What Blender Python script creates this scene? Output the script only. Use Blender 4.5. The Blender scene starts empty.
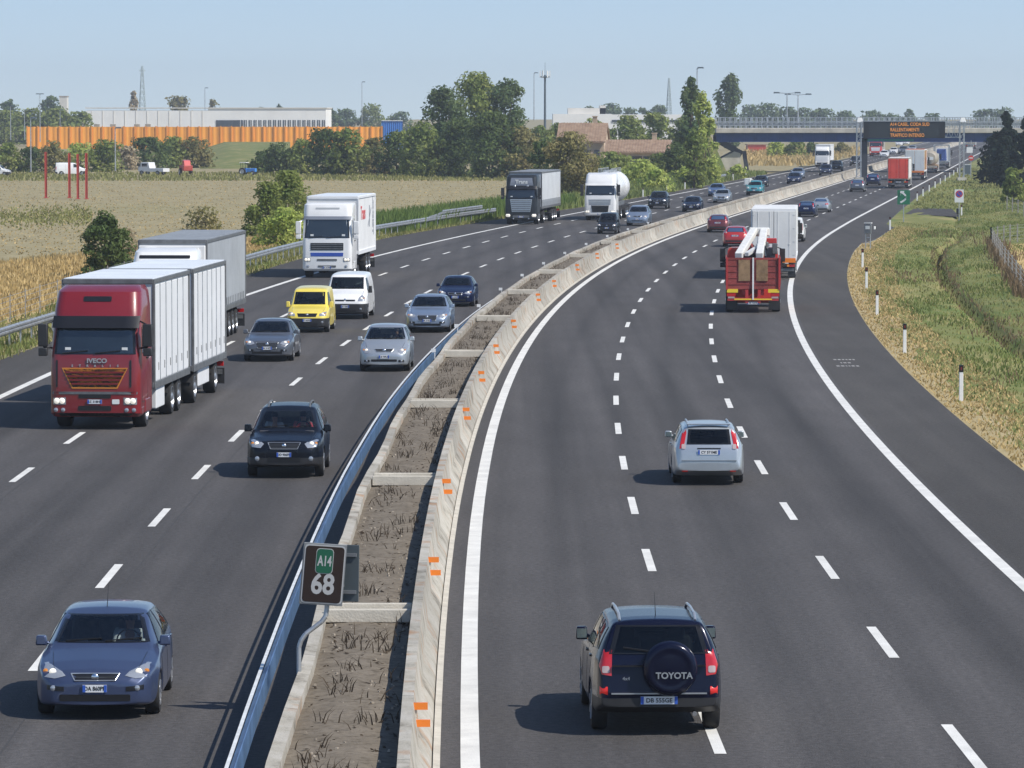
import bpy, bmesh, math, random
import numpy as np
from mathutils import Vector, Matrix
from mathutils.bvhtree import BVHTree
sc = bpy.context.scene
COL = sc.collection
R = math.radians
F, HC, YH = 4300.0, 9.0, 113.0
PITCH = math.atan((384 - YH) / F)

# ------------------------------------------------------------------ camera and ground points
def ray(px, py):
    u = (px - 512) / F; v = -(py - 384) / F
    return Vector((u, math.cos(PITCH) + v * math.sin(PITCH), -math.sin(PITCH) + v * math.cos(PITCH)))
def at(px, py, z=0.0):
    d = ray(px, py); t = (z - HC) / d.z
    return Vector((d.x * t, d.y * t, z))
def at_d(px, py, Y):
    d = ray(px, py); t = Y / d.y
    return Vector((d.x * t, Y, HC + d.z * t))
def ppm(Y): return F / Y

cam = bpy.data.cameras.new('camera'); cam_o = bpy.data.objects.new('camera', cam); COL.objects.link(cam_o)
cam_o.location = (0, 0, HC); cam_o.rotation_euler = (R(90) - PITCH, 0, 0)
cam.sensor_width = 36; cam.lens = F / 1024 * 36; cam.clip_start = 1; cam.clip_end = 20000
sc.camera = cam_o

# ------------------------------------------------------------------ road alignment
KH = [40, 90, 130, 170, 210, 250, 290, 330, 380, 450, 6000]
HK = [-0.02111, -0.00018, 0.02022, 0.04002, 0.06088, 0.08277, 0.10328, 0.11877, 0.1267, 0.12682, 0.12682]
_ys = np.arange(40, 6001, 1.0); _h = np.interp(_ys, KH, HK)
_c = np.concatenate([[0], np.cumsum((_h[1:] + _h[:-1]) / 2)])
def base(Y): return float(np.interp(Y, _ys, _c)) if Y >= 40 else -0.02111 * (Y - 40)
def heading(Y): return math.atan(float(np.interp(Y, KH, HK)))
KO = [55, 110, 180, 260, 340, 450, 600, 760, 1400]
OFF = {'RL': [-.25, -.26, -.36, -.46, -.47, -.38, -.24, -.15, 0.0],
       'R1': [3.27, 3.3, 3.29, 3.25, 3.2, 3.18, 3.2, 3.25, 3.3],
       'R2': [6.78, 6.78, 6.83, 6.87, 6.91, 6.92, 6.92, 6.9, 6.9],
       'RS': [10.24, 10.34, 10.46, 10.57, 10.65, 10.62, 10.49, 10.32, 10.2],
       'B': [-7.29, -7.35, -7.57, -7.99, -8.41, -8.3, -7.8, -7.4, -7.2],
       'C': [-11.43, -11.77, -12.12, -12.52, -12.88, -12.3, -11.2, -10.4, -10.2],
       'LS': [-15.93, -16.17, -16.4, -16.43, -15.95, -14.75, -13.3, -12.3, -12]}
def line(k, Y, d=0.0): return base(Y) + float(np.interp(Y, KO, OFF[k])) + d
def pt(k, Y, d=0.0, z=0.0): return Vector((line(k, Y, d), Y, z))

# ------------------------------------------------------------------ object helpers
def clean(n): return n
def link(o, parent=None):
    COL.objects.link(o)
    if parent is not None: o.parent = parent
    return o
def tag(o, label=None, cat=None, group=None, kind=None):
    if label: o['label'] = label
    if cat: o['category'] = cat
    if group: o['group'] = group
    if kind: o['kind'] = kind
    return o
def empty(name, loc=(0, 0, 0), rz=0.0, label=None, cat=None, group=None, scale=1.0):
    o = bpy.data.objects.new(name, None); o.empty_display_size = .3
    link(o); o.location = loc; o.rotation_euler = (0, 0, rz); o.scale = (scale,) * 3
    return tag(o, label, cat, group)
def kids(o): return KID.get(o.name, [])
def copy_tree(o, parent=None):
    c = o.copy(); link(c, parent)
    for ch in list(o.children): copy_tree(ch, c)
    return c

class MB:
    def __init__(s): s.v = []; s.f = []; s.m = []
    def add(s, vs, fs, mi=0):
        b = len(s.v); s.v += [tuple(v) for v in vs]
        s.f += [tuple(b + i for i in f) for f in fs]; s.m += [mi] * len(fs)
    def box(s, c, d, rz=0.0, mi=0, top=1.0, topy=None):
        x, y, z = (d[0] / 2, d[1] / 2, d[2] / 2); ty = top if topy is None else topy
        vs = [(-x, -y, -z), (x, -y, -z), (x, y, -z), (-x, y, -z), (-x * top, -y * ty, z), (x * top, -y * ty, z), (x * top, y * ty, z), (-x * top, y * ty, z)]
        ca, sa = math.cos(rz), math.sin(rz)
        vs = [(c[0] + a * ca - b * sa, c[1] + a * sa + b * ca, c[2] + e) for a, b, e in vs]
        s.add(vs, [(3, 2, 1, 0), (4, 5, 6, 7), (0, 1, 5, 4), (1, 2, 6, 5), (2, 3, 7, 6), (3, 0, 4, 7)], mi); return s
    def tube(s, p0, p1, r0, r1=None, n=8, mi=0, cap=True):
        r1 = r0 if r1 is None else r1
        p0 = Vector(p0); p1 = Vector(p1); d = (p1 - p0).normalized()
        a = d.orthogonal().normalized(); b = d.cross(a); vs = []
        for p, r in ((p0, r0), (p1, r1)):
            for i in range(n):
                t = 2 * math.pi * i / n; vs.append(p + (a * math.cos(t) + b * math.sin(t)) * r)
        fs = [(i, (i + 1) % n, n + (i + 1) % n, n + i) for i in range(n)]
        if cap: fs += [tuple(range(n))[::-1], tuple(range(n, 2 * n))]
        s.add(vs, fs, mi); return s
    def path(s, pts, r, n=8, mi=0):
        for a, b in zip(pts[:-1], pts[1:]): s.tube(a, b, r, r, n, mi)
        return s
    def bar(s, p0, p1, w, h, mi=0):
        p0 = Vector(p0); p1 = Vector(p1); d = (p1 - p0).normalized()
        up = Vector((0, 0, 1)) if abs(d.z) < .9 else Vector((0, 1, 0))
        a = d.cross(up).normalized() * (w / 2); b = a.cross(d).normalized() * (h / 2)
        vs = [p + q for p in (p0, p1) for q in (-a - b, a - b, a + b, -a + b)]
        s.add(vs, [(3, 2, 1, 0), (4, 5, 6, 7), (0, 1, 5, 4), (1, 2, 6, 5), (2, 3, 7, 6), (3, 0, 4, 7)], mi); return s
    def lathe(s, prof, c, axis='x', n=24, mi=0):
        # prof: list of (radius, along)
        vs = []
        for r, a in prof:
            for i in range(n):
                t = 2 * math.pi * i / n; u, w = r * math.cos(t), r * math.sin(t)
                p = {'x': (a, u, w), 'y': (u, a, w), 'z': (u, w, a)}[axis]
                vs.append((c[0] + p[0], c[1] + p[1], c[2] + p[2]))
        fs = []
        for j in range(len(prof) - 1):
            for i in range(n):
                fs.append((j * n + i, j * n + (i + 1) % n, (j + 1) * n + (i + 1) % n, (j + 1) * n + i))
        s.add(vs, fs, mi); return s
    def prism(s, poly, axis, a0, a1, mi=0):
        # poly in the plane normal to axis
        def P(u, w, a): return {'x': (a, u, w), 'y': (u, a, w), 'z': (u, w, a)}[axis]
        n = len(poly); vs = [P(u, w, a0) for u, w in poly] + [P(u, w, a1) for u, w in poly]
        s.add(vs, [tuple(range(n))[::-1], tuple(range(n, 2 * n))] + [(i, (i + 1) % n, n + (i + 1) % n, n + i) for i in range(n)], mi); return s
    def sweep(s, prof, pts, mi=0, closed=True):
        # prof (lateral to the right, z) swept along plan polyline
        n = len(prof); vs = []
        for i, p in enumerate(pts):
            d = (Vector(pts[min(i + 1, len(pts) - 1)]) - Vector(pts[max(i - 1, 0)])); d.z = 0; d.normalize()
            r = Vector((d.y, -d.x, 0))
            for a, z in prof: vs.append(Vector(p) + r * a + Vector((0, 0, z)))
        fs = []
        for i in range(len(pts) - 1):
            for j in range(n if closed else n - 1):
                k = (j + 1) % n; fs.append((i * n + j, i * n + k, (i + 1) * n + k, (i + 1) * n + j))
        if closed: fs += [tuple(range(n)), tuple(range((len(pts) - 1) * n, len(pts) * n))[::-1]]
        s.add(vs, fs, mi); return s
    def mesh(s, name, mats, smooth=None, fix=True):
        me = bpy.data.meshes.new(name); me.from_pydata(s.v, [], s.f)
        for m in (mats if isinstance(mats, (list, tuple)) else [mats]): me.materials.append(m)
        me.polygons.foreach_set('material_index', s.m)
        if fix:
            bm = bmesh.new(); bm.from_mesh(me); bmesh.ops.recalc_face_normals(bm, faces=bm.faces); bm.to_mesh(me); bm.free()
        if smooth is not None:
            me.polygons.foreach_set('use_smooth', [True] * len(me.polygons))
            if smooth < 180: me.set_sharp_from_angle(angle=R(smooth))
        me.update(); return me
    def build(s, name, mats, parent=None, smooth=None, bevel=0, fix=True):
        o = bpy.data.objects.new(name, s.mesh(name, mats, smooth, fix)); link(o, parent)
        if bevel:
            b = o.modifiers.new('bevel', 'BEVEL'); b.width = bevel; b.segments = 2; b.limit_method = 'ANGLE'; b.angle_limit = R(40)
        return o

def text(name, body, loc, size, material, parent=None, rot=(R(90), 0, 0), ext=.002, align='CENTER', sx=1.0, bold=0.0):
    c = bpy.data.curves.new(name, 'FONT'); c.body = body; c.size = size; c.extrude = ext; c.align_x = align; c.align_y = 'CENTER'
    c.offset = bold; c.resolution_u = 3
    c.materials.append(material)
    t = bpy.data.objects.new(name, c); COL.objects.link(t)
    bpy.context.view_layer.update(); me = bpy.data.meshes.new_from_object(t.evaluated_get(bpy.context.evaluated_depsgraph_get()))
    bpy.data.objects.remove(t); bpy.data.curves.remove(c)
    if not me.materials: me.materials.append(material)
    o = bpy.data.objects.new(name, me); link(o, parent); o.location = loc; o.rotation_euler = rot; o.scale = (sx, 1, 1); return o

def realize(o):
    """apply the object's modifiers to its mesh"""
    bpy.context.view_layer.update()
    dg = bpy.context.evaluated_depsgraph_get()
    me = bpy.data.meshes.new_from_object(o.evaluated_get(dg))
    o.modifiers.clear(); old = o.data; o.data = me; bpy.data.meshes.remove(old); me.name = o.name
    return o

# ------------------------------------------------------------------ materials
M = {}
def mat(name, col=(.5, .5, .5), rough=.6, metal=0.0, coat=0.0, emit=None, es=0.0, spec=.5, var=0.0, vscale=3.0, bump=0.0, bscale=40., trans=0.0, col2=None, vsx=(1, 1, 1), ramp=(.35, .65), detail=6.0, island=0.0):
    m = bpy.data.materials.new(name); m.use_nodes = True; nt = m.node_tree; b = nt.nodes['Principled BSDF']
    b.inputs['Base Color'].default_value = (*col, 1); b.inputs['Roughness'].default_value = rough; b.inputs['Metallic'].default_value = metal
    b.inputs['Coat Weight'].default_value = coat; b.inputs['Coat Roughness'].default_value = .06; b.inputs['Specular IOR Level'].default_value = spec
    if emit: b.inputs['Emission Color'].default_value = (*emit, 1); b.inputs['Emission Strength'].default_value = es
    N = nt.nodes; Lk = nt.links
    if var or bump or col2:
        tc = N.new('ShaderNodeTexCoord'); mp = N.new('ShaderNodeMapping'); mp.inputs['Scale'].default_value = vsx
        Lk.new(tc.outputs['Object'], mp.inputs['Vector'])
    if var or col2:
        n = N.new('ShaderNodeTexNoise'); n.inputs['Scale'].default_value = vscale; n.inputs['Detail'].default_value = detail; n.inputs['Roughness'].default_value = .65
        Lk.new(mp.outputs['Vector'], n.inputs['Vector'])
        r = N.new('ShaderNodeValToRGB'); r.color_ramp.elements[0].position = ramp[0]; r.color_ramp.elements[1].position = ramp[1]
        c2 = col2 or tuple(min(1, c * (1 + var)) for c in col); c1 = col if col2 else tuple(c * (1 - var) for c in col)
        r.color_ramp.elements[0].color = (*c1, 1); r.color_ramp.elements[1].color = (*c2, 1)
        Lk.new(n.outputs['Fac'], r.inputs['Fac']); out = r.outputs['Color']
        if island:
            g = N.new('ShaderNodeNewGeometry'); mr = N.new('ShaderNodeMapRange'); mr.inputs['To Min'].default_value = 1 - island; mr.inputs['To Max'].default_value = 1 + island
            Lk.new(g.outputs['Random Per Island'], mr.inputs['Value'])
            mx = N.new('ShaderNodeMix'); mx.data_type = 'RGBA'; mx.blend_type = 'MULTIPLY'; mx.inputs['Factor'].default_value = 1
            Lk.new(out, mx.inputs['A']); Lk.new(mr.outputs['Result'], mx.inputs['B']); out = mx.outputs['Result']
        Lk.new(out, b.inputs['Base Color'])
    if bump:
        n2 = N.new('ShaderNodeTexNoise'); n2.inputs['Scale'].default_value = bscale; n2.inputs['Detail'].default_value = 4
        Lk.new(mp.outputs['Vector'], n2.inputs['Vector'])
        bp = N.new('ShaderNodeBump'); bp.inputs['Strength'].default_value = bump; bp.inputs['Distance'].default_value = .05
        Lk.new(n2.outputs['Fac'], bp.inputs['Height']); Lk.new(bp.outputs['Normal'], b.inputs['Normal'])
    M[name] = m; return m
def paint(name, col, metal=.25, rough=.32): return mat(name, col, rough, metal, coat=.7 if sum(col) > .12 else .15, spec=.5 if sum(col) > .12 else .25, var=.06, vscale=.9)

def glass(name, tint, a):
    m = bpy.data.materials.new(name); m.use_nodes = True; nt = m.node_tree; nt.nodes.clear(); N = nt.nodes
    o = N.new('ShaderNodeOutputMaterial'); t = N.new('ShaderNodeBsdfTransparent'); t.inputs['Color'].default_value = (*tint, 1)
    g = N.new('ShaderNodeBsdfGlossy'); g.inputs['Roughness'].default_value = .03; g.inputs['Color'].default_value = (.8, .8, .8, 1)
    f = N.new('ShaderNodeFresnel'); f.inputs['IOR'].default_value = 1.5
    ad = N.new('ShaderNodeMath'); ad.operation = 'MULTIPLY_ADD'; ad.inputs[1].default_value = 1.0; ad.inputs[2].default_value = a
    mx = N.new('ShaderNodeMixShader')
    nt.links.new(f.outputs[0], ad.inputs[0]); nt.links.new(ad.outputs[0], mx.inputs[0]); nt.links.new(t.outputs[0], mx.inputs[1]); nt.links.new(g.outputs[0], mx.inputs[2]); nt.links.new(mx.outputs[0], o.inputs[0])
    M[name] = m; return m

def crown_mat(name, c1, c2, vs=.5, isl=.34, tr=.45):
    m = mat(name, c1, .75, col2=c2, vscale=vs, ramp=(.3, .7), spec=.2, island=isl); nt = m.node_tree; b = nt.nodes['Principled BSDF']
    t = nt.nodes.new('ShaderNodeBsdfTranslucent'); x = nt.nodes.new('ShaderNodeMixShader'); x.inputs[0].default_value = tr
    nt.links.new(b.inputs['Base Color'].links[0].from_socket, t.inputs['Color']); nt.links.new(b.outputs[0], x.inputs[1]); nt.links.new(t.outputs[0], x.inputs[2])
    nt.links.new(x.outputs[0], nt.nodes['Material Output'].inputs['Surface']); return m
mat('tyre', (.018, .018, .019), .85, var=.2); mat('rim', (.45, .46, .48), .35, .8); mat('black_plastic', (.022, .022, .024), .5, var=.15)
mat('satin_black', (.012, .012, .014), .3); mat('frit', (.008, .008, .009), .25); mat('chrome', (.75, .76, .78), .18, 1.0)
mat('lamp_shell', (.42, .44, .47), .12, .45, coat=1.0); mat('lamp_lit', (.85, .82, .75), .3, emit=(1, .9, .72), es=.35); mat('amber_lamp', (.8, .28, .03), .25, coat=.6)
mat('red_lamp', (.48, .012, .015), .2, coat=.9); mat('red_glow', (.5, .02, .02), .3, emit=(1, .05, .03), es=.12); mat('clear_lamp', (.46, .36, .35), .2, coat=.8)
mat('plate_white', (.72, .73, .74), .45); mat('plate_blue', (.03, .10, .45), .45); mat('plate_ink', (.02, .02, .02), .6)
mat('trim_cloth', (.10, .10, .105), .9, var=.3, vscale=8); mat('dash', (.045, .045, .05), .7, var=.2); mat('white_sticker', (.75, .76, .74), .5)
glass('pane_glass', (.62, .68, .68), .03); glass('dark_glass', (.10, .12, .12), .0)
mat('truck_glass', (.012, .018, .024), .06, spec=.9, coat=.6, var=.3, vscale=1.2)
mat('silver_trim', (.52, .54, .56), .3, .7); mat('grey_frame', (.16, .165, .17), .5, .4, var=.25)
mat('galvanised', (.46, .48, .50), .42, .65, var=.25, vscale=2.5); mat('blue_steel', (.13, .23, .40), .45, .45, var=.25, vscale=1.2, bump=.1)
mat('concrete', (.42, .39, .33), .9, col2=(.60, .56, .48), vscale=1.6, bump=.25, bscale=30, ramp=(.3, .7))
mat('white_paint', (.74, .74, .71), .7, var=.12, vscale=3); mat('white_post', (.8, .8, .78), .5, var=.06)
mat('reflector_red', (.55, .03, .02), .25, coat=.5); mat('reflector_dull', (.20, .025, .02), .4); mat('reflector_orange', (.85, .22, .02), .35, coat=.3, emit=None)
mat('mirror', (.25, .32, .33), .08, .7)
mat('skin', (.48, .28, .2), .6, var=.08); mat('shirt_white', (.66, .68, .7), .85, var=.1, vscale=9); mat('shirt_red', (.55, .06, .08), .85, var=.1); mat('hair', (.03, .02, .015), .7)
mat('bark', (.10, .075, .05), .9, var=.35, vscale=6)
# ------------------------------------------------------------------ car builder (front at -y, rear at +y, origin on the ground)
def interp(tab, t): return float(np.interp(t, [a for a, _ in tab], [b for _, b in tab]))
def in_poly(p, poly):
    x, y = p; c = False; n = len(poly)
    for i in range(n):
        x1, y1 = poly[i]; x2, y2 = poly[i - 1]
        if (y1 > y) != (y2 > y) and x < (x2 - x1) * (y - y1) / (y2 - y1) + x1: c = not c
    return c
SIDES = {'F': (lambda a, b: Vector((a, -20, b)), Vector((0, 1, 0)), lambda p: (p.x, p.z)),
         'R': (lambda a, b: Vector((a, 20, b)), Vector((0, -1, 0)), lambda p: (p.x, p.z)),
         'E': (lambda a, b: Vector((20, a, b)), Vector((-1, 0, 0)), lambda p: (p.y, p.z)),
         'W': (lambda a, b: Vector((-20, a, b)), Vector((1, 0, 0)), lambda p: (p.y, p.z)),
         'T': (lambda a, b: Vector((a, b, 20)), Vector((0, 0, -1)), lambda p: (p.x, p.y))}
class Shell:
    """a vehicle skin that patches can be fitted to"""
    def __init__(s, o):
        s.o = o; me = o.data
        s.bvh = BVHTree.FromPolygons([v.co.copy() for v in me.vertices], [tuple(p.vertices) for p in me.polygons]); s.holes = []
    def proj(s, side, a, b):
        org, d, _ = SIDES[side]; q = org(a, b)
        h = s.bvh.ray_cast(q, d)
        if h[0] is None:
            t = q + d * 19; h = s.bvh.find_nearest(t)
        return h[0], -d
    def patch(s, name, side, poly, mats, parent=None, off=.006, seg=.06, rings=5, frit=0.0, hole=False, mb=None, smooth=60, rim=.03):
        P = []
        n = len(poly)
        for i in range(n):
            a = Vector(poly[i]); b = Vector(poly[(i + 1) % n]); k = max(1, int((b - a).length / seg))
            P += [a.lerp(b, j / k) for j in range(k)]
        c = sum(P, Vector((0, 0))) / len(P)
        mean = sum((p - c).length for p in P) / len(P)
        f = [1.0] + ([1 - frit / mean] if frit else []); k0 = f[-1]
        f += [k0 * (1 - j / rings) for j in range(1, rings)]
        mb2 = mb or MB(); b0 = len(mb2.v); m = len(P); vs = []
        outer = []
        for sc_ in f:
            for p in P:
                q = c + (p - c) * sc_; h, nn = s.proj(side, q.x, q.y); v = h + nn * off; vs.append(v)
        h, nn = s.proj(side, c.x, c.y); vs.append(h + nn * off)
        back = [vs[i] - nn * rim for i in range(m)]
        mb2.v += [tuple(v) for v in vs] + [tuple(v) for v in back]
        fr = len(f)
        for r in range(fr - 1):
            mi = 1 if (frit and r >= 1) else 0
            for i in range(m):
                j = (i + 1) % m; mb2.f.append((b0 + r * m + i, b0 + r * m + j, b0 + (r + 1) * m + j, b0 + (r + 1) * m + i)); mb2.m.append(mi)
        cc = b0 + fr * m
        for i in range(m):
            j = (i + 1) % m; mb2.f.append((b0 + (fr - 1) * m + i, b0 + (fr - 1) * m + j, cc)); mb2.m.append(1 if frit else 0)
            mb2.f.append((b0 + i, cc + 1 + i, cc + 1 + j, b0 + j)); mb2.m.append(0)
        if hole: s.holes.append((side, [tuple(c + (p - c) * (k0 * .985)) for p in P]))
        if mb: return None
        return mb2.build(name, mats, parent, smooth, fix=False)
    def cut(s):
        me = s.o.data; bm = bmesh.new(); bm.from_mesh(me); dead = []
        for f in bm.faces:
            c = f.calc_center_median(); n = f.normal
            for side, poly in s.holes:
                org, d, pr = SIDES[side]
                if n.dot(d) > -.08: continue
                ab = pr(c)
                if in_poly(ab, poly):
                    h = s.bvh.ray_cast(org(*ab), d)
                    if h[0] and (h[0] - c).length < .06: dead.append(f); break
        bmesh.ops.delete(bm, geom=dead, context='FACES'); bm.to_mesh(me); bm.free()

def mirror_poly(p): return [(-a, b) for a, b in p]
def rrect(cx, cz, w, h, r=.02):
    r = min(r, w * .45, h * .45); o = []
    for sx, sz, a0 in ((1, 1, 0), (-1, 1, 90), (-1, -1, 180), (1, -1, 270)):
        for k in (0, 45, 90):
            a = R(a0 + k); o.append((cx + sx * (w / 2 - r) + r * math.cos(a), cz + sz * (h / 2 - r) + r * math.sin(a)))
    return o

def car_skin(S, paint_m, name='body'):
    L = S['L']; ra = S['wr'] + .05
    ts = set()
    for k in ('top', 'belt', 'w', 'wt'):
        ts |= {round(t, 3) for t, _ in S[k]}
    for a in (S['fa'], S['ra']):
        for d in (-1.25, -1, -.88, -.55, 0, .55, .88, 1, 1.25): ts.add(round(a + d * ra, 3))
    ts |= {0, L}; ts = sorted(t for t in ts if 0 <= t <= L)
    keep = []
    for t in ts:
        if not keep or t - keep[-1] > .03: keep.append(t)
    ts = keep
    if ts[-1] != L: ts.append(L)
    verts = []; rows = []
    for t in ts:
        zb = interp(S['bot'], t); w = interp(S['w'], t); zt = interp(S['top'], t); zs = min(interp(S['belt'], t), zt - .03); wt = interp(S['wt'], t)
        arch = 0
        for a in (S['fa'], S['ra']):
            d = abs(t - a)
            if d <= ra * 1.001: arch = max(arch, S['wr'] + math.sqrt(max(0, ra * ra - d * d)))
        z1 = max(zb, arch); zm = max(zb + (zs - zb) * .5, z1 + .05); z2 = max(zb + .07, z1 + .015)
        zs = max(zs, zm + .06)
        A = Vector((w - .035, zs)); B = Vector((wt, max(zt - .035, zs + .01)))
        g = B.y - A.y
        bow = .05 if g > .25 else 0
        ring = [(0, zb if not arch else max(zb, min(z1, .55))), (w - .16, z1 if arch else zb), (w - .015, z1 + (.0 if arch else .02)), (w + (.012 if arch else 0), z2), (w + (.012 if arch else 0), zm), (w - .012, zs - .05), tuple(A)]
        for k in (.12, .5, .88):
            q = A.lerp(B, k); ring.append((q.x + bow * math.sin(k * math.pi) * .6, q.y))
        ring += [tuple(B), (wt * .6, zt - .005), (0, zt + .008)]
        idx = []
        for x, z in ring:
            a = len(verts); verts.append((x, t - L / 2, z))
            if x > 1e-6: verts.append((-x, t - L / 2, z)); idx.append((a, a + 1))
            else: idx.append((a, a))
        rows.append(idx)
    faces = []
    for i in range(len(rows) - 1):
        for j in range(len(rows[0]) - 1):
            for s in (0, 1):
                q = (rows[i][j][s], rows[i][j + 1][s], rows[i + 1][j + 1][s], rows[i + 1][j][s])
                q = tuple(dict.fromkeys(q)); faces.append(q if s else q[::-1])
    for ri, flip in ((0, 0), (len(rows) - 1, 1)):
        for j in range(len(rows[0]) - 1):
            q = tuple(dict.fromkeys((rows[ri][j][0], rows[ri][j + 1][0], rows[ri][j + 1][1], rows[ri][j][1])))
            faces.append(q if flip else q[::-1])
    me = bpy.data.meshes.new(name); me.from_pydata(verts, [], faces); me.materials.append(paint_m)
    bm = bmesh.new(); bm.from_mesh(me); bmesh.ops.recalc_face_normals(bm, faces=bm.faces); bm.to_mesh(me); bm.free()
    o = bpy.data.objects.new(name, me); link(o)
    md = o.modifiers.new('s', 'SUBSURF'); md.levels = 2; md.render_levels = 2
    realize(o); o.data.polygons.foreach_set('use_smooth', [True] * len(o.data.polygons))
    return o

_wheel_cache = {}
def wheel(parent, x, y, r, w, truck=False, rimmat='rim'):
    key = (r, w, truck, rimmat, x > 0)
    s = 1 if x > 0 else -1
    if key not in _wheel_cache:
        a = MB(); n = 28
        a.lathe([(r * .62, -w / 2), (r * .93, -w / 2), (r, -w * .36), (r, w * .36), (r * .93, w / 2), (r * .62, w / 2), (r * .6, w * .1), (r * .6, -w * .1), (r * .62, -w / 2)], (0, 0, 0), n=n)
        b = MB(); rr = r * .64; e = s * w / 2
        if truck:
            b.lathe([(rr, e), (rr * .95, e * 1.02), (rr * .8, e * .55), (rr * .45, e * .5), (rr * .4, e * .95), (rr * .22, e * 1.1), (0, e * 1.1)], (0, 0, 0), n=20)
        else:
            b.lathe([(rr, e * .96), (rr * .93, e * 1.03), (rr * .86, e * .7), (rr * .84, e * .2), (0, e * .2)], (0, 0, 0), n=n)
            for k in range(5):
                t = 2 * math.pi * k / 5; u = Vector((0, math.cos(t), math.sin(t)))
                p0 = u * (r * .07) + Vector((e * .86, 0, 0)); p1 = u * (rr * .92) + Vector((e * .86, 0, 0))
                b.bar(p0, p1, r * .17, abs(e) * .3)
            b.lathe([(r * .16, e * .6), (r * .16, e * 1.0), (0, e * 1.02)], (0, 0, 0), n=12)
        _wheel_cache[key] = (a.mesh('wheel', M['tyre'], 40), b.mesh('rim', M[rimmat], 40))
    t, rm = _wheel_cache[key]
    o = bpy.data.objects.new('wheel', t); link(o, parent); o.location = (x, y, r)
    q = bpy.data.objects.new('rim', rm); link(q, o)
    return o

def plate(parent, side, y, z, w, h, txt):
    s = -1 if side == 'F' else 1; b = MB(); b.box((0, 0, 0), (w, .012, h), mi=0)
    for k in (-1, 1): b.box((k * (w / 2 - .022), s * .0075, 0), (.043, .004, h * .96), mi=1)
    o = b.build('number_plate', [M['plate_white'], M['plate_blue']], parent); o.location = (0, y + s * .02, z)
    text('plate_lettering', txt, (0, s * .0085, -.002), h * .78, M['plate_ink'], o, (R(90), 0, 0 if s < 0 else R(180)), .0008, sx=.86 if w < .4 else 1.0, bold=.002)
    return o

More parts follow.
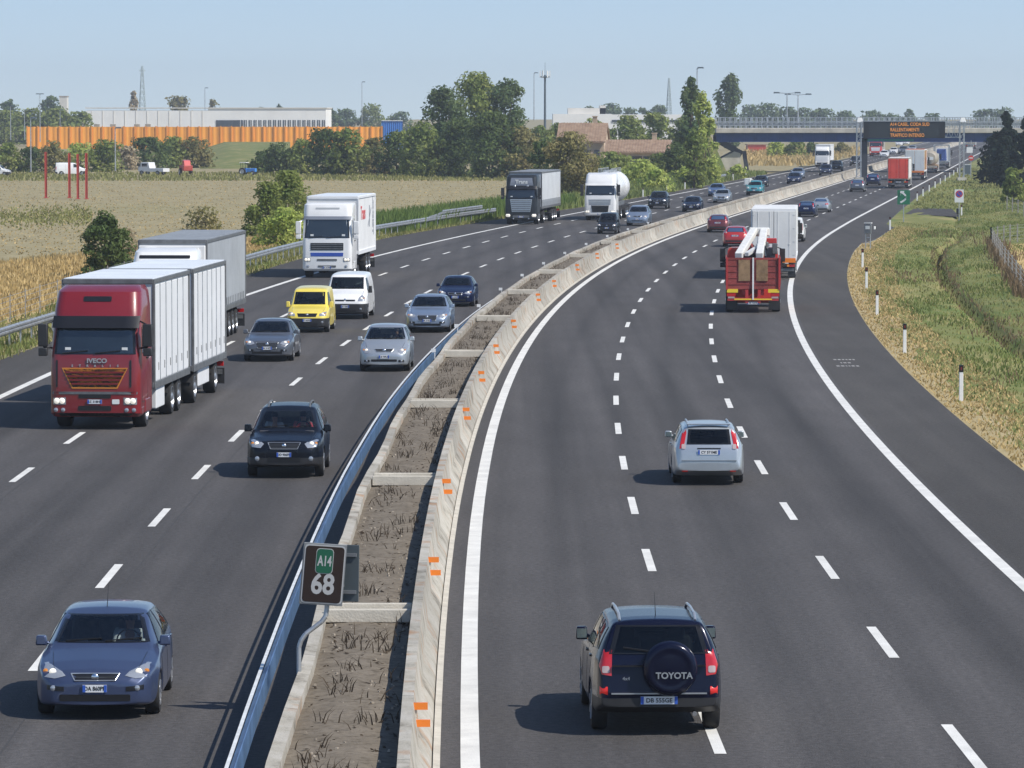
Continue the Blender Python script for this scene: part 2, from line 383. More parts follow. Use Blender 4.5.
def make_car(S, name, label, group=None):
    root = empty(name, label=label, cat=S.get('cat', 'car'), group=group)
    c0 = S['cab'][0]; gl = S['glass']
    if not S.get('boxy'):
        S['wt'] = [(t, b + .05 * min(1, max(0, (t - c0) / .4))) for t, b in S['wt'][:-1]] + [S['wt'][-1]]
        gl['front'] = [(a * 1.085, b) for a, b in gl['front']]; gl['rear'] = [(a * 1.05, b) for a, b in gl['rear']]
    body = car_skin(S, S['paint']); body.parent = root
    sh = Shell(body); L = S['L']; y0 = -L / 2
    def Y(t): return t - L / 2
    # glazing
    g = S['glass']; gm = [M['frit'], M[S.get('glassmat', 'pane_glass')]]
    sh.patch('windscreen', 'F', g['front'], gm, root, frit=.045, hole=True, off=.012)
    sh.patch('rear_window', 'R', g['rear'], [M['frit'], M['dark_glass']], root, frit=.045, hole=True, off=.012)
    for q in g['side']:
        p = [(Y(a), b) for a, b in q]
        for sd in 'EW': sh.patch('side_window', sd, p, gm if not g.get('blank') else [M['frit'], M['dark_glass']], root, frit=.025, hole=True, off=.010)
    for key, sgn in (('bumper_front', -1), ('bumper_rear', 1)):
        if key in S:
            zlim, dep = S[key]; bm = bmesh.new(); bm.from_mesh(body.data)
            near = [x for x in bm.faces if x.calc_center_median().y * sgn > L / 2 - dep - .1]
            bmesh.ops.bisect_plane(bm, geom=near + list({e for x in near for e in x.edges}) + list({v for x in near for v in x.verts}), plane_co=(0, 0, zlim), plane_no=(0, 0, 1))
            near = [x for x in bm.faces if x.calc_center_median().z < zlim]
            bmesh.ops.bisect_plane(bm, geom=near + list({e for x in near for e in x.edges}) + list({v for x in near for v in x.verts}), plane_co=(0, sgn * (L / 2 - dep), 0), plane_no=(0, 1, 0))
            def isb(fc):
                c = fc.calc_center_median(); return c.z < zlim and (c.y * sgn > L / 2 - dep)
            b2 = bm.copy(); bmesh.ops.delete(b2, geom=[x for x in b2.faces if not isb(x)], context='FACES')
            bmesh.ops.delete(bm, geom=[x for x in bm.faces if isb(x)], context='FACES'); bm.to_mesh(body.data); bm.free()
            me = bpy.data.meshes.new('bumper'); b2.to_mesh(me); b2.free(); me.materials.clear(); me.materials.append(M['black_plastic']); link(bpy.data.objects.new('bumper', me), root)
    # front
    f = S['front']
    for key, mats in (('bumper_guard', 'black_plastic'), ('air_intake', 'satin_black'), ('grille', 'satin_black')):
        for q in f.get(key, []):
            o = sh.patch(key, 'F', q, M[mats], root, off=.008 if key != 'bumper_guard' else .005)
            if key == 'grille' and f.get('frame'):
                c = sum((Vector(v) for v in q), Vector((0, 0))) / len(q)
                ring = []
                for i in range(len(q)):
                    a, b = Vector(q[i]), Vector(q[(i + 1) % len(q)])
                    ring.append(sh.proj('F', a.x, a.y)[0] + Vector((0, -.012, 0)))
                fr = MB(); fr.path(ring + [ring[0]], .010, 6); fr.build('grille_frame', M['silver_trim'], o, 60)
                lo = min(v[1] for v in q); hi = max(v[1] for v in q); sl = MB(); k = max(2, int((hi - lo) / .035))
                for i in range(1, k):
                    z = lo + (hi - lo) * i / k; wv = max(abs(v[0]) for v in q) * .9
                    pp = [sh.proj('F', x, z)[0] + Vector((0, -.010, 0)) for x in np.linspace(-wv, wv, 9)]
                    sl.path(pp, .004, 4)
                sl.build('grille_bars', M[f.get('bars', 'grey_frame')], o)
    for q in f['lamp']:
        for mm in (0, 1):
            pq = mirror_poly(q) if mm else q
            o = sh.patch('headlight', 'F', pq, M['lamp_shell'], root, off=.01)
            c = sum((Vector(v) for v in pq), Vector((0, 0))) / len(pq); r = .34 * min(max(v[1] for v in q) - min(v[1] for v in q), .16)
            h = sh.proj('F', c.x, c.y)[0]; b = MB(); b.lathe([(r, -.014), (r * .8, -.024), (0, -.026)], (h.x, h.y, h.z), 'y', 14); b.build('bulb_reflector', M['lamp_lit'], o, 60)
            am = c.x + (.75 if c.x > 0 else -.75) * (max(v[0] for v in q) - min(v[0] for v in q)) * .42
            h = sh.proj('F', am, c.y + .005)[0]; b = MB(); b.lathe([(r * .7, -.012), (0, -.02)], tuple(h), 'y', 12); b.build('indicator', M['amber_lamp'], o, 60)
    for x, z, r in f.get('fog', []):
        for s in (-1, 1):
            h = sh.proj('F', s * x, z)[0]; b = MB(); b.lathe([(r, -.006), (r * .7, -.016), (0, -.018)], tuple(h), 'y', 14); b.build('fog_light', M['lamp_shell'], root, 60)
    h = sh.proj('F', 0, f['badge'])[0]; b = MB(); b.lathe([(.055, -.012), (.05, -.022), (0, -.026)], tuple(h), 'y', 16); b.build('badge', M['chrome'], root, 60)
    h = sh.proj('F', 0, f['plate'])[0]; plate(root, 'F', h.y, f['plate'], .36, .11, S.get('reg', 'CX 482BN'))
    # wipers
    wp = MB(); zc = min(b for _, b in g['front'])
    for x0, x1 in ((.05, .6), (-.55, .0)):
        p0 = sh.proj('F', x0, zc + .015)[0]; p1 = sh.proj('F', x1, zc + .05)[0]; wp.bar(p0 + Vector((0, -.02, .01)), p1 + Vector((0, -.02, .01)), .018, .018)
    wp.build('wiper', M['satin_black'], root)
    # rear
    r_ = S['rear']
    for key, mats in (('bumper_guard', 'black_plastic'), ('tailgate_recess', 'satin_black')):
        for q in r_.get(key, []): sh.patch(key, 'R', q, M[mats], root, off=.006)
    for q in r_['lamp']:
        for mm in (0, 1):
            pq = mirror_poly(q) if mm else q
            o = sh.patch('tail_light', 'R', pq, M['red_lamp'], root, off=.012)
            c = sum((Vector(v) for v in pq), Vector((0, 0))) / len(pq); zlo = min(v[1] for v in q); zhi = max(v[1] for v in q); xw = (max(v[0] for v in q) - min(v[0] for v in q))
            zz = zlo + (zhi - zlo) * r_.get('clear_at', .28)
            sh.patch('reversing_lamp', 'R', rrect(c.x, zz, xw * .55, (zhi - zlo) * .26, .02), M['clear_lamp'], o, off=.018, rings=2)
    for q in r_.get('reflector', []):
        for mm in (0, 1): sh.patch('rear_reflector', 'R', mirror_poly(q) if mm else q, M['red_glow'], root, off=.012, rings=2)  # reflectors hold no lamp; a faint red glow is put into their material
    h = sh.proj('R', 0, r_['plate'])[0]; plate(root, 'R', h.y, r_['plate'], .52, .11, S.get('reg', 'CX 482BN'))
    # handles, mirrors, wheels, seams
    for (t, z) in S['handles']:
        for sd, s in (('E', 1), ('W', -1)):
            h = sh.proj(sd, Y(t), z)[0]; b = MB(); b.box((h.x + s * .012, h.y, h.z), (.03, .17, .03)); b.build('door_handle', S['paint'], root, bevel=.008)
    for sd, s in (('E', 1), ('W', -1)):
        for q in S['seams']:
            b = MB(); pp = [sh.proj(sd, Y(q[0][0] + (q[1][0] - q[0][0]) * k), q[0][1] + (q[1][1] - q[0][1]) * k)[0] for k in np.linspace(0, 1, 8)]; b.path(pp, .004, 4)
            b.build('door_seam', M['satin_black'], root)
        b = MB(); b.path([sh.proj('T', s * (interp(S['wt'], t) - .015), Y(t))[0] for t in np.linspace(.3, c0 - .02, 9)], .005, 4); b.build('bonnet_seam', M['satin_black'], root)
        t, z = S['mirror']; h = sh.proj(sd, Y(t), z)[0]; mw = S.get('mw', .2) * .88
        b = MB(); b.box((s * (abs(h.x) + .015 + mw / 2), h.y - .01, z + .07), (mw, .13, S.get('mh', .15)), top=.86); b.box((s * (abs(h.x) + .03), h.y, z + .03), (.09, .05, .05))
        o = b.build('wing_mirror', S.get('mirror_paint', S['paint']), root, 60, bevel=.03)
        b = MB(); b.box((s * (abs(h.x) + .015 + mw / 2), h.y + .058, z + .07), (mw * .8, .008, S.get('mh', .15) * .72)); b.build('mirror_glass', M['mirror'], o)
    for a in (S['fa'], S['ra']):
        for s in (-1, 1): wheel(root, s * (interp(S['w'], a) - .115), Y(a), S['wr'], .215)
    # interior
    inn = MB(); zf = .38; wi = max(b for _, b in S['wt']) - .05
    inn.box((0, Y((S['cab'][0] + S['cab'][1]) / 2), zf), (2 * wi + .2, S['cab'][1] - S['cab'][0], .04)); inn.build('cabin_floor', M['trim_cloth'], root)
    zc = min(b for _, b in g['front']); cw = interp(S['wt'], S['cab'][0] + .1)
    d = MB(); d.box((0, Y(S['cab'][0] + .42), zc - .16), (2 * cw - .1, .62, .2), top=.97); d.box((.36, Y(S['cab'][0] + .75), zc - .1), (.34, .12, .12)); d.build('dashboard', M['dash'], root, bevel=.03)
    st = MB(); t0 = S['cab'][0] + 1.30
    for x in (-.36, .36):
        st.box((x, Y(t0 - .05), .58), (.5, .52, .18)); st.box((x, Y(t0 + .3), .92), (.48, .14, .62), top=.85); st.box((x, Y(t0 + .34), 1.27 if S['H'] > 1.55 else 1.2), (.26, .1, .17))
    st.build('front_seats', M['trim_cloth'], root, bevel=.04)
    if S.get('rear_seat', True):
        st = MB(); t1 = t0 + .95
        st.box((0, Y(t1), .56), (1.2, .5, .18)); st.box((0, Y(t1 + .3), .85), (1.2, .14, .5), top=.94); st.build('rear_seat', M['trim_cloth'], root, bevel=.04)
    w = MB(); cx, cy, cz = .36, Y(t0 - .5), zc - .04
    pts = [Vector((cx + .18 * math.cos(a), cy + .07 * math.sin(a), cz + .16 * math.sin(a))) for a in np.linspace(0, 2 * math.pi, 17)]; w.path(pts, .014, 6); w.bar(pts[0], pts[8], .03, .02)
    w.build('steering_wheel', M['satin_black'], root)
    if S.get('rails'):
        zt = S['rails']
        for s in (-1, 1):
            b = MB(); pp = []
            for t in np.linspace(S['railt'][0], S['railt'][1], 9):
                h = sh.proj('T', s * S['railx'], Y(t))[0]; k = 0 if t in (S['railt'][0], S['railt'][1]) else zt; pp.append(h + Vector((0, 0, k)))
            b.path(pp, .022, 6); b.build('roof_rail', M[S.get('railmat', 'silver_trim')], root, 60)
    if S.get('antenna'):
        h = sh.proj('T', 0, Y(S['antenna'][0]))[0]; b = MB(); b.tube(h, h + Vector((0, S['antenna'][1] * .8, abs(S['antenna'][1]) * .9)), .007, .003, 5); b.build('antenna', M['satin_black'], root)
    sh.cut()
    return root, sh

# ------------------------------------------------------------------ the kinds of car
def spec_hatch(p, **k):
    S = dict(L=4.34, W=1.84, H=1.47, wr=.315, fa=.86, ra=3.50, paint=p, reg='DA 860PP', cab=(1.05, 3.95),
        bot=[(0, .24), (.3, .19), (4, .19), (4.34, .3)],
        top=[(0, .56), (.05, .66), (.18, .745), (.55, .85), (1.12, .955), (1.22, .99), (1.95, 1.365), (2.25, 1.44), (2.7, 1.465), (3.3, 1.44), (3.62, 1.39), (4.08, 1.06), (4.2, .95), (4.30, .78), (4.34, .6)],
        belt=[(0, .5), (.18, .68), (.55, .775), (1.15, .87), (2, .91), (3.6, .98), (4.1, .97), (4.34, .55)],
        w=[(0, .58), (.07, .72), (.22, .83), (.5, .89), (.86, .915), (3.4, .915), (3.9, .88), (4.2, .80), (4.34, .68)],
        wt=[(0, .46), (.18, .62), (.55, .68), (1.15, .72), (1.95, .575), (2.3, .56), (3.3, .555), (3.6, .54), (4.08, .63), (4.34, .55)],
        glass=dict(front=[(-.67, 1.015), (.67, 1.015), (.635, 1.10), (.53, 1.37), (-.53, 1.37), (-.635, 1.10)], rear=[(-.60, 1.06), (.60, 1.06), (.5, 1.36), (-.5, 1.36)],
            side=[[(1.62, .97), (2.36, .975), (2.36, 1.375), (2.12, 1.36)], [(2.46, .98), (3.3, 1.02), (3.28, 1.35), (2.46, 1.375)], [(3.4, 1.03), (3.72, 1.06), (3.4, 1.3)]]),
        front=dict(grille=[[(-.30, .60), (.30, .60), (.36, .695), (-.36, .695)]], frame=1, lamp=[[(.44, .665), (.60, .625), (.76, .64), (.80, .80), (.74, .81), (.50, .72)]],
            air_intake=[rrect(0, .345, 1.05, .10), [(.46, .44), (.72, .46), (.72, .53), (.46, .51)], [(-.46, .44), (-.72, .46), (-.72, .53), (-.46, .51)]], fog=[(.62, .485, .045)], badge=.648, plate=.485),
        rear=dict(lamp=[[(.62, .96), (.72, .96), (.66, 1.3), (.56, 1.32)]], plate=.80, bumper_guard=[rrect(0, .42, 1.4, .12)], clear_at=.2),
        handles=[(2.25, .86), (3.15, .9)], mirror=(1.55, .95), mirror_paint=p,
        seams=[[(1.35, .35), (1.35, .85)], [(2.42, .3), (2.42, .95)], [(3.15, .35), (3.3, .9)]], antenna=(2.3, .35))
    S.update(k); return S
def spec_estate(p, **k):
    S = spec_hatch(p); S.update(L=4.47, W=1.71, H=1.46, fa=.84, ra=3.46, reg='CY 571ME', cab=(1.05, 4.2),
        bot=[(0, .24), (.3, .19), (4.1, .21), (4.47, .36)],
        top=[(0, .56), (.05, .66), (.2, .745), (.55, .84), (1.1, .95), (1.2, .985), (1.95, 1.35), (2.25, 1.42), (2.9, 1.45), (3.7, 1.43), (4.08, 1.40), (4.16, 1.37), (4.36, 1.0), (4.42, .88), (4.45, .7), (4.47, .55)],
        belt=[(0, .5), (.2, .68), (.55, .77), (1.15, .86), (2, .9), (3.6, .94), (4.3, .93), (4.47, .5)],
        w=[(0, .56), (.07, .70), (.22, .79), (.5, .835), (.84, .85), (3.4, .85), (4.0, .84), (4.36, .79), (4.47, .72)],
        wt=[(0, .44), (.2, .6), (.55, .66), (1.15, .69), (1.95, .55), (2.3, .54), (3.6, .535), (4.08, .52), (4.16, .53), (4.36, .66), (4.47, .62)])
    S['glass'] = dict(front=[(-.63, 1.01), (.63, 1.01), (.60, 1.09), (.51, 1.35), (-.51, 1.35), (-.60, 1.09)], rear=[(-.50, .985), (.50, .985), (.46, 1.33), (-.46, 1.33)],
        side=[[(1.62, .96), (2.36, .965), (2.36, 1.36), (2.12, 1.345)], [(2.46, .97), (3.25, .985), (3.25, 1.36), (2.46, 1.365)], [(3.34, .99), (4.05, 1.02), (3.95, 1.31), (3.34, 1.355)]])
    S['front'] = dict(S['front'], lamp=[[(.42, .665), (.56, .63), (.71, .64), (.75, .78), (.70, .80), (.47, .72)]])
    S['rear'] = dict(lamp=[[(.60, .90), (.70, .88), (.635, 1.28), (.545, 1.32), (.53, 1.25)]], plate=.80, bumper_guard=[], reflector=[[(.5, .33), (.64, .33), (.64, .36), (.5, .36)]], clear_at=.12, tailgate_recess=[rrect(0, .885, .56, .03, .01)])
    S['rails'] = .035; S['railt'] = (2.2, 3.95); S['railx'] = .49; S['handles'] = [(2.25, .85), (3.1, .87)]; S['antenna'] = None
    S.update(k); return S
def spec_sedan(p, **k):
    S = spec_hatch(p); S.update(L=4.77, W=1.82, H=1.47, fa=.92, ra=3.63, wr=.32, reg='DK 214ZX', cab=(1.2, 4.0),
        top=[(0, .56), (.05, .66), (.2, .755), (.6, .85), (1.25, .95), (1.36, .985), (2.1, 1.37), (2.45, 1.45), (2.9, 1.47), (3.4, 1.43), (3.7, 1.36), (4.2, 1.09), (4.5, 1.04), (4.68, .98), (4.74, .8), (4.77, .6)],
        belt=[(0, .5), (.2, .69), (.6, .775), (1.25, .87), (2.2, .91), (3.8, .97), (4.5, .97), (4.77, .55)],
        bot=[(0, .24), (.3, .19), (4.3, .2), (4.77, .34)],
        w=[(0, .58), (.07, .72), (.24, .83), (.5, .88), (.92, .905), (3.6, .905), (4.2, .88), (4.6, .81), (4.77, .7)],
        wt=[(0, .46), (.2, .62), (.6, .68), (1.3, .71), (2.1, .57), (2.5, .555), (3.4, .55), (3.7, .545), (4.2, .62), (4.5, .66), (4.77, .56)])
    S['glass'] = dict(front=[(-.66, 1.01), (.66, 1.01), (.63, 1.09), (.53, 1.375), (-.53, 1.375), (-.63, 1.09)], rear=[(-.58, 1.12), (.58, 1.12), (.5, 1.36), (-.5, 1.36)],
        side=[[(1.75, .97), (2.5, .975), (2.5, 1.38), (2.28, 1.365)], [(2.6, .98), (3.4, 1.0), (3.35, 1.35), (2.6, 1.385)], [(3.5, 1.01), (3.95, 1.05), (3.55, 1.27)]])
    S['front'] = dict(grille=[[(-.34, .50), (.34, .50), (.40, .70), (-.40, .70)]], frame=1, bars='silver_trim', lamp=[[(.46, .665), (.6, .61), (.77, .63), (.80, .775), (.74, .79), (.52, .735)]],
        air_intake=[rrect(0, .335, 1.1, .09), rrect(.6, .42, .22, .08), rrect(-.6, .42, .22, .08)], fog=[(.62, .42, .04)], badge=.645, plate=.50)
    S['rear'] = dict(lamp=[[(.46, .79), (.80, .80), (.76, .95), (.5, .94)]], plate=.70, bumper_guard=[rrect(0, .42, 1.3, .08)], clear_at=.3)
    S['handles'] = [(2.4, .87), (3.25, .9)]; S['mirror'] = (1.7, .95); S['seams'] = [[(1.5, .35), (1.5, .86)], [(2.55, .3), (2.55, .95)], [(3.35, .4), (3.45, .93)]]; S['antenna'] = None
    S.update(k); return S
def spec_mpv(p, **k):   # short tall one-box
    S = spec_hatch(p); S.update(L=3.84, W=1.76, H=1.59, fa=.75, ra=3.18, wr=.31, reg='CS 739LT', cab=(.75, 3.6),
        bot=[(0, .25), (.3, .2), (3.5, .21), (3.84, .36)],
        top=[(0, .58), (.05, .70), (.16, .80), (.45, .93), (.8, 1.045), (.9, 1.08), (1.6, 1.45), (1.95, 1.55), (2.5, 1.59), (3.1, 1.55), (3.4, 1.48), (3.68, 1.1), (3.76, .95), (3.82, .75), (3.84, .6)],
        belt=[(0, .52), (.16, .72), (.45, .83), (.85, .93), (2, .99), (3.2, 1.05), (3.6, 1.02), (3.84, .56)],
        w=[(0, .56), (.07, .70), (.2, .8), (.45, .855), (.75, .875), (3.1, .875), (3.5, .83), (3.84, .7)],
        wt=[(0, .44), (.16, .6), (.45, .66), (.9, .70), (1.6, .57), (2, .555), (3.1, .55), (3.4, .54), (3.68, .62), (3.84, .56)])
    S['glass'] = dict(front=[(-.66, 1.10), (.66, 1.10), (.63, 1.17), (.53, 1.47), (-.53, 1.47), (-.63, 1.17)], rear=[(-.55, 1.1), (.55, 1.1), (.49, 1.44), (-.49, 1.44)],
        side=[[(1.3, 1.06), (2.0, 1.07), (2.0, 1.48), (1.8, 1.46)], [(2.1, 1.08), (2.8, 1.1), (2.8, 1.46), (2.1, 1.485)], [(2.9, 1.11), (3.25, 1.14), (3.0, 1.42)]])
    S['front'] = dict(grille=[[(-.26, .70), (.26, .70), (.34, .79), (-.34, .79)]], frame=1, bars='silver_trim', lamp=[[(.46, .74), (.56, .64), (.70, .64), (.76, .82), (.70, .86), (.54, .80)]],
        air_intake=[rrect(0, .40, .9, .08), rrect(.6, .38, .2, .08), rrect(-.6, .38, .2, .08)], fog=[(.6, .38, .04)], badge=.745, plate=.53)
    S['rear'] = dict(lamp=[[(.6, .95), (.72, .95), (.64, 1.3), (.56, 1.3)]], plate=.8, bumper_guard=[], clear_at=.2)
    S['handles'] = [(1.9, .93), (2.7, .96)]; S['mirror'] = (1.3, 1.03); S['seams'] = [[(1.1, .4), (1.1, .92)], [(2.05, .35), (2.05, 1.0)], [(2.8, .4), (2.9, 1.03)]]; S['antenna'] = None
    S.update(k); return S
def spec_suv(p, **k):
    S = spec_hatch(p); S.update(L=4.67, W=1.89, H=1.75, fa=.90, ra=3.60, wr=.36, reg='DD 906FK', cab=(1.1, 4.3),
        bot=[(0, .34), (.3, .27), (4.3, .28), (4.67, .4)],
        top=[(0, .70), (.05, .83), (.18, .93), (.6, 1.02), (1.2, 1.10), (1.3, 1.14), (1.95, 1.55), (2.25, 1.66), (2.9, 1.70), (3.8, 1.66), (4.2, 1.60), (4.5, 1.2), (4.6, 1.05), (4.65, .85), (4.67, .7)],
        belt=[(0, .64), (.18, .86), (.6, .94), (1.2, 1.01), (2.1, 1.06), (3.7, 1.12), (4.4, 1.1), (4.67, .66)],
        w=[(0, .62), (.07, .76), (.22, .86), (.5, .92), (.9, .945), (3.6, .945), (4.2, .90), (4.5, .84), (4.67, .74)],
        wt=[(0, .5), (.18, .65), (.6, .71), (1.25, .745), (1.95, .61), (2.3, .60), (3.8, .58), (4.2, .57), (4.5, .66), (4.67, .6)])
    S['glass'] = dict(front=[(-.71, 1.17), (.71, 1.17), (.68, 1.25), (.57, 1.56), (-.57, 1.56), (-.68, 1.25)], rear=[(-.6, 1.2), (.6, 1.2), (.52, 1.56), (-.52, 1.56)],
        side=[[(1.65, 1.12), (2.4, 1.13), (2.4, 1.56), (2.15, 1.55)], [(2.5, 1.14), (3.35, 1.16), (3.35, 1.56), (2.5, 1.57)], [(3.45, 1.18), (4.1, 1.22), (3.95, 1.5), (3.45, 1.55)]])
    S['front'] = dict(grille=[[(-.33, .74), (.33, .74), (.40, .89), (-.40, .89)]], frame=1, bars='grey_frame', lamp=[[(.50, .86), (.58, .76), (.80, .78), (.84, .93), (.78, .95), (.56, .90)]],
        air_intake=[rrect(0, .47, .8, .11)], fog=[(.66, .50, .06)], badge=.815, plate=.60)
    S['rear'] = dict(lamp=[[(.62, 1.0), (.82, 1.0), (.74, 1.3), (.62, 1.28)]], plate=.85, clear_at=.25)
    S['bumper_front'] = (.52, .8); S['bumper_rear'] = (.55, .5)
    S['handles'] = [(2.3, 1.0), (3.2, 1.03)]; S['mirror'] = (1.6, 1.08); S['mw'] = .22; S['mh'] = .18; S['seams'] = [[(1.4, .5), (1.4, 1.0)], [(2.45, .45), (2.45, 1.1)], [(3.3, .55), (3.42, 1.1)]]
    S['rails'] = .05; S['railt'] = (2.2, 4.0); S['railx'] = .52; S['antenna'] = None; S['railmat'] = 'grey_frame'
    S.update(k); return S
def spec_spare(p, **k):   # upright off-roader with the spare wheel on its tailgate
    S = spec_suv(p); S.update(L=4.30, W=1.82, H=1.69, fa=.86, ra=3.42, wr=.35, reg='DB 555GE', cab=(1.05, 4.05),
        bot=[(0, .34), (.3, .27), (4.0, .30), (4.3, .42)],
        top=[(0, .70), (.05, .83), (.18, .92), (.6, 1.0), (1.15, 1.07), (1.25, 1.1), (1.9, 1.5), (2.2, 1.62), (2.9, 1.66), (3.7, 1.64), (3.98, 1.62), (4.04, 1.57), (4.20, 1.16), (4.24, 1.0), (4.28, .72), (4.30, .62)],
        belt=[(0, .64), (.18, .85), (.6, .92), (1.2, .99), (2.1, 1.03), (3.6, 1.1), (4.15, 1.1), (4.24, .95), (4.3, .58)],
        w=[(0, .6), (.07, .74), (.22, .84), (.5, .89), (.86, .915), (3.4, .915), (3.9, .90), (4.15, .86), (4.3, .80)],
        wt=[(0, .48), (.18, .62), (.6, .69), (1.2, .72), (1.9, .60), (2.3, .59), (3.7, .575), (4.0, .565), (4.04, .58), (4.2, .72), (4.3, .70)])
    S['glass'] = dict(front=[(-.68, 1.14), (.68, 1.14), (.65, 1.22), (.55, 1.52), (-.55, 1.52), (-.65, 1.22)], rear=[(-.665, 1.16), (.665, 1.16), (.56, 1.55), (-.56, 1.55)],
        side=[[(1.6, 1.09), (2.3, 1.1), (2.3, 1.54), (2.1, 1.52)], [(2.4, 1.11), (3.2, 1.14), (3.2, 1.54), (2.4, 1.55)], [(3.3, 1.16), (3.9, 1.2), (3.85, 1.5), (3.3, 1.54)]])
    S['rear'] = dict(lamp=[[(.665, .86), (.80, .88), (.84, 1.0), (.77, 1.22), (.655, 1.22)]], plate=.52, reflector=[[(.72, .60), (.83, .60), (.83, .71), (.72, .71)]], clear_at=.25)
    S['rails'] = .06; S['railt'] = (2.2, 3.9); S['railx'] = .535; S['railmat'] = 'silver_trim'; S['antenna'] = (3.55, -.32); S['mw'] = .2; S['mh'] = .19
    S.update(k); return S
def spec_smallvan(p, **k):
    S = spec_hatch(p); S.update(cat='van', L=4.16, W=1.72, H=1.82, fa=.78, ra=3.36, wr=.30, reg='BT 663GA', cab=(.95, 3.9),
        bot=[(0, .26), (.3, .2), (3.9, .22), (4.16, .34)],
        top=[(0, .62), (.05, .74), (.16, .85), (.5, .97), (.95, 1.06), (1.05, 1.10), (1.6, 1.58), (1.85, 1.74), (2.2, 1.80), (3.5, 1.82), (4.02, 1.79), (4.10, 1.72), (4.13, 1.0), (4.16, .6)],
        belt=[(0, .54), (.16, .77), (.5, .88), (1.0, .97), (1.8, 1.02), (3.9, 1.04), (4.16, .56)],
        w=[(0, .6), (.07, .72), (.2, .8), (.45, .845), (.78, .86), (3.5, .86), (4.0, .84), (4.16, .80)],
        wt=[(0, .48), (.16, .62), (.5, .68), (1.05, .70), (1.6, .66), (1.9, .66), (3.6, .68), (4.05, .68), (4.16, .72)])
    S['glass'] = dict(front=[(-.66, 1.13), (.66, 1.13), (.645, 1.2), (.61, 1.62), (-.61, 1.62), (-.645, 1.2)], rear=[(-.60, 1.15), (.60, 1.15), (.58, 1.6), (-.58, 1.6)],
        side=[[(1.3, 1.09), (2.1, 1.09), (2.1, 1.6), (1.78, 1.6)]], blank=0)
    S['front'] = dict(grille=[[(-.36, .66), (.36, .66), (.42, .80), (-.42, .80)]], frame=0, bars='grey_frame', lamp=[[(.50, .69), (.77, .71), (.79, .86), (.60, .84), (.50, .78)]],
        air_intake=[rrect(0, .36, .9, .1)], fog=[(.62, .44, .05)], badge=.74, plate=.52)
    S['rear'] = dict(lamp=[[(.70, .8), (.79, .8), (.77, 1.4), (.69, 1.4)]], plate=.85, clear_at=.2)
    S['bumper_front'] = (.60, .55); S['bumper_rear'] = (.56, .3); S['boxy'] = 1
    S['handles'] = [(2.0, .95)]; S['mirror'] = (1.3, 1.05); S['mw'] = .19; S['mh'] = .24; S['seams'] = [[(1.1, .4), (1.1, 1.0)], [(2.2, .35), (2.2, 1.6)], [(3.1, .4), (3.1, 1.6)]]; S['antenna'] = None; S['rear_seat'] = False
    S.update(k); return S
def spec_van(p, **k):
    S = spec_smallvan(p); S.update(L=4.80, W=1.90, H=1.97, fa=.85, ra=3.92, wr=.32, reg='CM 158RD', cab=(.95, 4.5),
        bot=[(0, .28), (.3, .22), (4.5, .24), (4.8, .36)],
        top=[(0, .70), (.05, .84), (.14, .95), (.4, 1.10), (.85, 1.23), (.95, 1.27), (1.55, 1.74), (1.85, 1.9), (2.3, 1.96), (4.1, 1.97), (4.66, 1.94), (4.74, 1.86), (4.78, 1.0), (4.8, .6)],
        belt=[(0, .6), (.14, .86), (.4, 1.0), (.95, 1.12), (1.8, 1.17), (4.4, 1.18), (4.8, .56)],
        w=[(0, .66), (.07, .79), (.2, .88), (.45, .935), (.85, .95), (4.1, .95), (4.6, .93), (4.8, .88)],
        wt=[(0, .54), (.14, .68), (.4, .75), (1.0, .78), (1.55, .74), (1.9, .74), (4.2, .76), (4.7, .75), (4.8, .78)])
    S['glass'] = dict(front=[(-.74, 1.30), (.74, 1.30), (.73, 1.38), (.69, 1.79), (-.69, 1.79), (-.73, 1.38)], rear=[(-.66, 1.25), (.66, 1.25), (.64, 1.75), (-.64, 1.75)],
        side=[[(1.25, 1.23), (2.1, 1.24), (2.1, 1.76), (1.72, 1.75)]])
    S['front'] = dict(grille=[rrect(.24, .83, .4, .07, .02), rrect(-.24, .83, .4, .07, .02)], frame=0, lamp=[[(.55, .80), (.84, .80), (.86, .95), (.72, 1.06), (.60, .95)]],
        air_intake=[rrect(0, .38, 1.0, .1)], fog=[(.68, .46, .05)], badge=.86, plate=.56)
    S['rear'] = dict(lamp=[[(.77, .8), (.87, .8), (.85, 1.4), (.76, 1.4)]], plate=.9, clear_at=.2)
    S['bumper_front'] = (.68, .6); S['bumper_rear'] = (.56, .3)
    S['handles'] = [(2.05, 1.1)]; S['mirror'] = (1.25, 1.2); S['mw'] = .2; S['mh'] = .3; S['mirror_paint'] = M['black_plastic']; S['seams'] = [[(1.05, .45), (1.05, 1.15)], [(2.2, .4), (2.2, 1.75)], [(3.3, .4), (3.3, 1.75)]]
    S.update(k); return S

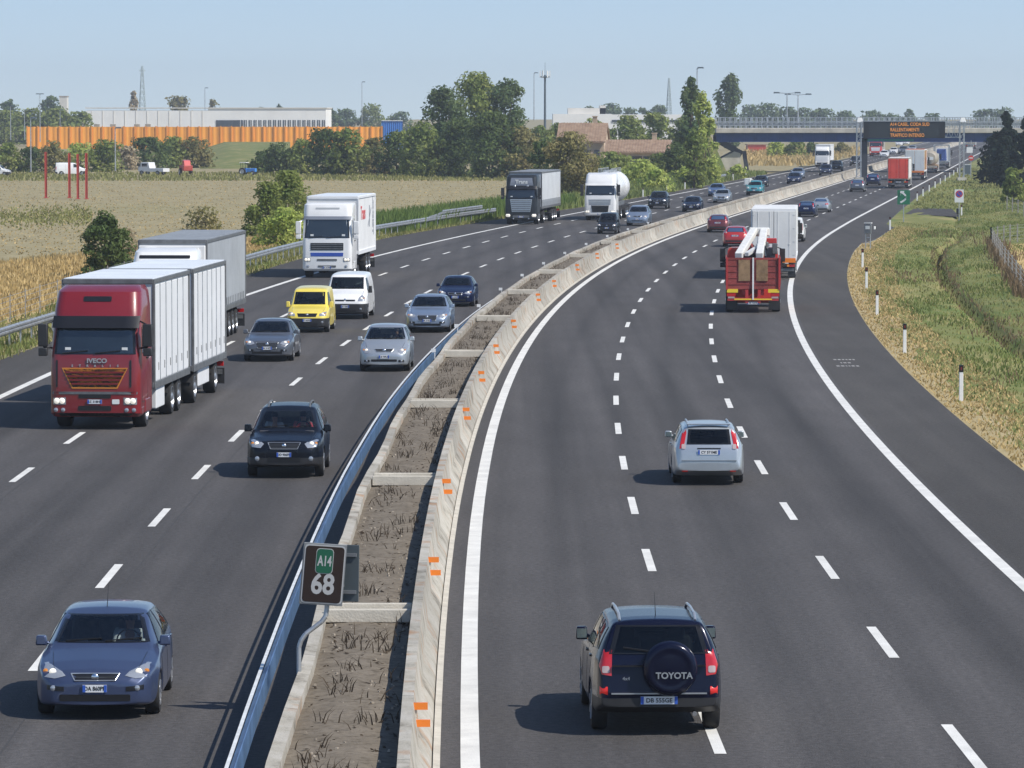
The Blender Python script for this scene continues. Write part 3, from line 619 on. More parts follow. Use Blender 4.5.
def merged(root):
    """one low-detail mesh from a finished car, for cars far down the road"""
    bpy.context.view_layer.update(); dg = bpy.context.evaluated_depsgraph_get()
    V, Fc, MI, SM = [], [], [], []; mats = []
    def walk(o, mtx):
        mtx = mtx @ o.matrix_local if o is not root else Matrix.Identity(4)
        if o.type in ('MESH', 'FONT') and not (o.name.startswith('plate_lettering') or o.name.startswith('cabin')):
            me = bpy.data.meshes.new_from_object(o.evaluated_get(dg)); b = len(V)
            V.extend((mtx @ v.co)[:] for v in me.vertices)
            for p in me.polygons:
                m = me.materials[p.material_index] if me.materials else None
                if m not in mats: mats.append(m)
                Fc.append(tuple(b + i for i in p.vertices)); MI.append(mats.index(m)); SM.append(p.use_smooth)
            bpy.data.meshes.remove(me)
        for c in o.children: walk(c, mtx)
    walk(root, None)
    me = bpy.data.meshes.new('far_car'); me.from_pydata(V, [], Fc)
    for m in mats: me.materials.append(m)
    me.polygons.foreach_set('material_index', MI); me.polygons.foreach_set('use_smooth', SM); me.update()
    return me
def recolour(root, old, new):
    for o in [root] + list(root.children_recursive):
        for s in o.material_slots:
            if s.material == old: s.link = 'OBJECT'; s.material = new
def place(root, px, py, away, front_len, scale=1.0, dh=0.0):
    """stand a vehicle so that the end facing the camera is at the given point of the road"""
    p = at(px, py); h = heading(p.y) + dh; d = Vector((math.sin(h), math.cos(h), 0))
    root.location = p + d * (front_len * scale / 2); root.rotation_euler = (0, 0, (math.pi - h) if away else -h); root.scale = (scale,) * 3
    return root

def make_person(parent_car, loc_local, label, shirt, sc_=1.0):
    """a seated figure: one skinned body, its hair and shirt as children"""
    J = dict(pel=(0, 0, .0), chest=(0, .06, .30), neck=(0, .05, .50), head0=(0, .03, .58), head1=(0, .02, .70),
        sl=(.19, .05, .44), el=(.25, -.14, .22), hl=(.16, -.40, .30), sr=(-.19, .05, .44), er=(-.25, -.14, .22), hr=(-.16, -.40, .30),
        kl=(.12, -.42, .06), fl=(.12, -.62, -.32), kr=(-.12, -.42, .06), fr=(-.12, -.62, -.32))
    rad = dict(pel=.15, chest=.15, neck=.055, head0=.085, head1=.09, sl=.065, el=.045, hl=.035, sr=.065, er=.045, hr=.035, kl=.07, fl=.045, kr=.07, fr=.045)
    E_ = [('pel', 'chest'), ('chest', 'neck'), ('neck', 'head0'), ('head0', 'head1'), ('chest', 'sl'), ('sl', 'el'), ('el', 'hl'), ('chest', 'sr'), ('sr', 'er'), ('er', 'hr'), ('pel', 'kl'), ('kl', 'fl'), ('pel', 'kr'), ('kr', 'fr')]
    def skin(name, keys, grow, m, parent):
        ks = [k for k in J if k in keys]; me = bpy.data.meshes.new(name)
        me.from_pydata([J[k] for k in ks], [(ks.index(a), ks.index(b)) for a, b in E_ if a in ks and b in ks], []); me.materials.append(m)
        o = bpy.data.objects.new(name, me); link(o)
        o.modifiers.new('k', 'SKIN'); su = o.modifiers.new('s', 'SUBSURF'); su.levels = 2; su.render_levels = 2
        for i, k in enumerate(ks): me.skin_vertices[0].data[i].radius = (rad[k] + grow,) * 2
        me.skin_vertices[0].data[0].use_root = True
        realize(o); o.data.polygons.foreach_set('use_smooth', [True] * len(o.data.polygons))
        if len(o.data.materials) == 0: o.data.materials.append(m)
        o.parent = parent; return o
    b = skin('person', set(J), 0, M['skin'], None)
    b.scale = (sc_,) * 3; tag(b, label, 'person')
    skin('shirt', {'pel', 'chest', 'sl', 'el', 'sr', 'er'}, .012, shirt, b)
    h = MB(); h.lathe([(0, .085), (.07, .075), (.1, .02), (.1, -.03), (.085, -.06)], (0, .045, .70), 'z', 14); h.build('hair', M['hair'], b, 60)
    for s in (-1, 1):
        e = MB(); e.lathe([(.012, -.004), (0, -.008)], (s * .033, -.062, .655), 'y', 8); e.build('eye', M['frit'], b, 60)
    n = MB(); n.box((0, -.075, .625), (.022, .03, .04), top=.5); n.build('nose', M['skin'], b, bevel=.006)
    bpy.context.view_layer.update()
    mw = Matrix.Translation(parent_car.location) @ Matrix.Rotation(parent_car.rotation_euler.z, 4, 'Z') @ Matrix.Scale(parent_car.scale.x, 4)
    b.location = mw @ Vector(loc_local); b.rotation_euler = (0, 0, parent_car.rotation_euler.z)
    return b
# ------------------------------------------------------------------ lorries (front at y=0, rear at +y)
def loft_cab(rings, m, parent, name='cab', n=4):
    V = []; rows = []
    for z, yf, hw, rc, yb in rings:
        p = [(-hw, yb)]
        for cx, a0 in ((-hw + rc, 180), (hw - rc, 270)):
            for k in range(n + 1):
                a = R(a0 + 90 * k / n); p.append((cx + rc * math.cos(a), yf + rc + rc * math.sin(a)))
        p.append((hw, yb)); b = len(V); V += [(x, y, z) for x, y in p]; rows.append(list(range(b, b + len(p))))
    Fc = []; k = len(rows[0])
    for a, b in zip(rows[:-1], rows[1:]):
        for i in range(k): j = (i + 1) % k; Fc.append((a[i], a[j], b[j], b[i]))
    Fc += [tuple(rows[0])[::-1], tuple(rows[-1])]
    mb = MB(); mb.add(V, Fc); return mb.build(name, m, parent, 32)

def truck_lamps(sh, parent, q, dual=True):
    for mm in (0, 1):
        pq = mirror_poly(q) if mm else q
        o = sh.patch('headlight', 'F', pq, M['lamp_shell'], parent, off=.012)
        xs = [v[0] for v in pq]; zs = [v[1] for v in pq]; r = .42 * (max(zs) - min(zs))
        for k in (.3, .7):
            x = min(xs) + (max(xs) - min(xs)) * k; h = sh.proj('F', x, (min(zs) + max(zs)) / 2)[0]
            b = MB(); b.lathe([(r, -.014), (r * .8, -.03), (0, -.032)], tuple(h), 'y', 12); b.build('bulb_reflector', M['lamp_lit'], o, 60)

def make_cab(root, C):
    """C: rings, paint, windscreen, visor, grille list, bumper details"""
    cab = loft_cab(C['rings'], C['paint'], root); sh = Shell(cab); hw = C['rings'][2][2]
    ws = C['windscreen']; sh.patch('windscreen', 'F', ws, [M['frit'], M['truck_glass']], root, frit=.05, off=.008)
    zlo = min(b for _, b in ws); zhi = max(b for _, b in ws)
    st = MB()
    for x in (-.75, .82): st.box((x, sh.proj('F', x, zlo + .14)[0].y - .012, zlo + .14), (.16, .004, .1))
    st.build('windscreen_sticker', M['white_sticker'], root)
    wp = MB()
    for x0, x1 in ((-.9, -.2), (0, .7)): wp.bar(sh.proj('F', x0, zlo + .03)[0] + Vector((0, -.03, 0)), sh.proj('F', x1, zlo + .1)[0] + Vector((0, -.03, 0)), .025, .025)
    wp.build('wiper', M['satin_black'], root)
    for s, sd in ((1, 'E'), (-1, 'W')):
        y0 = C.get('door0', .45); z1 = zhi - .05
        sh.patch('side_window', sd, [(y0, zlo + .0), (1.35, zlo + .08), (1.35, z1), (y0 + .18, z1)], [M['frit'], M['truck_glass']], root, frit=.03, off=.008)
        b = MB(); yy = [(y0 - .05, .75), (1.45, .75), (1.45, zhi), (y0 + .1, zhi)]
        for a, c in zip(yy, yy[1:] + yy[:1]): b.bar(sh.proj(sd, *a)[0], sh.proj(sd, *c)[0], .016, .016)
        b.build('door_seam', M['satin_black'], root)
        h = sh.proj(sd, 1.3, zlo - .15)[0]; b = MB(); b.box((h.x + s * .02, h.y, h.z), (.04, .2, .05)); b.build('door_handle', M['satin_black'], root)
        mx = s * (hw + .2); my = C.get('mirror_y', .15); b = MB()
        b.box((mx, my, zlo + .52), (.26, .18, .62)); b.box((mx, my, zlo + .06), (.24, .18, .22))
        b.bar((s * (hw - .05), my + .25, zlo + .9), (mx, my, zlo + .8), .05, .05); b.bar((s * (hw - .05), my + .25, zlo + .15), (mx, my, zlo + .2), .05, .05)
        b.build('wing_mirror', C.get('mirror', M['black_plastic']), root, 60, bevel=.04)
        b = MB(); b.box((s * (hw + .0), 1.35, .62), (.06, .95, .36), top=.9); b.box((s * (hw - .02), .5, .52), (.06, .5, .2)); b.build('step_panel', C.get('step', M['grey_frame']), root, bevel=.02)
    if C.get('visor'):
        z0, z1, dy = C['visor']; b = MB(); xs = np.linspace(-hw * .96, hw * .96, 13)
        pr = [(sh.proj('F', x * .96, z0 + .02)[0], sh.proj('F', x * .96, z1)[0]) for x in xs]
        vs = [Vector((x, p.y - dy - .02, z0)) for x, (p, q) in zip(xs, pr)] + [Vector((x, q.y - .03, z1)) for x, (p, q) in zip(xs, pr)] + [Vector((x, p.y - dy + .05, z0)) for x, (p, q) in zip(xs, pr)] + [Vector((x, q.y + .05, z1)) for x, (p, q) in zip(xs, pr)]
        n = len(xs); fs = []
        for i in range(n - 1): fs += [(i, i + 1, n + i + 1, n + i), (2 * n + i, 2 * n + i + 1, i + 1, i), (n + i, n + i + 1, 3 * n + i + 1, 3 * n + i), (2 * n + i, 3 * n + i, 3 * n + i + 1, 2 * n + i + 1)]
        b.add(vs, fs); b.build('sun_visor', C.get('visor_mat', M['satin_black']), root, 40)
    for q, mm, kind in C['front']:
        sh.patch(kind, 'F', q, mm, root, off=.014)
    for q, mm in C.get('slats', []):
        z0, z1, w0, w1, n = q; b = MB()
        for i in range(n):
            k = (i + .5) / n; z = z0 + (z1 - z0) * k; w = w0 + (w1 - w0) * k
            pp = [sh.proj('F', x, z)[0] + Vector((0, -.03, 0)) for x in np.linspace(-w, w, 7)]
            for a, c in zip(pp[:-1], pp[1:]): b.bar(a, c, .03, (z1 - z0) / n * .42)
        b.build('grille_slats', mm, root)
    truck_lamps(sh, root, C['lamp'])
    for x, z, r in C.get('fog', []):
        for s in (-1, 1): h = sh.proj('F', s * x, z)[0]; b = MB(); b.lathe([(r, -.01), (r * .7, -.022), (0, -.024)], tuple(h), 'y', 12); b.build('fog_light', M['lamp_shell'], root, 60)
    h = sh.proj('F', 0, C['plate'])[0]; plate(root, 'F', h.y - .01, C['plate'], .4, .115, C.get('reg', 'CK 417ND'))
    return sh

def undercarriage(root, y0, y1, axles, frame=None, r=.5, hw=1.22):
    b = MB()
    for s in (-1, 1): b.box((s * .42, (y0 + y1) / 2, .92), (.14, y1 - y0, .26))
    for i in range(int((y1 - y0) / 2.2) + 1): b.box((0, y0 + .4 + i * 2.2, .92), (.8, .12, .18))
    for a in axles: b.tube((-1.0, a, r), (1.0, a, r), .09, .09, 8)
    b.build('chassis', frame or M['grey_frame'], root)
    for a in axles:
        for s in (-1, 1): wheel(root, s * (hw - .17), a, r, .36, truck=True)
        for s in (-1, 1):
            m = MB(); pts = [(a + (r + .06) * math.cos(t), r + (r + .06) * math.sin(t)) for t in np.linspace(R(15), R(165), 9)]
            vs = [(s * (hw - .38), y, z) for y, z in pts] + [(s * hw, y, z) for y, z in pts]
            m.add(vs, [(i, i + 1, 9 + i + 1, 9 + i) for i in range(8)]); m.build('mudguard', M['black_plastic'], root, 60)

def cargo_box(root, y0, y1, z0, z1, hw, side, frame, panels=7, style='panel', roof=None, name='cargo_box', front=None):
    b = MB(); ym = (y0 + y1) / 2; Ly = y1 - y0
    b.box((0, ym, (z0 + z1) / 2), (2 * hw, Ly, z1 - z0))
    if style == 'panel':
        for s in (-1, 1):
            for i in range(panels):
                y = y0 + .06 + (Ly - .12) * (i + .5) / panels; b.box((s * (hw + .006), y, (z0 + z1) / 2), (.012, Ly / panels - .16, z1 - z0 - .36))
    o = b.build(name, side, root)
    if style == 'panel':
        for s in (-1, 1):
            k = MB()
            for i in range(panels + 1):
                y = y0 + .06 + (Ly - .12) * i / panels; k.box((s * (hw + .012), y, (z0 + z1) / 2), (.022, .05, z1 - z0 - .3))
            k.build('panel_ribs', M['galvanised'], o)
    if style == 'panel':
        for s in (-1, 1):
            for i in range(panels):
                y = y0 + .06 + (Ly - .12) * (i + .72) / panels
                k = MB(); k.box((s * (hw + .012), y, z0 + .55), (.02, .05, .22)); k.build('panel_latch', M['satin_black'], o)
    if style == 'curtain':
        for s in (-1, 1):
            n = 60; vs = []
            for i in range(n + 1):
                y = y0 + .1 + (Ly - .2) * i / n; x = s * (hw + .014 + .012 * math.sin(i * 2.1) * (1 if i % 3 else .3))
                vs += [(x, y, z0 + .18), (x, y, z1 - .14)]
            k = MB(); k.add(vs, [(2 * i, 2 * i + 2, 2 * i + 3, 2 * i + 1) for i in range(n)]); k.build('curtain', side, o, 60, fix=False)
            k = MB()
            for i in range(1, int(Ly / .6)): k.box((s * (hw + .03), y0 + i * .6, z0 + .26), (.012, .045, .42))
            k.build('curtain_straps', M['grey_frame'], o)
    fr = MB()
    for s in (-1, 1):
        fr.box((s * (hw + .012), ym, z1 - .055), (.06, Ly + .02, .12)); fr.box((s * (hw + .012), ym, z0 + .055), (.07, Ly + .02, .2))
        for y in (y0, y1): fr.box((s * (hw + .008), y + (.04 if y == y0 else -.04), (z0 + z1) / 2), (.075, .12, z1 - z0))
    for y in (y0 - .012, y1 + .012): fr.box((0, y, z1 - .06), (2 * hw, .05, .14)); fr.box((0, y, z0 + .06), (2 * hw, .05, .16))
    fr.build('box_frame', frame, o, bevel=.012)
    rf = MB(); rf.box((0, ym, z1 + .012), (2 * hw - .04, Ly - .04, .03))
    for i in range(1, 8): rf.box((0, y0 + Ly * i / 8, z1 + .03), (2 * hw - .1, .03, .012))
    rf.build('roof', roof or side, o)
    return o

def box_rear(root, y1, z0, z1, hw, doorm, barm, bumper=True, br=.014, lights=True, edge=None):
    for s in (-1, 1):
        b = MB(); b.box((s * hw * .49, y1 + .05, (z0 + z1) / 2), (hw * .95, .06, z1 - z0 - .2)); d = b.build('rear_door', doorm, root, bevel=.01)
        for x in (.18, .72):
            k = MB(); k.tube((s * hw * x, y1 + .085, z0 + .12), (s * hw * x, y1 + .085, z1 - .12), br, br, 6); k.box((s * hw * x, y1 + .09, z0 + .9), (.1, .03, .06)); k.build('locking_bar', barm, d)
        k = MB()
        for z in np.linspace(z0 + .3, z1 - .3, 4): k.box((s * hw * .93, y1 + .085, z), (.10, .02, .05))
        k.build('door_hinges', barm, d)
    if edge:
        b = MB(); b.box((0, y1 + .03, z0 - .03), (2 * hw, .14, .26)); b.build('rear_sill', edge, root, bevel=.01)
    if bumper:
        b = MB(); b.box((0, y1 - .1, .55), (2 * hw - .15, .12, .16))
        for s in (-1, 1): b.box((s * .5, y1 - .15, .72), (.1, .1, .3))
        b.build('underrun_bar', M['grey_frame'], root)
    for s in (-1, 1):
        b = MB(); b.box((s * (hw - .28), y1 + .0, .80), (.46, .08, .16)); o = b.build('tail_light', M['red_lamp'], root, bevel=.01)
        b = MB(); b.box((s * (hw - .42), y1 + .045, .80), (.12, .02, .12)); b.build('indicator', M['amber_lamp'], o)
        b = MB(); b.box((s * (hw - .22), y1 - .12, .42), (.42, .02, .5)); b.build('mudflap', M['black_plastic'], root)
    plate(root, 'R', y1 + .0, .80, .52, .11, 'AF 20815')
# ------------------------------------------------------------------ sky, sun
HAZE = .00019
SUN_EL, SUN_AZ = 47, 118     # azimuth clockwise from +Y
w = bpy.data.worlds.new('World'); sc.world = w; w.use_nodes = True
nt = w.node_tree; bg = nt.nodes['Background']; sk = nt.nodes.new('ShaderNodeTexSky'); sk.sky_type = 'NISHITA'; sk.sun_disc = False
sk.sun_elevation = R(SUN_EL); sk.sun_rotation = R(SUN_AZ); sk.air_density = 1.0; sk.dust_density = .35; sk.ozone_density = 3.0; sk.altitude = 20
tint = nt.nodes.new('ShaderNodeMix'); tint.data_type = 'RGBA'; tint.blend_type = 'MULTIPLY'; tint.inputs['Factor'].default_value = 1; tint.inputs['B'].default_value = (.92, 1.0, 1.10, 1)
nt.links.new(sk.outputs[0], tint.inputs['A']); SKY = .085
# pale haze band low over the horizon
tcw = nt.nodes.new('ShaderNodeTexCoord'); sx_ = nt.nodes.new('ShaderNodeSeparateXYZ'); nt.links.new(tcw.outputs['Generated'], sx_.inputs[0])
cr = nt.nodes.new('ShaderNodeValToRGB'); nt.links.new(sx_.outputs['Z'], cr.inputs['Fac']); e_ = cr.color_ramp.elements; e_[0].position = 0; e_[0].color = (.44, .53, .595, 1); e_[1].position = .034; e_[1].color = (.335, .465, .605, 1)
up = nt.nodes.new('ShaderNodeMix'); up.data_type = 'RGBA'; up.blend_type = 'MULTIPLY'; up.inputs['Factor'].default_value = 1; up.inputs['B'].default_value = (1 / SKY,) * 3 + (1,); nt.links.new(cr.outputs['Color'], up.inputs['A'])
fz = nt.nodes.new('ShaderNodeMapRange'); fz.inputs['From Min'].default_value = .05; fz.inputs['From Max'].default_value = .35; fz.interpolation_type = 'SMOOTHSTEP'; nt.links.new(sx_.outputs['Z'], fz.inputs['Value'])
mxs = nt.nodes.new('ShaderNodeMix'); mxs.data_type = 'RGBA'; nt.links.new(fz.outputs[0], mxs.inputs['Factor']); nt.links.new(up.outputs['Result'], mxs.inputs['A']); nt.links.new(tint.outputs['Result'], mxs.inputs['B'])
nt.links.new(mxs.outputs['Result'], bg.inputs[0]); bg.inputs[1].default_value = SKY
sl = bpy.data.lights.new('sun', 'SUN'); sl.energy = 3.6; sl.angle = R(.5); sl.color = (1, .945, .86)
so = bpy.data.objects.new('sun', sl); COL.objects.link(so); so.location = (60, -40, 80)
_el, _az = R(SUN_EL), R(SUN_AZ); _d = Vector((math.sin(_az) * math.cos(_el), math.cos(_az) * math.cos(_el), math.sin(_el)))
so.rotation_euler = _d.to_track_quat('Z', 'Y').to_euler()
vs_ = sc.view_settings; vs_.view_transform = 'Standard'; vs_.look = 'None'; vs_.exposure = 0.48; vs_.gamma = 1.0; vs_.use_curve_mapping = False
sc.cycles.use_denoising = True; sc.cycles.max_bounces = 6; sc.cycles.transparent_max_bounces = 12; sc.cycles.volume_bounces = 0
sc.cycles.sample_clamp_indirect = 6

# ------------------------------------------------------------------ ground, field, verge
YS = sorted(set([-900, -400, -200, -100, -40, 0, 20, 40] + list(range(50, 200, 5)) + list(range(200, 420, 6)) + list(range(420, 900, 15)) + list(range(900, 2000, 60)) + [2200, 2600, 3200, 4000, 5000, 6000]))
PEO = lambda Y: float(np.interp(Y, [50, 280, 296, 305, 338, 350, 400, 470, 560, 700], [3.02, 3.0, 3.1, 3.9, 4.3, 3.3, 2.75, 2.2, 2.0, 1.8]))
def right_edge(Y): return line('RS', Y, PEO(Y))
RAILO = lambda Y: float(np.interp(Y, [60, 160, 180, 245, 275, 312, 340, 372, 420, 500, 1000], [-3.7, -3.7, -3.5, -4.3, -5.0, -5.6, -5.15, -4.4, -3.0, -2.6, -2.4]))
def left_edge(Y): return line('LS', Y, RAILO(Y) + .75)
rng = np.random.default_rng(5)
def strip(name, xl, xr, m, z=0.0, ys=YS, kind='structure', n=1):
    b = MB(); v = []; f = []
    for Y in ys:
        a, c = xl(Y), xr(Y)
        v += [(a + (c - a) * k / n, Y, z) for k in range(n + 1)]
    for i in range(len(ys) - 1):
        for k in range(n): q = i * (n + 1) + k; f.append((q, q + 1, q + n + 2, q + n + 1))
    b.add(v, f); o = b.build(name, m, fix=False); o['kind'] = kind; return o
def asphalt(name, c, streak):
    m = mat(name, c, .88, bump=.35, bscale=26, spec=.35); ntx = m.node_tree; N = ntx.nodes; Lk = ntx.links
    tc = N.new('ShaderNodeTexCoord'); out = None
    for sc_v, s, lo, hi in (((1, 1, 1), 9.0, .76, 1.24), ((1.0, .012, 1), .9, 1 - streak, 1 + streak), ((.3, .05, 1), .35, .86, 1.14), ((1, .25, 1), .8, .92, 1.08), ((1, 1, 1), 60., .72, 1.28)):
        mp = N.new('ShaderNodeMapping'); mp.inputs['Scale'].default_value = sc_v; Lk.new(tc.outputs['Object'], mp.inputs['Vector'])
        n = N.new('ShaderNodeTexNoise'); n.inputs['Scale'].default_value = s; n.inputs['Detail'].default_value = 3; Lk.new(mp.outputs[0], n.inputs['Vector'])
        r = N.new('ShaderNodeMapRange'); r.inputs['From Min'].default_value = .3; r.inputs['From Max'].default_value = .7; r.inputs['To Min'].default_value = lo; r.inputs['To Max'].default_value = hi; Lk.new(n.outputs['Fac'], r.inputs['Value'])
        if out is None: out = r.outputs[0]
        else:
            mu = N.new('ShaderNodeMath'); mu.operation = 'MULTIPLY'; Lk.new(out, mu.inputs[0]); Lk.new(r.outputs[0], mu.inputs[1]); out = mu.outputs[0]
    if name == 'asphalt':
        a_ = N.new('ShaderNodeAttribute'); a_.attribute_name = 'lane'; f_ = N.new('ShaderNodeMath'); f_.operation = 'FRACT'; Lk.new(a_.outputs['Fac'], f_.inputs[0])
        r_ = N.new('ShaderNodeValToRGB'); e = r_.color_ramp.elements; e[0].position = 0; e[0].color = (.95, .95, .95, 1); e[1].position = 1; e[1].color = (.95, .95, .95, 1)
        for p_, v_ in ((.12, 1.0), (.27, 1.0), (.38, .93), (.5, .78), (.62, .93), (.73, 1.0), (.88, 1.0)): q_ = e.new(p_); q_.color = (v_, v_, v_, 1)
        r_.color_ramp.interpolation = 'EASE'; Lk.new(f_.outputs[0], r_.inputs['Fac']); mu = N.new('ShaderNodeMath'); mu.operation = 'MULTIPLY'; Lk.new(out, mu.inputs[0]); Lk.new(r_.outputs['Color'], mu.inputs[1]); out = mu.outputs[0]
    mx = N.new('ShaderNodeMix'); mx.data_type = 'RGBA'; mx.blend_type = 'MULTIPLY'; mx.inputs['Factor'].default_value = 1; mx.inputs['A'].default_value = (*c, 1)
    Lk.new(out, mx.inputs['B']); Lk.new(mx.outputs['Result'], N['Principled BSDF'].inputs['Base Color']); return m
asphalt('asphalt', (.0705, .066, .0645), .26); asphalt('asphalt_shoulder', (.060, .0555, .051), .16)
mat('marking', (.68, .67, .63), .7, var=.12, vscale=1.2, bump=.2)
def ground_mat(name, cols, scales):
    """three colours mixed by two noises: real colour patches of the ground cover"""
    m = mat(name, cols[0], .95, bump=.6, bscale=5, spec=.1); ntx = m.node_tree; N = ntx.nodes; Lk = ntx.links; tc = N.new('ShaderNodeTexCoord'); prev = None
    for i, (c, s) in enumerate(zip(cols[1:], scales)):
        mp = N.new('ShaderNodeMapping'); mp.inputs['Scale'].default_value = s[1]; mp.inputs['Location'].default_value = (i * 31, i * 17, 0); Lk.new(tc.outputs['Object'], mp.inputs['Vector'])
        n = N.new('ShaderNodeTexNoise'); n.inputs['Scale'].default_value = s[0]; n.inputs['Detail'].default_value = 8; n.inputs['Roughness'].default_value = .7; Lk.new(mp.outputs[0], n.inputs['Vector'])
        r = N.new('ShaderNodeValToRGB'); r.color_ramp.elements[0].position = s[2]; r.color_ramp.elements[1].position = s[3]; Lk.new(n.outputs['Fac'], r.inputs['Fac'])
        mx = N.new('ShaderNodeMix'); mx.data_type = 'RGBA'; Lk.new(r.outputs['Color'], mx.inputs['Factor']); mx.inputs['B'].default_value = (*c, 1)
        if prev is None: mx.inputs['A'].default_value = (*cols[0], 1)
        else: Lk.new(prev, mx.inputs['A'])
        prev = mx.outputs['Result']
    Lk.new(prev, N['Principled BSDF'].inputs['Base Color']); return m
ground_mat('stubble', [(.315, .27, .155), (.24, .21, .12), (.37, .315, .19), (.225, .22, .105)], [(.35, (1, .35, 1), .40, .64), (1.6, (1, .5, 1), .48, .72), (.012, (1, .5, 1), .55, .75)])
ground_mat('verge_grass', [(.19, .195, .07), (.125, .165, .048), (.30, .26, .115), (.20, .16, .085)], [(.16, (1, .4, 1), .44, .6), (.30, (1, .3, 1), .5, .66), (.8, (1, .6, 1), .62, .75)])
ground_mat('dry_earth', [(.165, .140, .108), (.21, .18, .142), (.105, .087, .066)], [(1.5, (1, 1, 1), .4, .6), (6, (1, 1, 1), .5, .65)])
ground_mat('straw', [(.46, .33, .14), (.52, .39, .18), (.38, .28, .12)], [(.8, (1, .4, 1), .4, .6), (2.5, (1, .5, 1), .55, .7)])
def terrain(name, us, fx, fz, m):
    v = []; f = []; n = len(us)
    for Y in YS:
        for u in us: v.append((fx(Y, u), Y, fz(Y, u)))
    for i in range(len(YS) - 1):
        for j in range(n - 1): q = i * n + j; f.append((q, q + 1, q + n + 1, q + n))
    b = MB(); b.add(v, f); o = b.build(name, m, None, 180, fix=False); o['kind'] = 'structure'; return o
def verge_z(Y, u):
    z = np.interp(u, [0, .4, 1.5, 4.0, 5.15, 5.5, 5.85, 8, 11, 14, 20], [-.015, -.04, -.06, -.22, -.36, -1.1, -.30, -.06, -.02, 0, 0])
    k = np.interp(Y, [60, 100, 300, 330, 420], [1, 1, 1, .35, .15])
    return float(z * k) + (.06 * math.sin(u * 1.3 + Y * .21) * math.sin(Y * .13 + u) if 1.5 < u < 30 else 0)
terrain('verge', [0, .4, 1, 1.8, 2.8, 4, 4.7, 5.15, 5.5, 5.85, 6.6, 7.5, 9, 11, 14, 17, 20, 26, 34, 50, 90, 200, 600, 2500], lambda Y, u: right_edge(Y) + u, verge_z, M['verge_grass'])
terrain('field', [-3500, -1200, -500, -250, -140, -90, -60, -40, -28, -20, -14, -10, -7, -5, -3, -1.5, -.6, 0], lambda Y, u: left_edge(Y) + u, lambda Y, u: -.015 if u > -.1 else -.05, M['stubble'])

strip('golden_strip', lambda Y: left_edge(Y) - min(22, max(9, 22 - (Y - 225) * .16)), lambda Y: left_edge(Y) - 4.2, M['straw'], -.02, ys=[y for y in YS if 140 <= y <= 336])
ground_mat('pale_straw', [(.34, .27, .14), (.40, .33, .19), (.25, .21, .10)], [(.8, (1, .4, 1), .4, .6), (2.5, (1, .5, 1), .55, .7)])
so_ = strip('straw_edge', lambda Y: right_edge(Y) + .01, lambda Y: right_edge(Y) + 1.45 + .2 * math.sin(Y * .31) + .12 * math.sin(Y * .9), M['pale_straw'], -.012, ys=list(np.arange(60, 340, 1.0)))
for i, v_ in enumerate(so_.data.vertices):
    if i % 2: v_.co.z = -.066
# ------------------------------------------------------------------ carriageways and markings
YM0 = list(np.arange(50, 420, 1.5)); YR = [y for y in YS if y <= 6000]
WALL_R = -.52      # foot of the barrier, from the left line of the right carriageway
WALL_L = -2.62     # outer face of the planter wall
oL = strip('left_carriageway', lambda Y: line('LS', Y, -.25), lambda Y: line('RL', Y, WALL_L), M['asphalt'], 0, n=24)
strip('left_shoulder', left_edge, lambda Y: line('LS', Y, -.25), M['asphalt_shoulder'], 0)
oR = strip('right_carriageway', lambda Y: line('RL', Y, WALL_R), lambda Y: line('RS', Y, .25), M['asphalt'], 0, n=24)
for o_, ks in ((oL, ('LS', 'C', 'B')), (oR, ('RL', 'R1', 'R2', 'RS'))):
    at_ = o_.data.attributes.new('lane', 'FLOAT', 'POINT'); vals = []
    for v_ in o_.data.vertices:
        xs_ = [line(k, v_.co.y) for k in ks]
        if len(xs_) == 3: xs_.append(2 * xs_[2] - xs_[1])
        j = max(0, min(2, sum(v_.co.x > q for q in xs_) - 1)); vals.append(j + (v_.co.x - xs_[j]) / (xs_[j + 1] - xs_[j]) + 1)
    at_.data.foreach_set('value', vals)
strip('right_shoulder', lambda Y: line('RS', Y, .25), right_edge, M['asphalt_shoulder'], 0)
mk = MB()
def solid(k, wd, Y0=30, Y1=6000, d=0.0):
    ys = [y for y in YS if Y0 <= y <= Y1]; v = []
    for Y in ys: v += [(line(k, Y, d - wd / 2), Y, .005), (line(k, Y, d + wd / 2), Y, .005)]
    mk.add(v, [(2 * i, 2 * i + 1, 2 * i + 3, 2 * i + 2) for i in range(len(ys) - 1)])
def dashes(k, Ys, wd, ln):
    for Y in Ys:
        a, c = pt(k, Y - ln / 2, 0, .005), pt(k, Y + ln / 2, 0, .005)
        mk.add([(a.x - wd / 2, a.y, a.z), (a.x + wd / 2, a.y, a.z), (c.x + wd / 2, c.y, c.z), (c.x - wd / 2, c.y, c.z)], [(0, 1, 2, 3)])
solid('RL', .27); solid('RS', .27); solid('LS', .27)
for k, (px, py) in {'R1': (648, 560), 'R2': (881, 642), 'B': (112, 576), 'C': (75, 438)}.items():
    y0 = at(px, py).y; per = 12.08 if k in ('R1', 'R2') else 12.15
    dashes(k, [y0 + i * per for i in range(-3, 95)], .17, 4.3)
o = mk.build('road_markings', M['marking'], fix=False); o['kind'] = 'structure'
sm = MB(); mat('seam_tar', (.045, .043, .042), .8)
for k, d, Y1 in (('B', .42, 420), ('C', .3, 420)):
    ys = [y for y in YM0 if y <= Y1]; v = []
    for Y in ys: e_ = .012 * math.sin(Y * .23); v += [(line(k, Y, d + e_ - .012), Y, .003), (line(k, Y, d + e_ + .012), Y, .003)]
    sm.add(v, [(2 * i, 2 * i + 1, 2 * i + 3, 2 * i + 2) for i in range(len(ys) - 1)])
o = sm.build('road_seams', M['seam_tar'], fix=False); o['kind'] = 'structure'
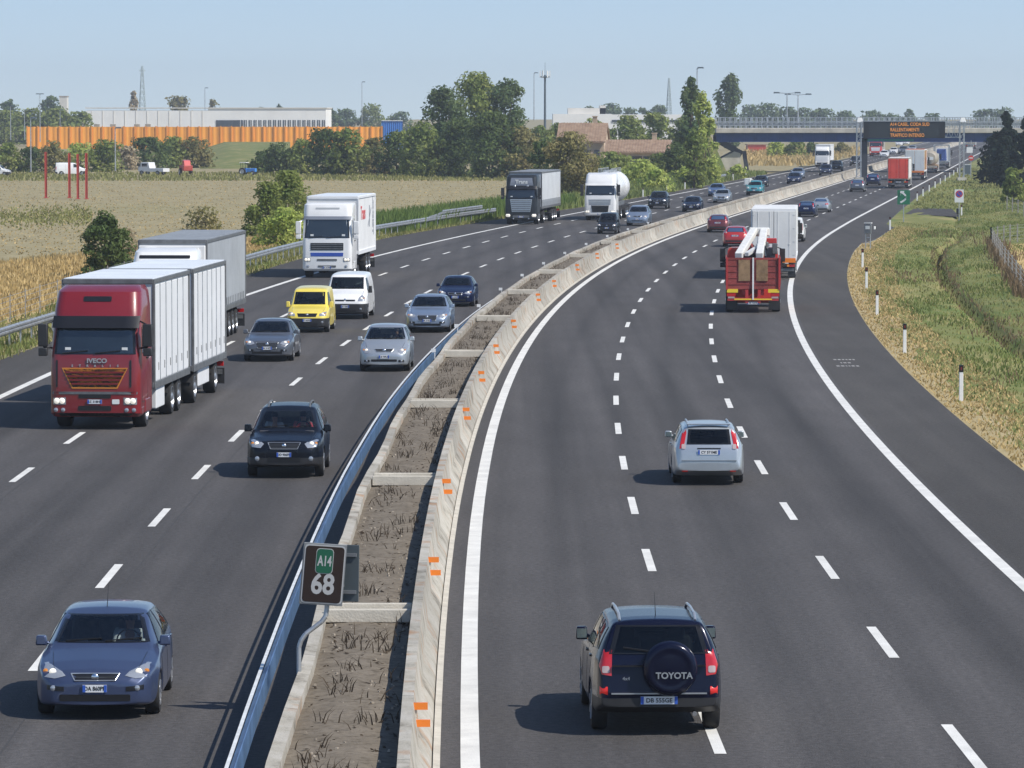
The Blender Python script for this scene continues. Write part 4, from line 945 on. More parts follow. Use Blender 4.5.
# stencil on the shoulder
st = MB()
for j in range(3):
    p = at((834, 841, 837)[j], 360 + j * 3.2, .006); x = p.x; r_ = random.Random(j)
    while x < p.x + (.8, .35, .8)[j]:
        wd = r_.uniform(.05, .12); st.add([(x, p.y, .006), (x + wd, p.y, .006), (x + wd, p.y + .55, .006), (x, p.y + .55, .006)], [(0, 1, 2, 3)]); x += wd + .05
mat('marking_worn', (.36, .35, .33), .8, var=.4, vscale=9); o = st.build('stencilled_marking', M['marking_worn'], fix=False); o['kind'] = 'structure'
# layby
lb = [at(*q, .002) for q in ((905, 214), (960, 217), (952, 209), (915, 208))]
b = MB(); b.add(lb, [(0, 1, 2, 3)]); o = b.build('layby_pavement', M['asphalt_shoulder'], fix=False); o['kind'] = 'structure'
for v in o.data.vertices: v.co.z = .012

# ------------------------------------------------------------------ central reservation
YM = [y for y in YS if y <= 1500]; YM2 = []
for a, c in zip(YM[:-1], YM[1:]): YM2 += [a] if c - a <= 8 else list(np.arange(a, c, 8.0))
def wall_mat():
    m = mat('barrier_concrete', (.50, .46, .38), .9, bump=.3, bscale=18); ntx = m.node_tree; N = ntx.nodes; Lk = ntx.links; tc = N.new('ShaderNodeTexCoord')
    sp = N.new('ShaderNodeSeparateXYZ'); Lk.new(tc.outputs['Object'], sp.inputs[0])
    # segments 6 m long, each its own tone, and dark joints
    dv = N.new('ShaderNodeMath'); dv.operation = 'DIVIDE'; dv.inputs[1].default_value = 6.0; Lk.new(sp.outputs['Y'], dv.inputs[0])
    fl = N.new('ShaderNodeMath'); fl.operation = 'FLOOR'; Lk.new(dv.outputs[0], fl.inputs[0])
    wn = N.new('ShaderNodeTexWhiteNoise'); wn.noise_dimensions = '1D'; Lk.new(fl.outputs[0], wn.inputs['W'])
    fr = N.new('ShaderNodeMath'); fr.operation = 'FRACT'; Lk.new(dv.outputs[0], fr.inputs[0])
    jt = N.new('ShaderNodeMath'); jt.operation = 'GREATER_THAN'; jt.inputs[1].default_value = .006; Lk.new(fr.outputs[0], jt.inputs[0])
    mr = N.new('ShaderNodeMapRange'); mr.inputs['To Min'].default_value = .78; mr.inputs['To Max'].default_value = 1.18; Lk.new(wn.outputs['Value'], mr.inputs['Value'])
    mj = N.new('ShaderNodeMapRange'); mj.inputs['To Min'].default_value = .35; mj.inputs['To Max'].default_value = 1; Lk.new(jt.outputs[0], mj.inputs['Value'])
    mu = N.new('ShaderNodeMath'); mu.operation = 'MULTIPLY'; Lk.new(mr.outputs[0], mu.inputs[0]); Lk.new(mj.outputs[0], mu.inputs[1])
    # vertical run-off stains and rusty blotches
    mp = N.new('ShaderNodeMapping'); mp.inputs['Scale'].default_value = (1.2, .9, 1.2); Lk.new(tc.outputs['Object'], mp.inputs['Vector'])
    n = N.new('ShaderNodeTexNoise'); n.inputs['Scale'].default_value = 1.1; n.inputs['Detail'].default_value = 7; n.inputs['Roughness'].default_value = .7; Lk.new(mp.outputs[0], n.inputs['Vector'])
    r = N.new('ShaderNodeValToRGB'); e = r.color_ramp.elements; e[0].position = .32; e[0].color = (.15, .132, .105, 1); e[1].position = .62; e[1].color = (.43, .405, .355, 1); x = e.new(.46); x.color = (.36, .335, .28, 1); Lk.new(n.outputs['Fac'], r.inputs['Fac'])
    n2 = N.new('ShaderNodeTexNoise'); n2.inputs['Scale'].default_value = 1.4; n2.inputs['Detail'].default_value = 5; Lk.new(tc.outputs['Object'], n2.inputs['Vector'])
    r2 = N.new('ShaderNodeValToRGB'); r2.color_ramp.elements[0].position = .56; r2.color_ramp.elements[1].position = .7; r2.color_ramp.elements[1].color = (.8, .8, .8, 1); Lk.new(n2.outputs['Fac'], r2.inputs['Fac'])
    m1 = N.new('ShaderNodeMix'); m1.data_type = 'RGBA'; Lk.new(r2.outputs['Color'], m1.inputs['Factor']); Lk.new(r.outputs['Color'], m1.inputs['A']); m1.inputs['B'].default_value = (.33, .19, .10, 1)
    m2 = N.new('ShaderNodeMix'); m2.data_type = 'RGBA'; m2.blend_type = 'MULTIPLY'; m2.inputs['Factor'].default_value = 1; Lk.new(m1.outputs['Result'], m2.inputs['A']); Lk.new(mu.outputs[0], m2.inputs['B'])
    Lk.new(m2.outputs['Result'], N['Principled BSDF'].inputs['Base Color'])
wall_mat()
cl = [pt('RL', Y) for Y in YM2]
b = MB(); b.sweep([(WALL_R, 0), (WALL_R - .06, .14), (WALL_R - .20, .34), (WALL_R - .27, .83), (WALL_R - .43, .83), (WALL_R - .47, 0)], cl)
o = b.build('concrete_barrier', M['barrier_concrete'], None, 30); tag(o, 'tall stained concrete barrier with sloping face beside the right carriageway', 'barrier')
b = MB(); b.sweep([(WALL_R + .10, .006), (WALL_R + .10, .05), (WALL_R + .002, .06), (WALL_R + .002, .006)], cl); k = b.build('barrier_footing', M['concrete'], o, 30)
# uneven kerb wall of the planter on the left side
rr = random.Random(3); wob = {}
b = MB(); clL = []
for i, Y in enumerate(YM2):
    clL.append(pt('RL', Y, .035 * math.sin(Y * .31) + .02 * math.sin(Y * 1.1)))
b.sweep([(WALL_L + .20, .2), (WALL_L + .20, .64), (WALL_L + .02, .66), (WALL_L, 0.0), (WALL_L + .1, 0)], clL)
o = b.build('planter_wall', M['barrier_concrete'], None, 30); tag(o, 'low weathered concrete planter wall along the left side of the soil strip', 'wall')
soil = MB(); n = 8; v = []; f = []
ysoil = list(np.arange(30, 420, .7)) + [y for y in YM if y >= 420]
for Y in ysoil:
    for k in range(n + 1):
        x = line('RL', Y, WALL_L + .15 + (WALL_R - .40 - WALL_L - .15) * k / n); v.append((x, Y, .45 + (.05 * math.sin(k * 3.14 / n)) + rr.uniform(-.02, .02)))
for i in range(len(ysoil) - 1):
    for k in range(n): q = i * (n + 1) + k; f.append((q, q + 1, q + n + 2, q + n + 1))
soil.add(v, f); o = soil.build('soil_strip', M['dry_earth'], None, 180, fix=False); o['kind'] = 'structure'
# concrete cross beams between the two walls
YB = [at(382, q, .66).y for q in (612, 478, 402)] ; YB = [YB[0]] + [YB[1], YB[2]] + [YB[2] + (YB[2] - YB[1]) * i for i in range(1, 9)]
nm = ['nearest', 'second', 'third', 'fourth', 'fifth', 'sixth', 'seventh', 'eighth', 'ninth', 'tenth', 'eleventh', 'twelfth', 'thirteenth', 'fourteenth', 'fifteenth', 'sixteenth']
for i, Y in enumerate(YB):
    xa, xb = line('RL', Y, WALL_L + .19), line('RL', Y, WALL_R - .46)
    b = MB(); b.box(((xa + xb) / 2, Y, .60), (xb - xa - .01, .16, .22), top=1, topy=.8); b.box(((xa + xb) / 2, Y + 1.1, .585), (xb - xa - .01, .14, .2), top=1, topy=.8)
    b.add([(xa, Y + .08, .62), (xb, Y + .08, .62), (xb, Y + 1.03, .60), (xa, Y + 1.03, .60)], [(0, 1, 2, 3)])
    o = b.build('cross_beam', M['concrete'], bevel=.015); tag(o, f'pale concrete cross beam spanning the soil strip, {nm[i]} from the camera', 'beam', 'cross beams in the central reservation')
# dead weeds in the soil
def blades(name, pts, h, wd, m, lean=.35, kind='stuff', seg=1):
    """pts: n x 3 array; one tapering blade at each"""
    P = np.asarray(pts, float); n = len(P); g = np.random.default_rng(len(P) + int(h * 100))
    H = h * g.uniform(.45, 1.15, n); a = g.uniform(0, 2 * np.pi, n); l = lean * g.uniform(.1, 1, n) * H; W = wd * g.uniform(.6, 1.3, n)
    tdir = np.stack([np.cos(a), np.sin(a), np.zeros(n)], 1); wa = g.uniform(-.6, .6, n); wdir = np.stack([np.cos(wa), np.sin(wa), np.zeros(n)], 1)
    v0 = P - wdir * W[:, None] / 2; v1 = P + wdir * W[:, None] / 2; mid = P + tdir * (l * .35)[:, None] + np.stack([0 * H, 0 * H, H * .6], 1)
    v2 = mid + wdir * W[:, None] * .38; v3 = mid - wdir * W[:, None] * .38; v4 = P + tdir * l[:, None] + np.stack([0 * H, 0 * H, H], 1)
    V = np.stack([v0, v1, v2, v3, v4], 1).reshape(-1, 3); idx = np.arange(n) * 5
    me = bpy.data.meshes.new(name); me.vertices.add(len(V)); me.vertices.foreach_set('co', V.ravel())
    loops = np.stack([idx, idx + 1, idx + 2, idx + 3, idx + 3, idx + 2, idx + 4], 1).ravel()
    me.loops.add(len(loops)); me.loops.foreach_set('vertex_index', loops.astype(np.int32)); me.polygons.add(2 * n)
    ls = np.stack([np.arange(n) * 7, np.arange(n) * 7 + 4], 1).ravel(); me.polygons.foreach_set('loop_start', ls.astype(np.int32))
    me.materials.append(m); me.update(calc_edges=True); me.validate()
    o = bpy.data.objects.new(name, me); link(o)
    if kind: o['kind'] = kind
    return o
mat('stone_chip', (.30, .26, .21), .9, var=.4, vscale=8); crown_mat('dead_weed', (.045, .034, .026), (.12, .09, .06), 3); crown_mat('dry_grass', (.40, .29, .12), (.54, .41, .20), .8, .22, .2); crown_mat('green_grass', (.13, .18, .05), (.22, .25, .08), .5, .2, .25)
crown_mat('yellow_grass', (.19, .205, .06), (.32, .30, .115), .4, .2, .25); crown_mat('brown_grass', (.17, .115, .065), (.27, .19, .11), .5, .2, .25); crown_mat('reed', (.10, .17, .035), (.26, .33, .09), .6)
P = []
for c in range(190):
    Y = 52 + 260 * rng.random() ** 1.6; u = rng.uniform(WALL_L + .4, WALL_R - .6)
    for j in range(rng.integers(3, 14)): P.append((line('RL', Y, u) + rng.normal(0, .14), Y + rng.normal(0, .22), .47))
o = blades('dead_weeds', P, .24, .02, M['dead_weed'], 1.3)
P = [(line('RL', Y, rng.uniform(WALL_L + .3, WALL_R - .5)), Y, .485) for Y in rng.uniform(50, 300, 2600)]
blades('fallen_twigs', P, .03, .05, M['dead_weed'], 8.0)
b = MB()
for i in range(600):
    Y = 50 + 260 * rng.random() ** 1.5; x = line('RL', Y, rng.uniform(WALL_L + .3, WALL_R - .5)); s = rng.uniform(.015, .05); b.box((x, Y, .495), (s, s * 1.3, s * .8), rz=rng.uniform(0, 3), top=.6)
o = b.build('stones_and_litter', M['stone_chip'], fix=False); o['kind'] = 'stuff'
# orange reflector pairs on top of the barrier
LST = [(413, 709), (428, 562), (441, 483), (459, 411), (478, 374), (489, 347), (508.7, 322), (533.7, 295.6), (549, 282), (570.5, 266), (589, 254.6), (602, 245)]
def refl(Y, i):
    t = empty('barrier_reflector', (line('RL', Y, WALL_R - .30), Y, .80), -heading(Y), f'orange double reflector clipped to the concrete barrier, {nm[i]} from the camera', 'reflector', 'orange reflectors along the barrier')
    for z in (-.03, -.27):
        b = MB(); b.box((.13 if z > -.1 else .165, -.06, z), (.20, .05, .10)); b.build('orange_plate', M['reflector_orange'], t)
    b = MB(); b.box((.055, -.04, -.15), (.05, .04, .34)); b.build('bracket', M['concrete'], t)
for i, q in enumerate(LST): refl(at(*q, .72).y, i)
mat('sunlit_edge', (.68, .69, .68), .5, .1, var=.15)
# guardrail between the left carriageway and the planter
WB = [(-.04, .42), (-.04, .46), (.035, .50), (.035, .56), (-.03, .60), (.035, .64), (.035, .70), (-.04, .745), (-.04, .76), (-.055, .76), (-.055, .42)]
def beam(parent, pts, name, m, z=0.0, sgn=1):
    b = MB(); b.sweep([(sgn * a, c + z) for a, c in WB], pts); return b.build(name, m, parent, 40)
def rail_thing(name, ys, fx, label, m, sgn=1, post=2.25, h=.70, zoff=0.0, face=0, spacer=True, cap=False):
    p0 = Vector((fx(ys[0]), ys[0], 0)); t = empty(name, p0, 0, label, 'guardrail')
    pts = [Vector((fx(Y), Y, -.34 * min(1, max(0, (Y - 125) / 80)) if cap else 0)) - p0 for Y in ys]; beam(t, pts, 'rail_beam', m, zoff, sgn)
    if cap: b = MB(); b.sweep([(-.08, .622), (-.03, .622), (-.03, .634), (-.08, .634)], pts); b.build('rail_top_edge', M['sunlit_edge'], t)  # pale strip: the rail's sunlit top lip put into the colour
    Y = ys[0]; i = 0
    while Y < ys[-1] and i < 100:
        x = fx(Y) - p0.x; b = MB(); b.box((x - sgn * (.30 if cap else .16), Y - p0.y, h / 2), (.06, .10, h)); b.build('post', M['galvanised' if not cap else 'black_plastic'], t)
        if cap and i % 2 == 0 and Y < 160:
            b = MB(); b.box((x - sgn * .34, Y - p0.y, .56), (.15, .16, .13)); b.box((x - sgn * .34, Y - p0.y, .40), (.06, .06, .3)); b.build('spacer', M['galvanised'], t)
        Y += post; i += 1
    return t
yy = [y for y in YM2 if y <= 212]
t = rail_thing('median_guardrail', yy, lambda Y: line('RL', Y, WALL_L - .47 + .10 * min(1, max(0, (Y - 100) / 60))), 'blue grey steel guardrail along the planter wall beside the fast lane', M['blue_steel'], sgn=-1, post=4.2, h=.36, zoff=-.14, cap=True)
# guardrail along the left shoulder with a second raised run
ys1 = [y for y in YM2 if 100 <= y <= 372]
t = rail_thing('roadside_guardrail', ys1, lambda Y: line('LS', Y, RAILO(Y)), 'long galvanised guardrail with close posts beside the left hard shoulder', M['galvanised'], sgn=1, post=2.7, h=.9, zoff=.15, spacer=False)
b = MB(); p0 = t.location; ys2 = [y for y in ys1 if 344 <= y <= 362]
pts = [Vector((line('LS', Y, RAILO(Y)), Y, 0)) - p0 for Y in np.linspace(342, 361, 12)]
beam(t, [p + Vector((0, 0, .02)) for p in pts], 'upper_rail', M['galvanised'], .52)
b = MB(); b.bar(pts[0] + Vector((0, 0, 1.1)), Vector((line('LS', 335, RAILO(335)), 335, .85)) - p0, .06, .16); b.build('ramp_rail', M['galvanised'], t)
t2 = rail_thing('short_guardrail', [at(694, 184.5).y, at(704, 182).y, at(714, 179.5).y], lambda Y: line('LS', Y, -3.6), 'short pale guardrail piece beyond the shoulder left of the bridge', M['galvanised'], post=4, spacer=False)
# delineator posts
def delineator(p, label, group, hgt=1.0, rz=0.0):
    t = empty('delineator_post', p, rz, label, 'post', group); b = MB(); b.box((0, 0, hgt / 2), (.13, .10, hgt), top=.92); b.build('shaft', M['white_post'], t, bevel=.012)
    b = MB(); b.box((0, 0, hgt - .10), (.135, .106, .22)); b.build('black_cap', M['satin_black'], t)
    b = MB(); b.box((0, -.056, hgt - .1), (.045, .006, .10)); b.build('reflector', M['reflector_dull'], t); return t
for i, (x, y) in enumerate([(961, 401), (904.6, 352), (877, 314), (866.4, 288), (862.5, 267)]):
    p = at(x, y); delineator(Vector((p.x, p.y, -.06)), f'white delineator post with dark cap in dry grass, {nm[i]} on the right verge', 'delineator posts on the right verge', 1.12 if i else 1.18)
p = at(890, 230); delineator(p, 'white delineator post left of the green arrow sign', 'delineator posts on the right verge')
for i in range(9):
    Y = 440 + i * 26; delineator(Vector((right_edge(Y) + .5, Y, 0)), f'small white delineator post beyond the layby, {nm[i]} before the gantry', 'delineator posts before the gantry')
for i, (x, y) in enumerate([(643, 197), (666.5, 192), (685, 189), (733, 180), (746, 177.5)]):
    p = at(x, y); delineator(p, f'white delineator post beside the left shoulder, {nm[i]} after the white tanker lorry', 'delineator posts on the left shoulder')
p = at(500, 209); delineator(p, 'white delineator post in the reeds left of the black lorry', 'delineator posts on the left shoulder', .75)
# little white reflectors along the planter wall
for i in range(11):
    Y = 150 + i * 17.5; b = MB(); x = line('RL', Y, WALL_L - .18); b.box((x, Y, .72), (.16, .05, .12)); b.box((x + .05, Y, .45), (.03, .03, .5))
    tag(b.build('wall_reflector', M['white_post']), f'little white reflector on the planter wall beside the fast lane, {nm[i]} along it', 'reflector', 'white reflectors on the planter wall')
# kilometre sign
p = at(299, 674, .62); t = empty('kilometre_sign', (p.x, p.y, 0), R(3), 'dark brown kilometre sign reading A14 68 on a bent grey pole', 'sign')
S0 = at_d(332, 575, p.y + .2); lx, lz = S0.x - p.x, S0.z
b = MB(); b.path([(0, 0, .3), (0, 0, 1.02), (.03, 0, 1.12), (.10, .01, 1.22), (.34, .03, 1.40), (.40, .04, 1.48), (.42, .05, 1.6), (.42, .05, lz + .3)], .036, 8); b.build('pole', M['galvanised'], t, 60)
mat('sign_letter', (.33, .34, .35), .55); mat('sign_brown', (.022, .014, .012), .6, spec=.2); mat('sign_green', (.02, .17, .09), .35, coat=.3); mat('badge_green', (.012, .085, .05), .5, spec=.2); mat('sign_white', (.72, .73, .74), .4, coat=.2); mat('sign_grey', (.22, .23, .24), .5, .5); mat('sign_back', (.09, .11, .12), .5, .4)
W_, H_ = 44 / ppm(p.y), 62 / ppm(p.y); cx = at_d(323, 574, p.y).x - p.x; cz = at_d(323, 574, p.y).z
def panel(w, h, d): b = MB(); b.box((0, 0, 0), (w, d, h)); return b
fo = panel(W_, H_, .03).build('sign_panel', M['sign_grey'], t, bevel=.006); fo.location = (cx, -.05, cz); fo.rotation_euler = (0, R(5), R(9))
def rr_mesh(name, w, h, r, y, m, parent, cxz=(0, 0), d=.006):
    b = MB(); b.prism(rrect(cxz[0], cxz[1], w, h, r), 'y', y - d, y); return b.build(name, m, parent)
rr_mesh('white_border', W_ * .95, H_ * .95, .05, -.017, M['sign_letter'], fo); rr_mesh('brown_face', W_ * .89, H_ * .91, .045, -.024, M['sign_brown'], fo)
rr_mesh('badge_border', .265, .38, .05, -.031, M['sign_letter'], fo, (-.0, .20), .004); rr_mesh('road_badge', .245, .36, .045, -.036, M['badge_green'], fo, (-.0, .20), .004)
text('badge_lettering', 'A14', (0, -.042, .195), .21, M['sign_letter'], fo, sx=.6, bold=.006); text('kilometre_lettering', '68', (0, -.032, -.16), .42, M['sign_letter'], fo, sx=.85, bold=.012)
bo = panel(W_ * .9, H_ * .93, .03).build('rear_panel', M['sign_back'], t, bevel=.006); bo.location = (cx + .25, .30, cz - .02); bo.rotation_euler = (0, R(1), R(-10))
b = MB()
for z in (-.28, .28): b.box((0, -.03, z), (W_ * .8, .04, .05))
b.build('stiffener', M['sign_grey'], bo)
b = MB(); b.bar((cx, -.02, cz + .2), (cx + .3, .28, cz + .2), .05, .05); b.bar((cx, -.02, cz - .2), (cx + .3, .28, cz - .2), .05, .05); b.build('bracket', M['galvanised'], t)

# ------------------------------------------------------------------ the air
hm = bpy.data.materials.new('haze'); hm.use_nodes = True; hn = hm.node_tree; hn.nodes.clear(); ho = hn.nodes.new('ShaderNodeOutputMaterial'); hv = hn.nodes.new('ShaderNodeVolumePrincipled'); hv.inputs['Color'].default_value = (.84, .90, .98, 1); hv.inputs['Density'].default_value = HAZE; hv.inputs['Anisotropy'].default_value = .2
hn.links.new(hv.outputs[0], ho.inputs['Volume'])
if HAZE > 0:
    b = MB(); b.box((150, 980, 15), (1400, 2180, 33)); o = b.build('haze', hm); o['kind'] = 'stuff'
# ------------------------------------------------------------------ vegetation
crown_mat('leaf_dark', (0.065, 0.112, 0.033), (0.166, 0.210, 0.066), .25); crown_mat('leaf_mid', (0.131, 0.203, 0.047), (0.339, 0.352, 0.103), .22); crown_mat('leaf_light', (0.244, 0.360, 0.067), (0.582, 0.590, 0.179), .3)
crown_mat('leaf_olive', (0.164, 0.173, 0.057), (0.388, 0.324, 0.142), .3); crown_mat('leaf_blue', (0.085, 0.146, 0.057), (0.186, 0.228, 0.094), .2); crown_mat('leaf_grey', (0.325, 0.289, 0.195), (0.616, 0.506, 0.336), .3); crown_mat('leaf_conifer', (.012, .026, .018), (.034, .056, .036), .6)
TN = [0]
def crown_mesh(name, h0, h, w, kind, leaf, n, m, seed):
    g = np.random.default_rng(seed); hc = h - h0
    # clump centres inside an envelope
    nc = {'conifer': 90, 'poplar': 70, 'pine': 46, 'bush': 60}.get(kind, 80); C = []; Rr = []
    while len(C) < nc:
        a = g.uniform(0, 2 * np.pi); q = g.uniform(0, 1); rad = math.sqrt(g.uniform(.05, 1))
        if kind == 'conifer': e = (1 - q) ** .8 * (.75 + .25 * math.sin(q * 30)); rs = .13
        elif kind == 'poplar': e = max(0.05, math.sin(math.pi * min(1, q * .86 + .14) ** .85)) ** .7; rs = .17
        elif kind == 'pine': e = math.sqrt(max(0, 1 - (q * 1.0) ** 2)) if q > .12 else .75; rs = .2
        elif kind == 'bush': e = math.sqrt(max(0, 1 - q ** 2.2)); rs = .2
        else: e = math.sqrt(max(0.02, 1 - (2 * q - .85) ** 2 / 1.4)); rs = .2
        e *= 1 + .16 * math.sin(a * 3 + seed)
        C.append((math.cos(a) * rad * e * w * .45, math.sin(a) * rad * e * w * .45, h0 + q * hc * .93)); Rr.append(rs * 1.35 * w * .5 * g.uniform(.65, 1.35) * (1.15 if kind != 'conifer' else (1.3 - q)))
    C = np.array(C); Rr = np.array(Rr); k = g.integers(0, nc, n); d = g.normal(size=(n, 3)); d /= np.linalg.norm(d, axis=1)[:, None]
    rad = Rr[k] * g.uniform(.35, 1.08, n) ** .6; c = C[k] + d * rad[:, None] * np.array([1, 1, .8 if kind != 'poplar' else 1.5])
    c[:, 2] = np.clip(c[:, 2], h0 * .6 + .02, h)
    nn = d + g.normal(size=(n, 3)) * .55; nn[:, 2] += .35; nn /= np.linalg.norm(nn, axis=1)[:, None]
    u = np.cross(nn, g.normal(size=(n, 3))); u /= np.linalg.norm(u, axis=1)[:, None]; v = np.cross(nn, u)
    s = leaf * g.uniform(.6, 1.35, n)[:, None] * .5
    V = np.stack([c - u * s * 1.3, c - v * s * .75, c + u * s * 1.3, c + v * s * .75], 1).reshape(-1, 3)
    me = bpy.data.meshes.new(name); me.vertices.add(4 * n); me.vertices.foreach_set('co', V.ravel()); me.loops.add(4 * n); me.loops.foreach_set('vertex_index', np.arange(4 * n, dtype=np.int32))
    me.polygons.add(n); me.polygons.foreach_set('loop_start', np.arange(0, 4 * n, 4, dtype=np.int32)); me.materials.append(m); me.update(calc_edges=True); return me, C
def tree(name, label, px, pyb, pyt, wpx, kind, m, group=None, Y=None, trunk=True, dens=1.0, skirt=None):
    TN[0] += 1; seed = TN[0] * 7 + 1
    p = at(px, pyb) if Y is None else Vector((at_d(px, 113, Y).x, Y, 0))
    h = at_d(px, pyt, p.y).z; w = wpx / ppm(p.y); leaf = max(.10, 2.9 / ppm(p.y)); hb = h * ({'round': .16, 'pine': .45, 'poplar': .05, 'conifer': .02}.get(kind, .0))
    if skirt is not None: hb = h * skirt
    n = int(min(11000, max(500, dens * 10 * (w * (h - hb)) / leaf ** 2)))
    t = empty(name, p, 0, label, 'bush' if kind == 'bush' else 'tree', group)
    me, C = crown_mesh('crown', hb, h, w, kind, leaf, n, M[m], seed); link(bpy.data.objects.new('crown', me), t)
    b = MB(); r0 = max(.05, .022 * h); top = Vector((.02 * w, 0, h * (.8 if kind in ('poplar', 'conifer') else .55)))
    b.tube((0, 0, -.1), top * .5, r0, r0 * .75, 7); b.tube(top * .5, top, r0 * .75, r0 * .3, 7)
    for i in range(0, len(C), max(1, len(C) // 9)): b.tube(top * (.45 + .05 * (i % 5)), Vector(C[i]), r0 * .4, r0 * .1, 5)
    b.build('trunk' if kind != 'bush' else 'stems', M['bark'], t, 60)
    return t

# --- left of the road, near
tree('round_bush', 'dark rounded bush standing alone in the golden crop above the red lorry', 105, 277, 211, 56, 'bush', 'leaf_dark', dens=1.6)
tree('tall_shrub', 'tall dark shrub at the left of the clump beside the white box lorry', 268, 236, 182, 48, 'bush', 'leaf_mid', 'shrubs beside the white box lorry')
tree('tall_shrub', 'highest round topped shrub of the clump behind the white box lorry', 288, 230, 171, 66, 'bush', 'leaf_mid', 'shrubs beside the white box lorry')
tree('tall_shrub', 'light green leafy shrub low in front of the clump by the guardrail', 286, 247, 208, 58, 'bush', 'leaf_light', 'shrubs beside the white box lorry')
tree('thin_shrub', 'thin scruffy shrub in the stubble above the grey curtain trailer', 205, 229, 207, 46, 'bush', 'leaf_olive', dens=.5)
tree('thin_shrub', 'low dry scrub beside the dark rounded bush in the field', 128, 262, 226, 26, 'bush', 'leaf_grey', dens=.35)
# --- hedge of bushes in front of the orange wall
HB = [(8, 174, 143, 34, 'leaf_mid', 'mid green bush at the far left edge below the pine grove'), (32, 174, 147, 30, 'leaf_dark', 'low dark bush left of the four red posts'), (55, 176, 141, 30, 'leaf_olive', 'olive bush behind the tallest red post'),
      (80, 174, 143, 34, 'leaf_light', 'yellow green bush behind the group of three red posts'), (108, 174, 140, 30, 'leaf_mid', 'bush between the red posts and the white pickup'), (128, 172, 146, 22, 'leaf_grey', 'pale dry bush left of the white pickup'),
      (148, 171, 138, 40, 'leaf_dark', 'broad dark bush right behind the white pickup'), (172, 170, 137, 34, 'leaf_mid', 'mid green bush between the white pickup and the red machine'), (194, 170, 137, 34, 'leaf_olive', 'reedy bush above the red machine at the end of the hedge')]
for x, yb, yt, wd, m, lb in HB: tree('hedge_bush', lb, x, yb - 2.5, yt, wd * 1.3, 'bush', m, 'bushes in front of the orange wall')
# --- the tree belt
TB = [(262, 173, 152, 26, 'bush', 'leaf_dark', 'small dark bush at the left end of the tree belt'), (280, 174, 143, 36, 'round', 'leaf_dark', 'dark tree first from the left in the belt below the orange wall'), (304, 174, 139, 34, 'round', 'leaf_mid', 'brownish green tree second from the left in the belt'),
      (326, 175, 129, 40, 'round', 'leaf_dark', 'tall dark tree in front of the right end of the orange wall'), (348, 175, 128, 38, 'round', 'leaf_mid', 'bushy tree just right of the dark tree by the orange wall'), (374, 174, 138, 34, 'round', 'leaf_olive', 'lower olive tree below the end of the orange wall'),
      (396, 175, 132, 36, 'round', 'leaf_dark', 'dark tree in front of the blue wall section'), (420, 176, 122, 44, 'round', 'leaf_mid', 'rounded tree between the blue wall and the big grove'),
      (444, 174, 86, 46, 'round', 'leaf_blue', 'tall bluish tree at the left of the big grove'), (474, 172, 72, 60, 'round', 'leaf_mid', 'tallest pale crowned tree of the big grove'), (502, 172, 77, 52, 'round', 'leaf_blue', 'tall tree at the right of the big grove'),
      (462, 177, 118, 46, 'round', 'leaf_dark', 'very dark tree low in the middle of the big grove'), (492, 178, 112, 52, 'round', 'leaf_dark', 'deep green tree low in front of the tallest one'), (520, 178, 126, 46, 'round', 'leaf_olive', 'olive tree above the black lorry'),
      (438, 177, 140, 40, 'bush', 'leaf_mid', 'bush at the foot of the big grove')]
for x, yb, yt, wd, kd, m, lb in TB: tree('broadleaf_tree', lb, x, yb, yt, wd * 1.15, kd, m, 'tree belt beyond the field', dens=1.1, skirt=.0 if yb > 172.5 else None)
# --- around the farmhouse
FH = [(570, 198, 132, 62, 'bush', 'leaf_olive', 'broad dark olive tree in front of the farmhouse above the white tanker'), (545, 195, 140, 40, 'bush', 'leaf_dark', 'dark bush between the black lorry and the white tanker'), (612, 180, 152, 42, 'bush', 'leaf_mid', 'bush below the long barn roof'),
      (640, 186, 160, 44, 'bush', 'leaf_light', 'low light green bush between the barn and the road'), (660, 178, 154, 36, 'bush', 'leaf_mid', 'bush at the right end of the barn'), (676, 182, 142, 30, 'bush', 'leaf_dark', 'dark bush left of the tall yellow green tree'),
      (702, 184, 90, 23, 'poplar', 'leaf_light', 'tall yellow green tree left of the bridge end'), (691, 178, 72, 22, 'poplar', 'leaf_blue', 'narrow poplar behind the yellow green tree'), (730, 150, 73, 25, 'poplar', 'leaf_blue', 'narrow dark poplar rising above the bridge end'),
      (694, 188, 128, 26, 'bush', 'leaf_mid', 'leafy bush at the foot of the yellow green tree')]
for x, yb, yt, wd, kd, m, lb in FH: tree('broadleaf_tree' if kd != 'poplar' else 'poplar_tree', lb, x, yb, yt, wd * (1.35 if kd == 'poplar' else 1.12), kd, m, 'trees around the farmhouse', dens=1.2)
for x, yt, wd, Y, lb in ((625, 116, 54, 760, 'left tall cane thicket behind the barn'), (655, 113, 50, 770, 'middle cane thicket behind the barn roof'), (682, 118, 40, 760, 'cane thicket between the barn and the poplars'), (590, 118, 40, 800, 'cane thicket rising behind the farmhouse roof'), (540, 126, 34, 760, 'cane thicket right of the big grove'), (560, 122, 34, 780, 'cane thicket left of the farmhouse roof')):
    tree('cane_thicket', lb, x, 0, yt, wd, 'bush', 'leaf_mid', 'cane thickets behind the farmhouse', Y=Y, dens=1.2)
for x, yb, yt, wd, lb in ((708, 183, 156, 26, 'pale reeds below the left bridge abutment'), (738, 178, 165, 20, 'low reeds at the foot of the abutment slope'), (655, 192, 170, 40, 'light green reeds beside the shoulder above the dark car'), (688, 187, 166, 34, 'reed clump right of the white marker posts')):
    tree('reed_clump', lb, x, yb, yt, wd, 'bush', 'leaf_light', 'reed clumps beside the left shoulder', dens=1.3)
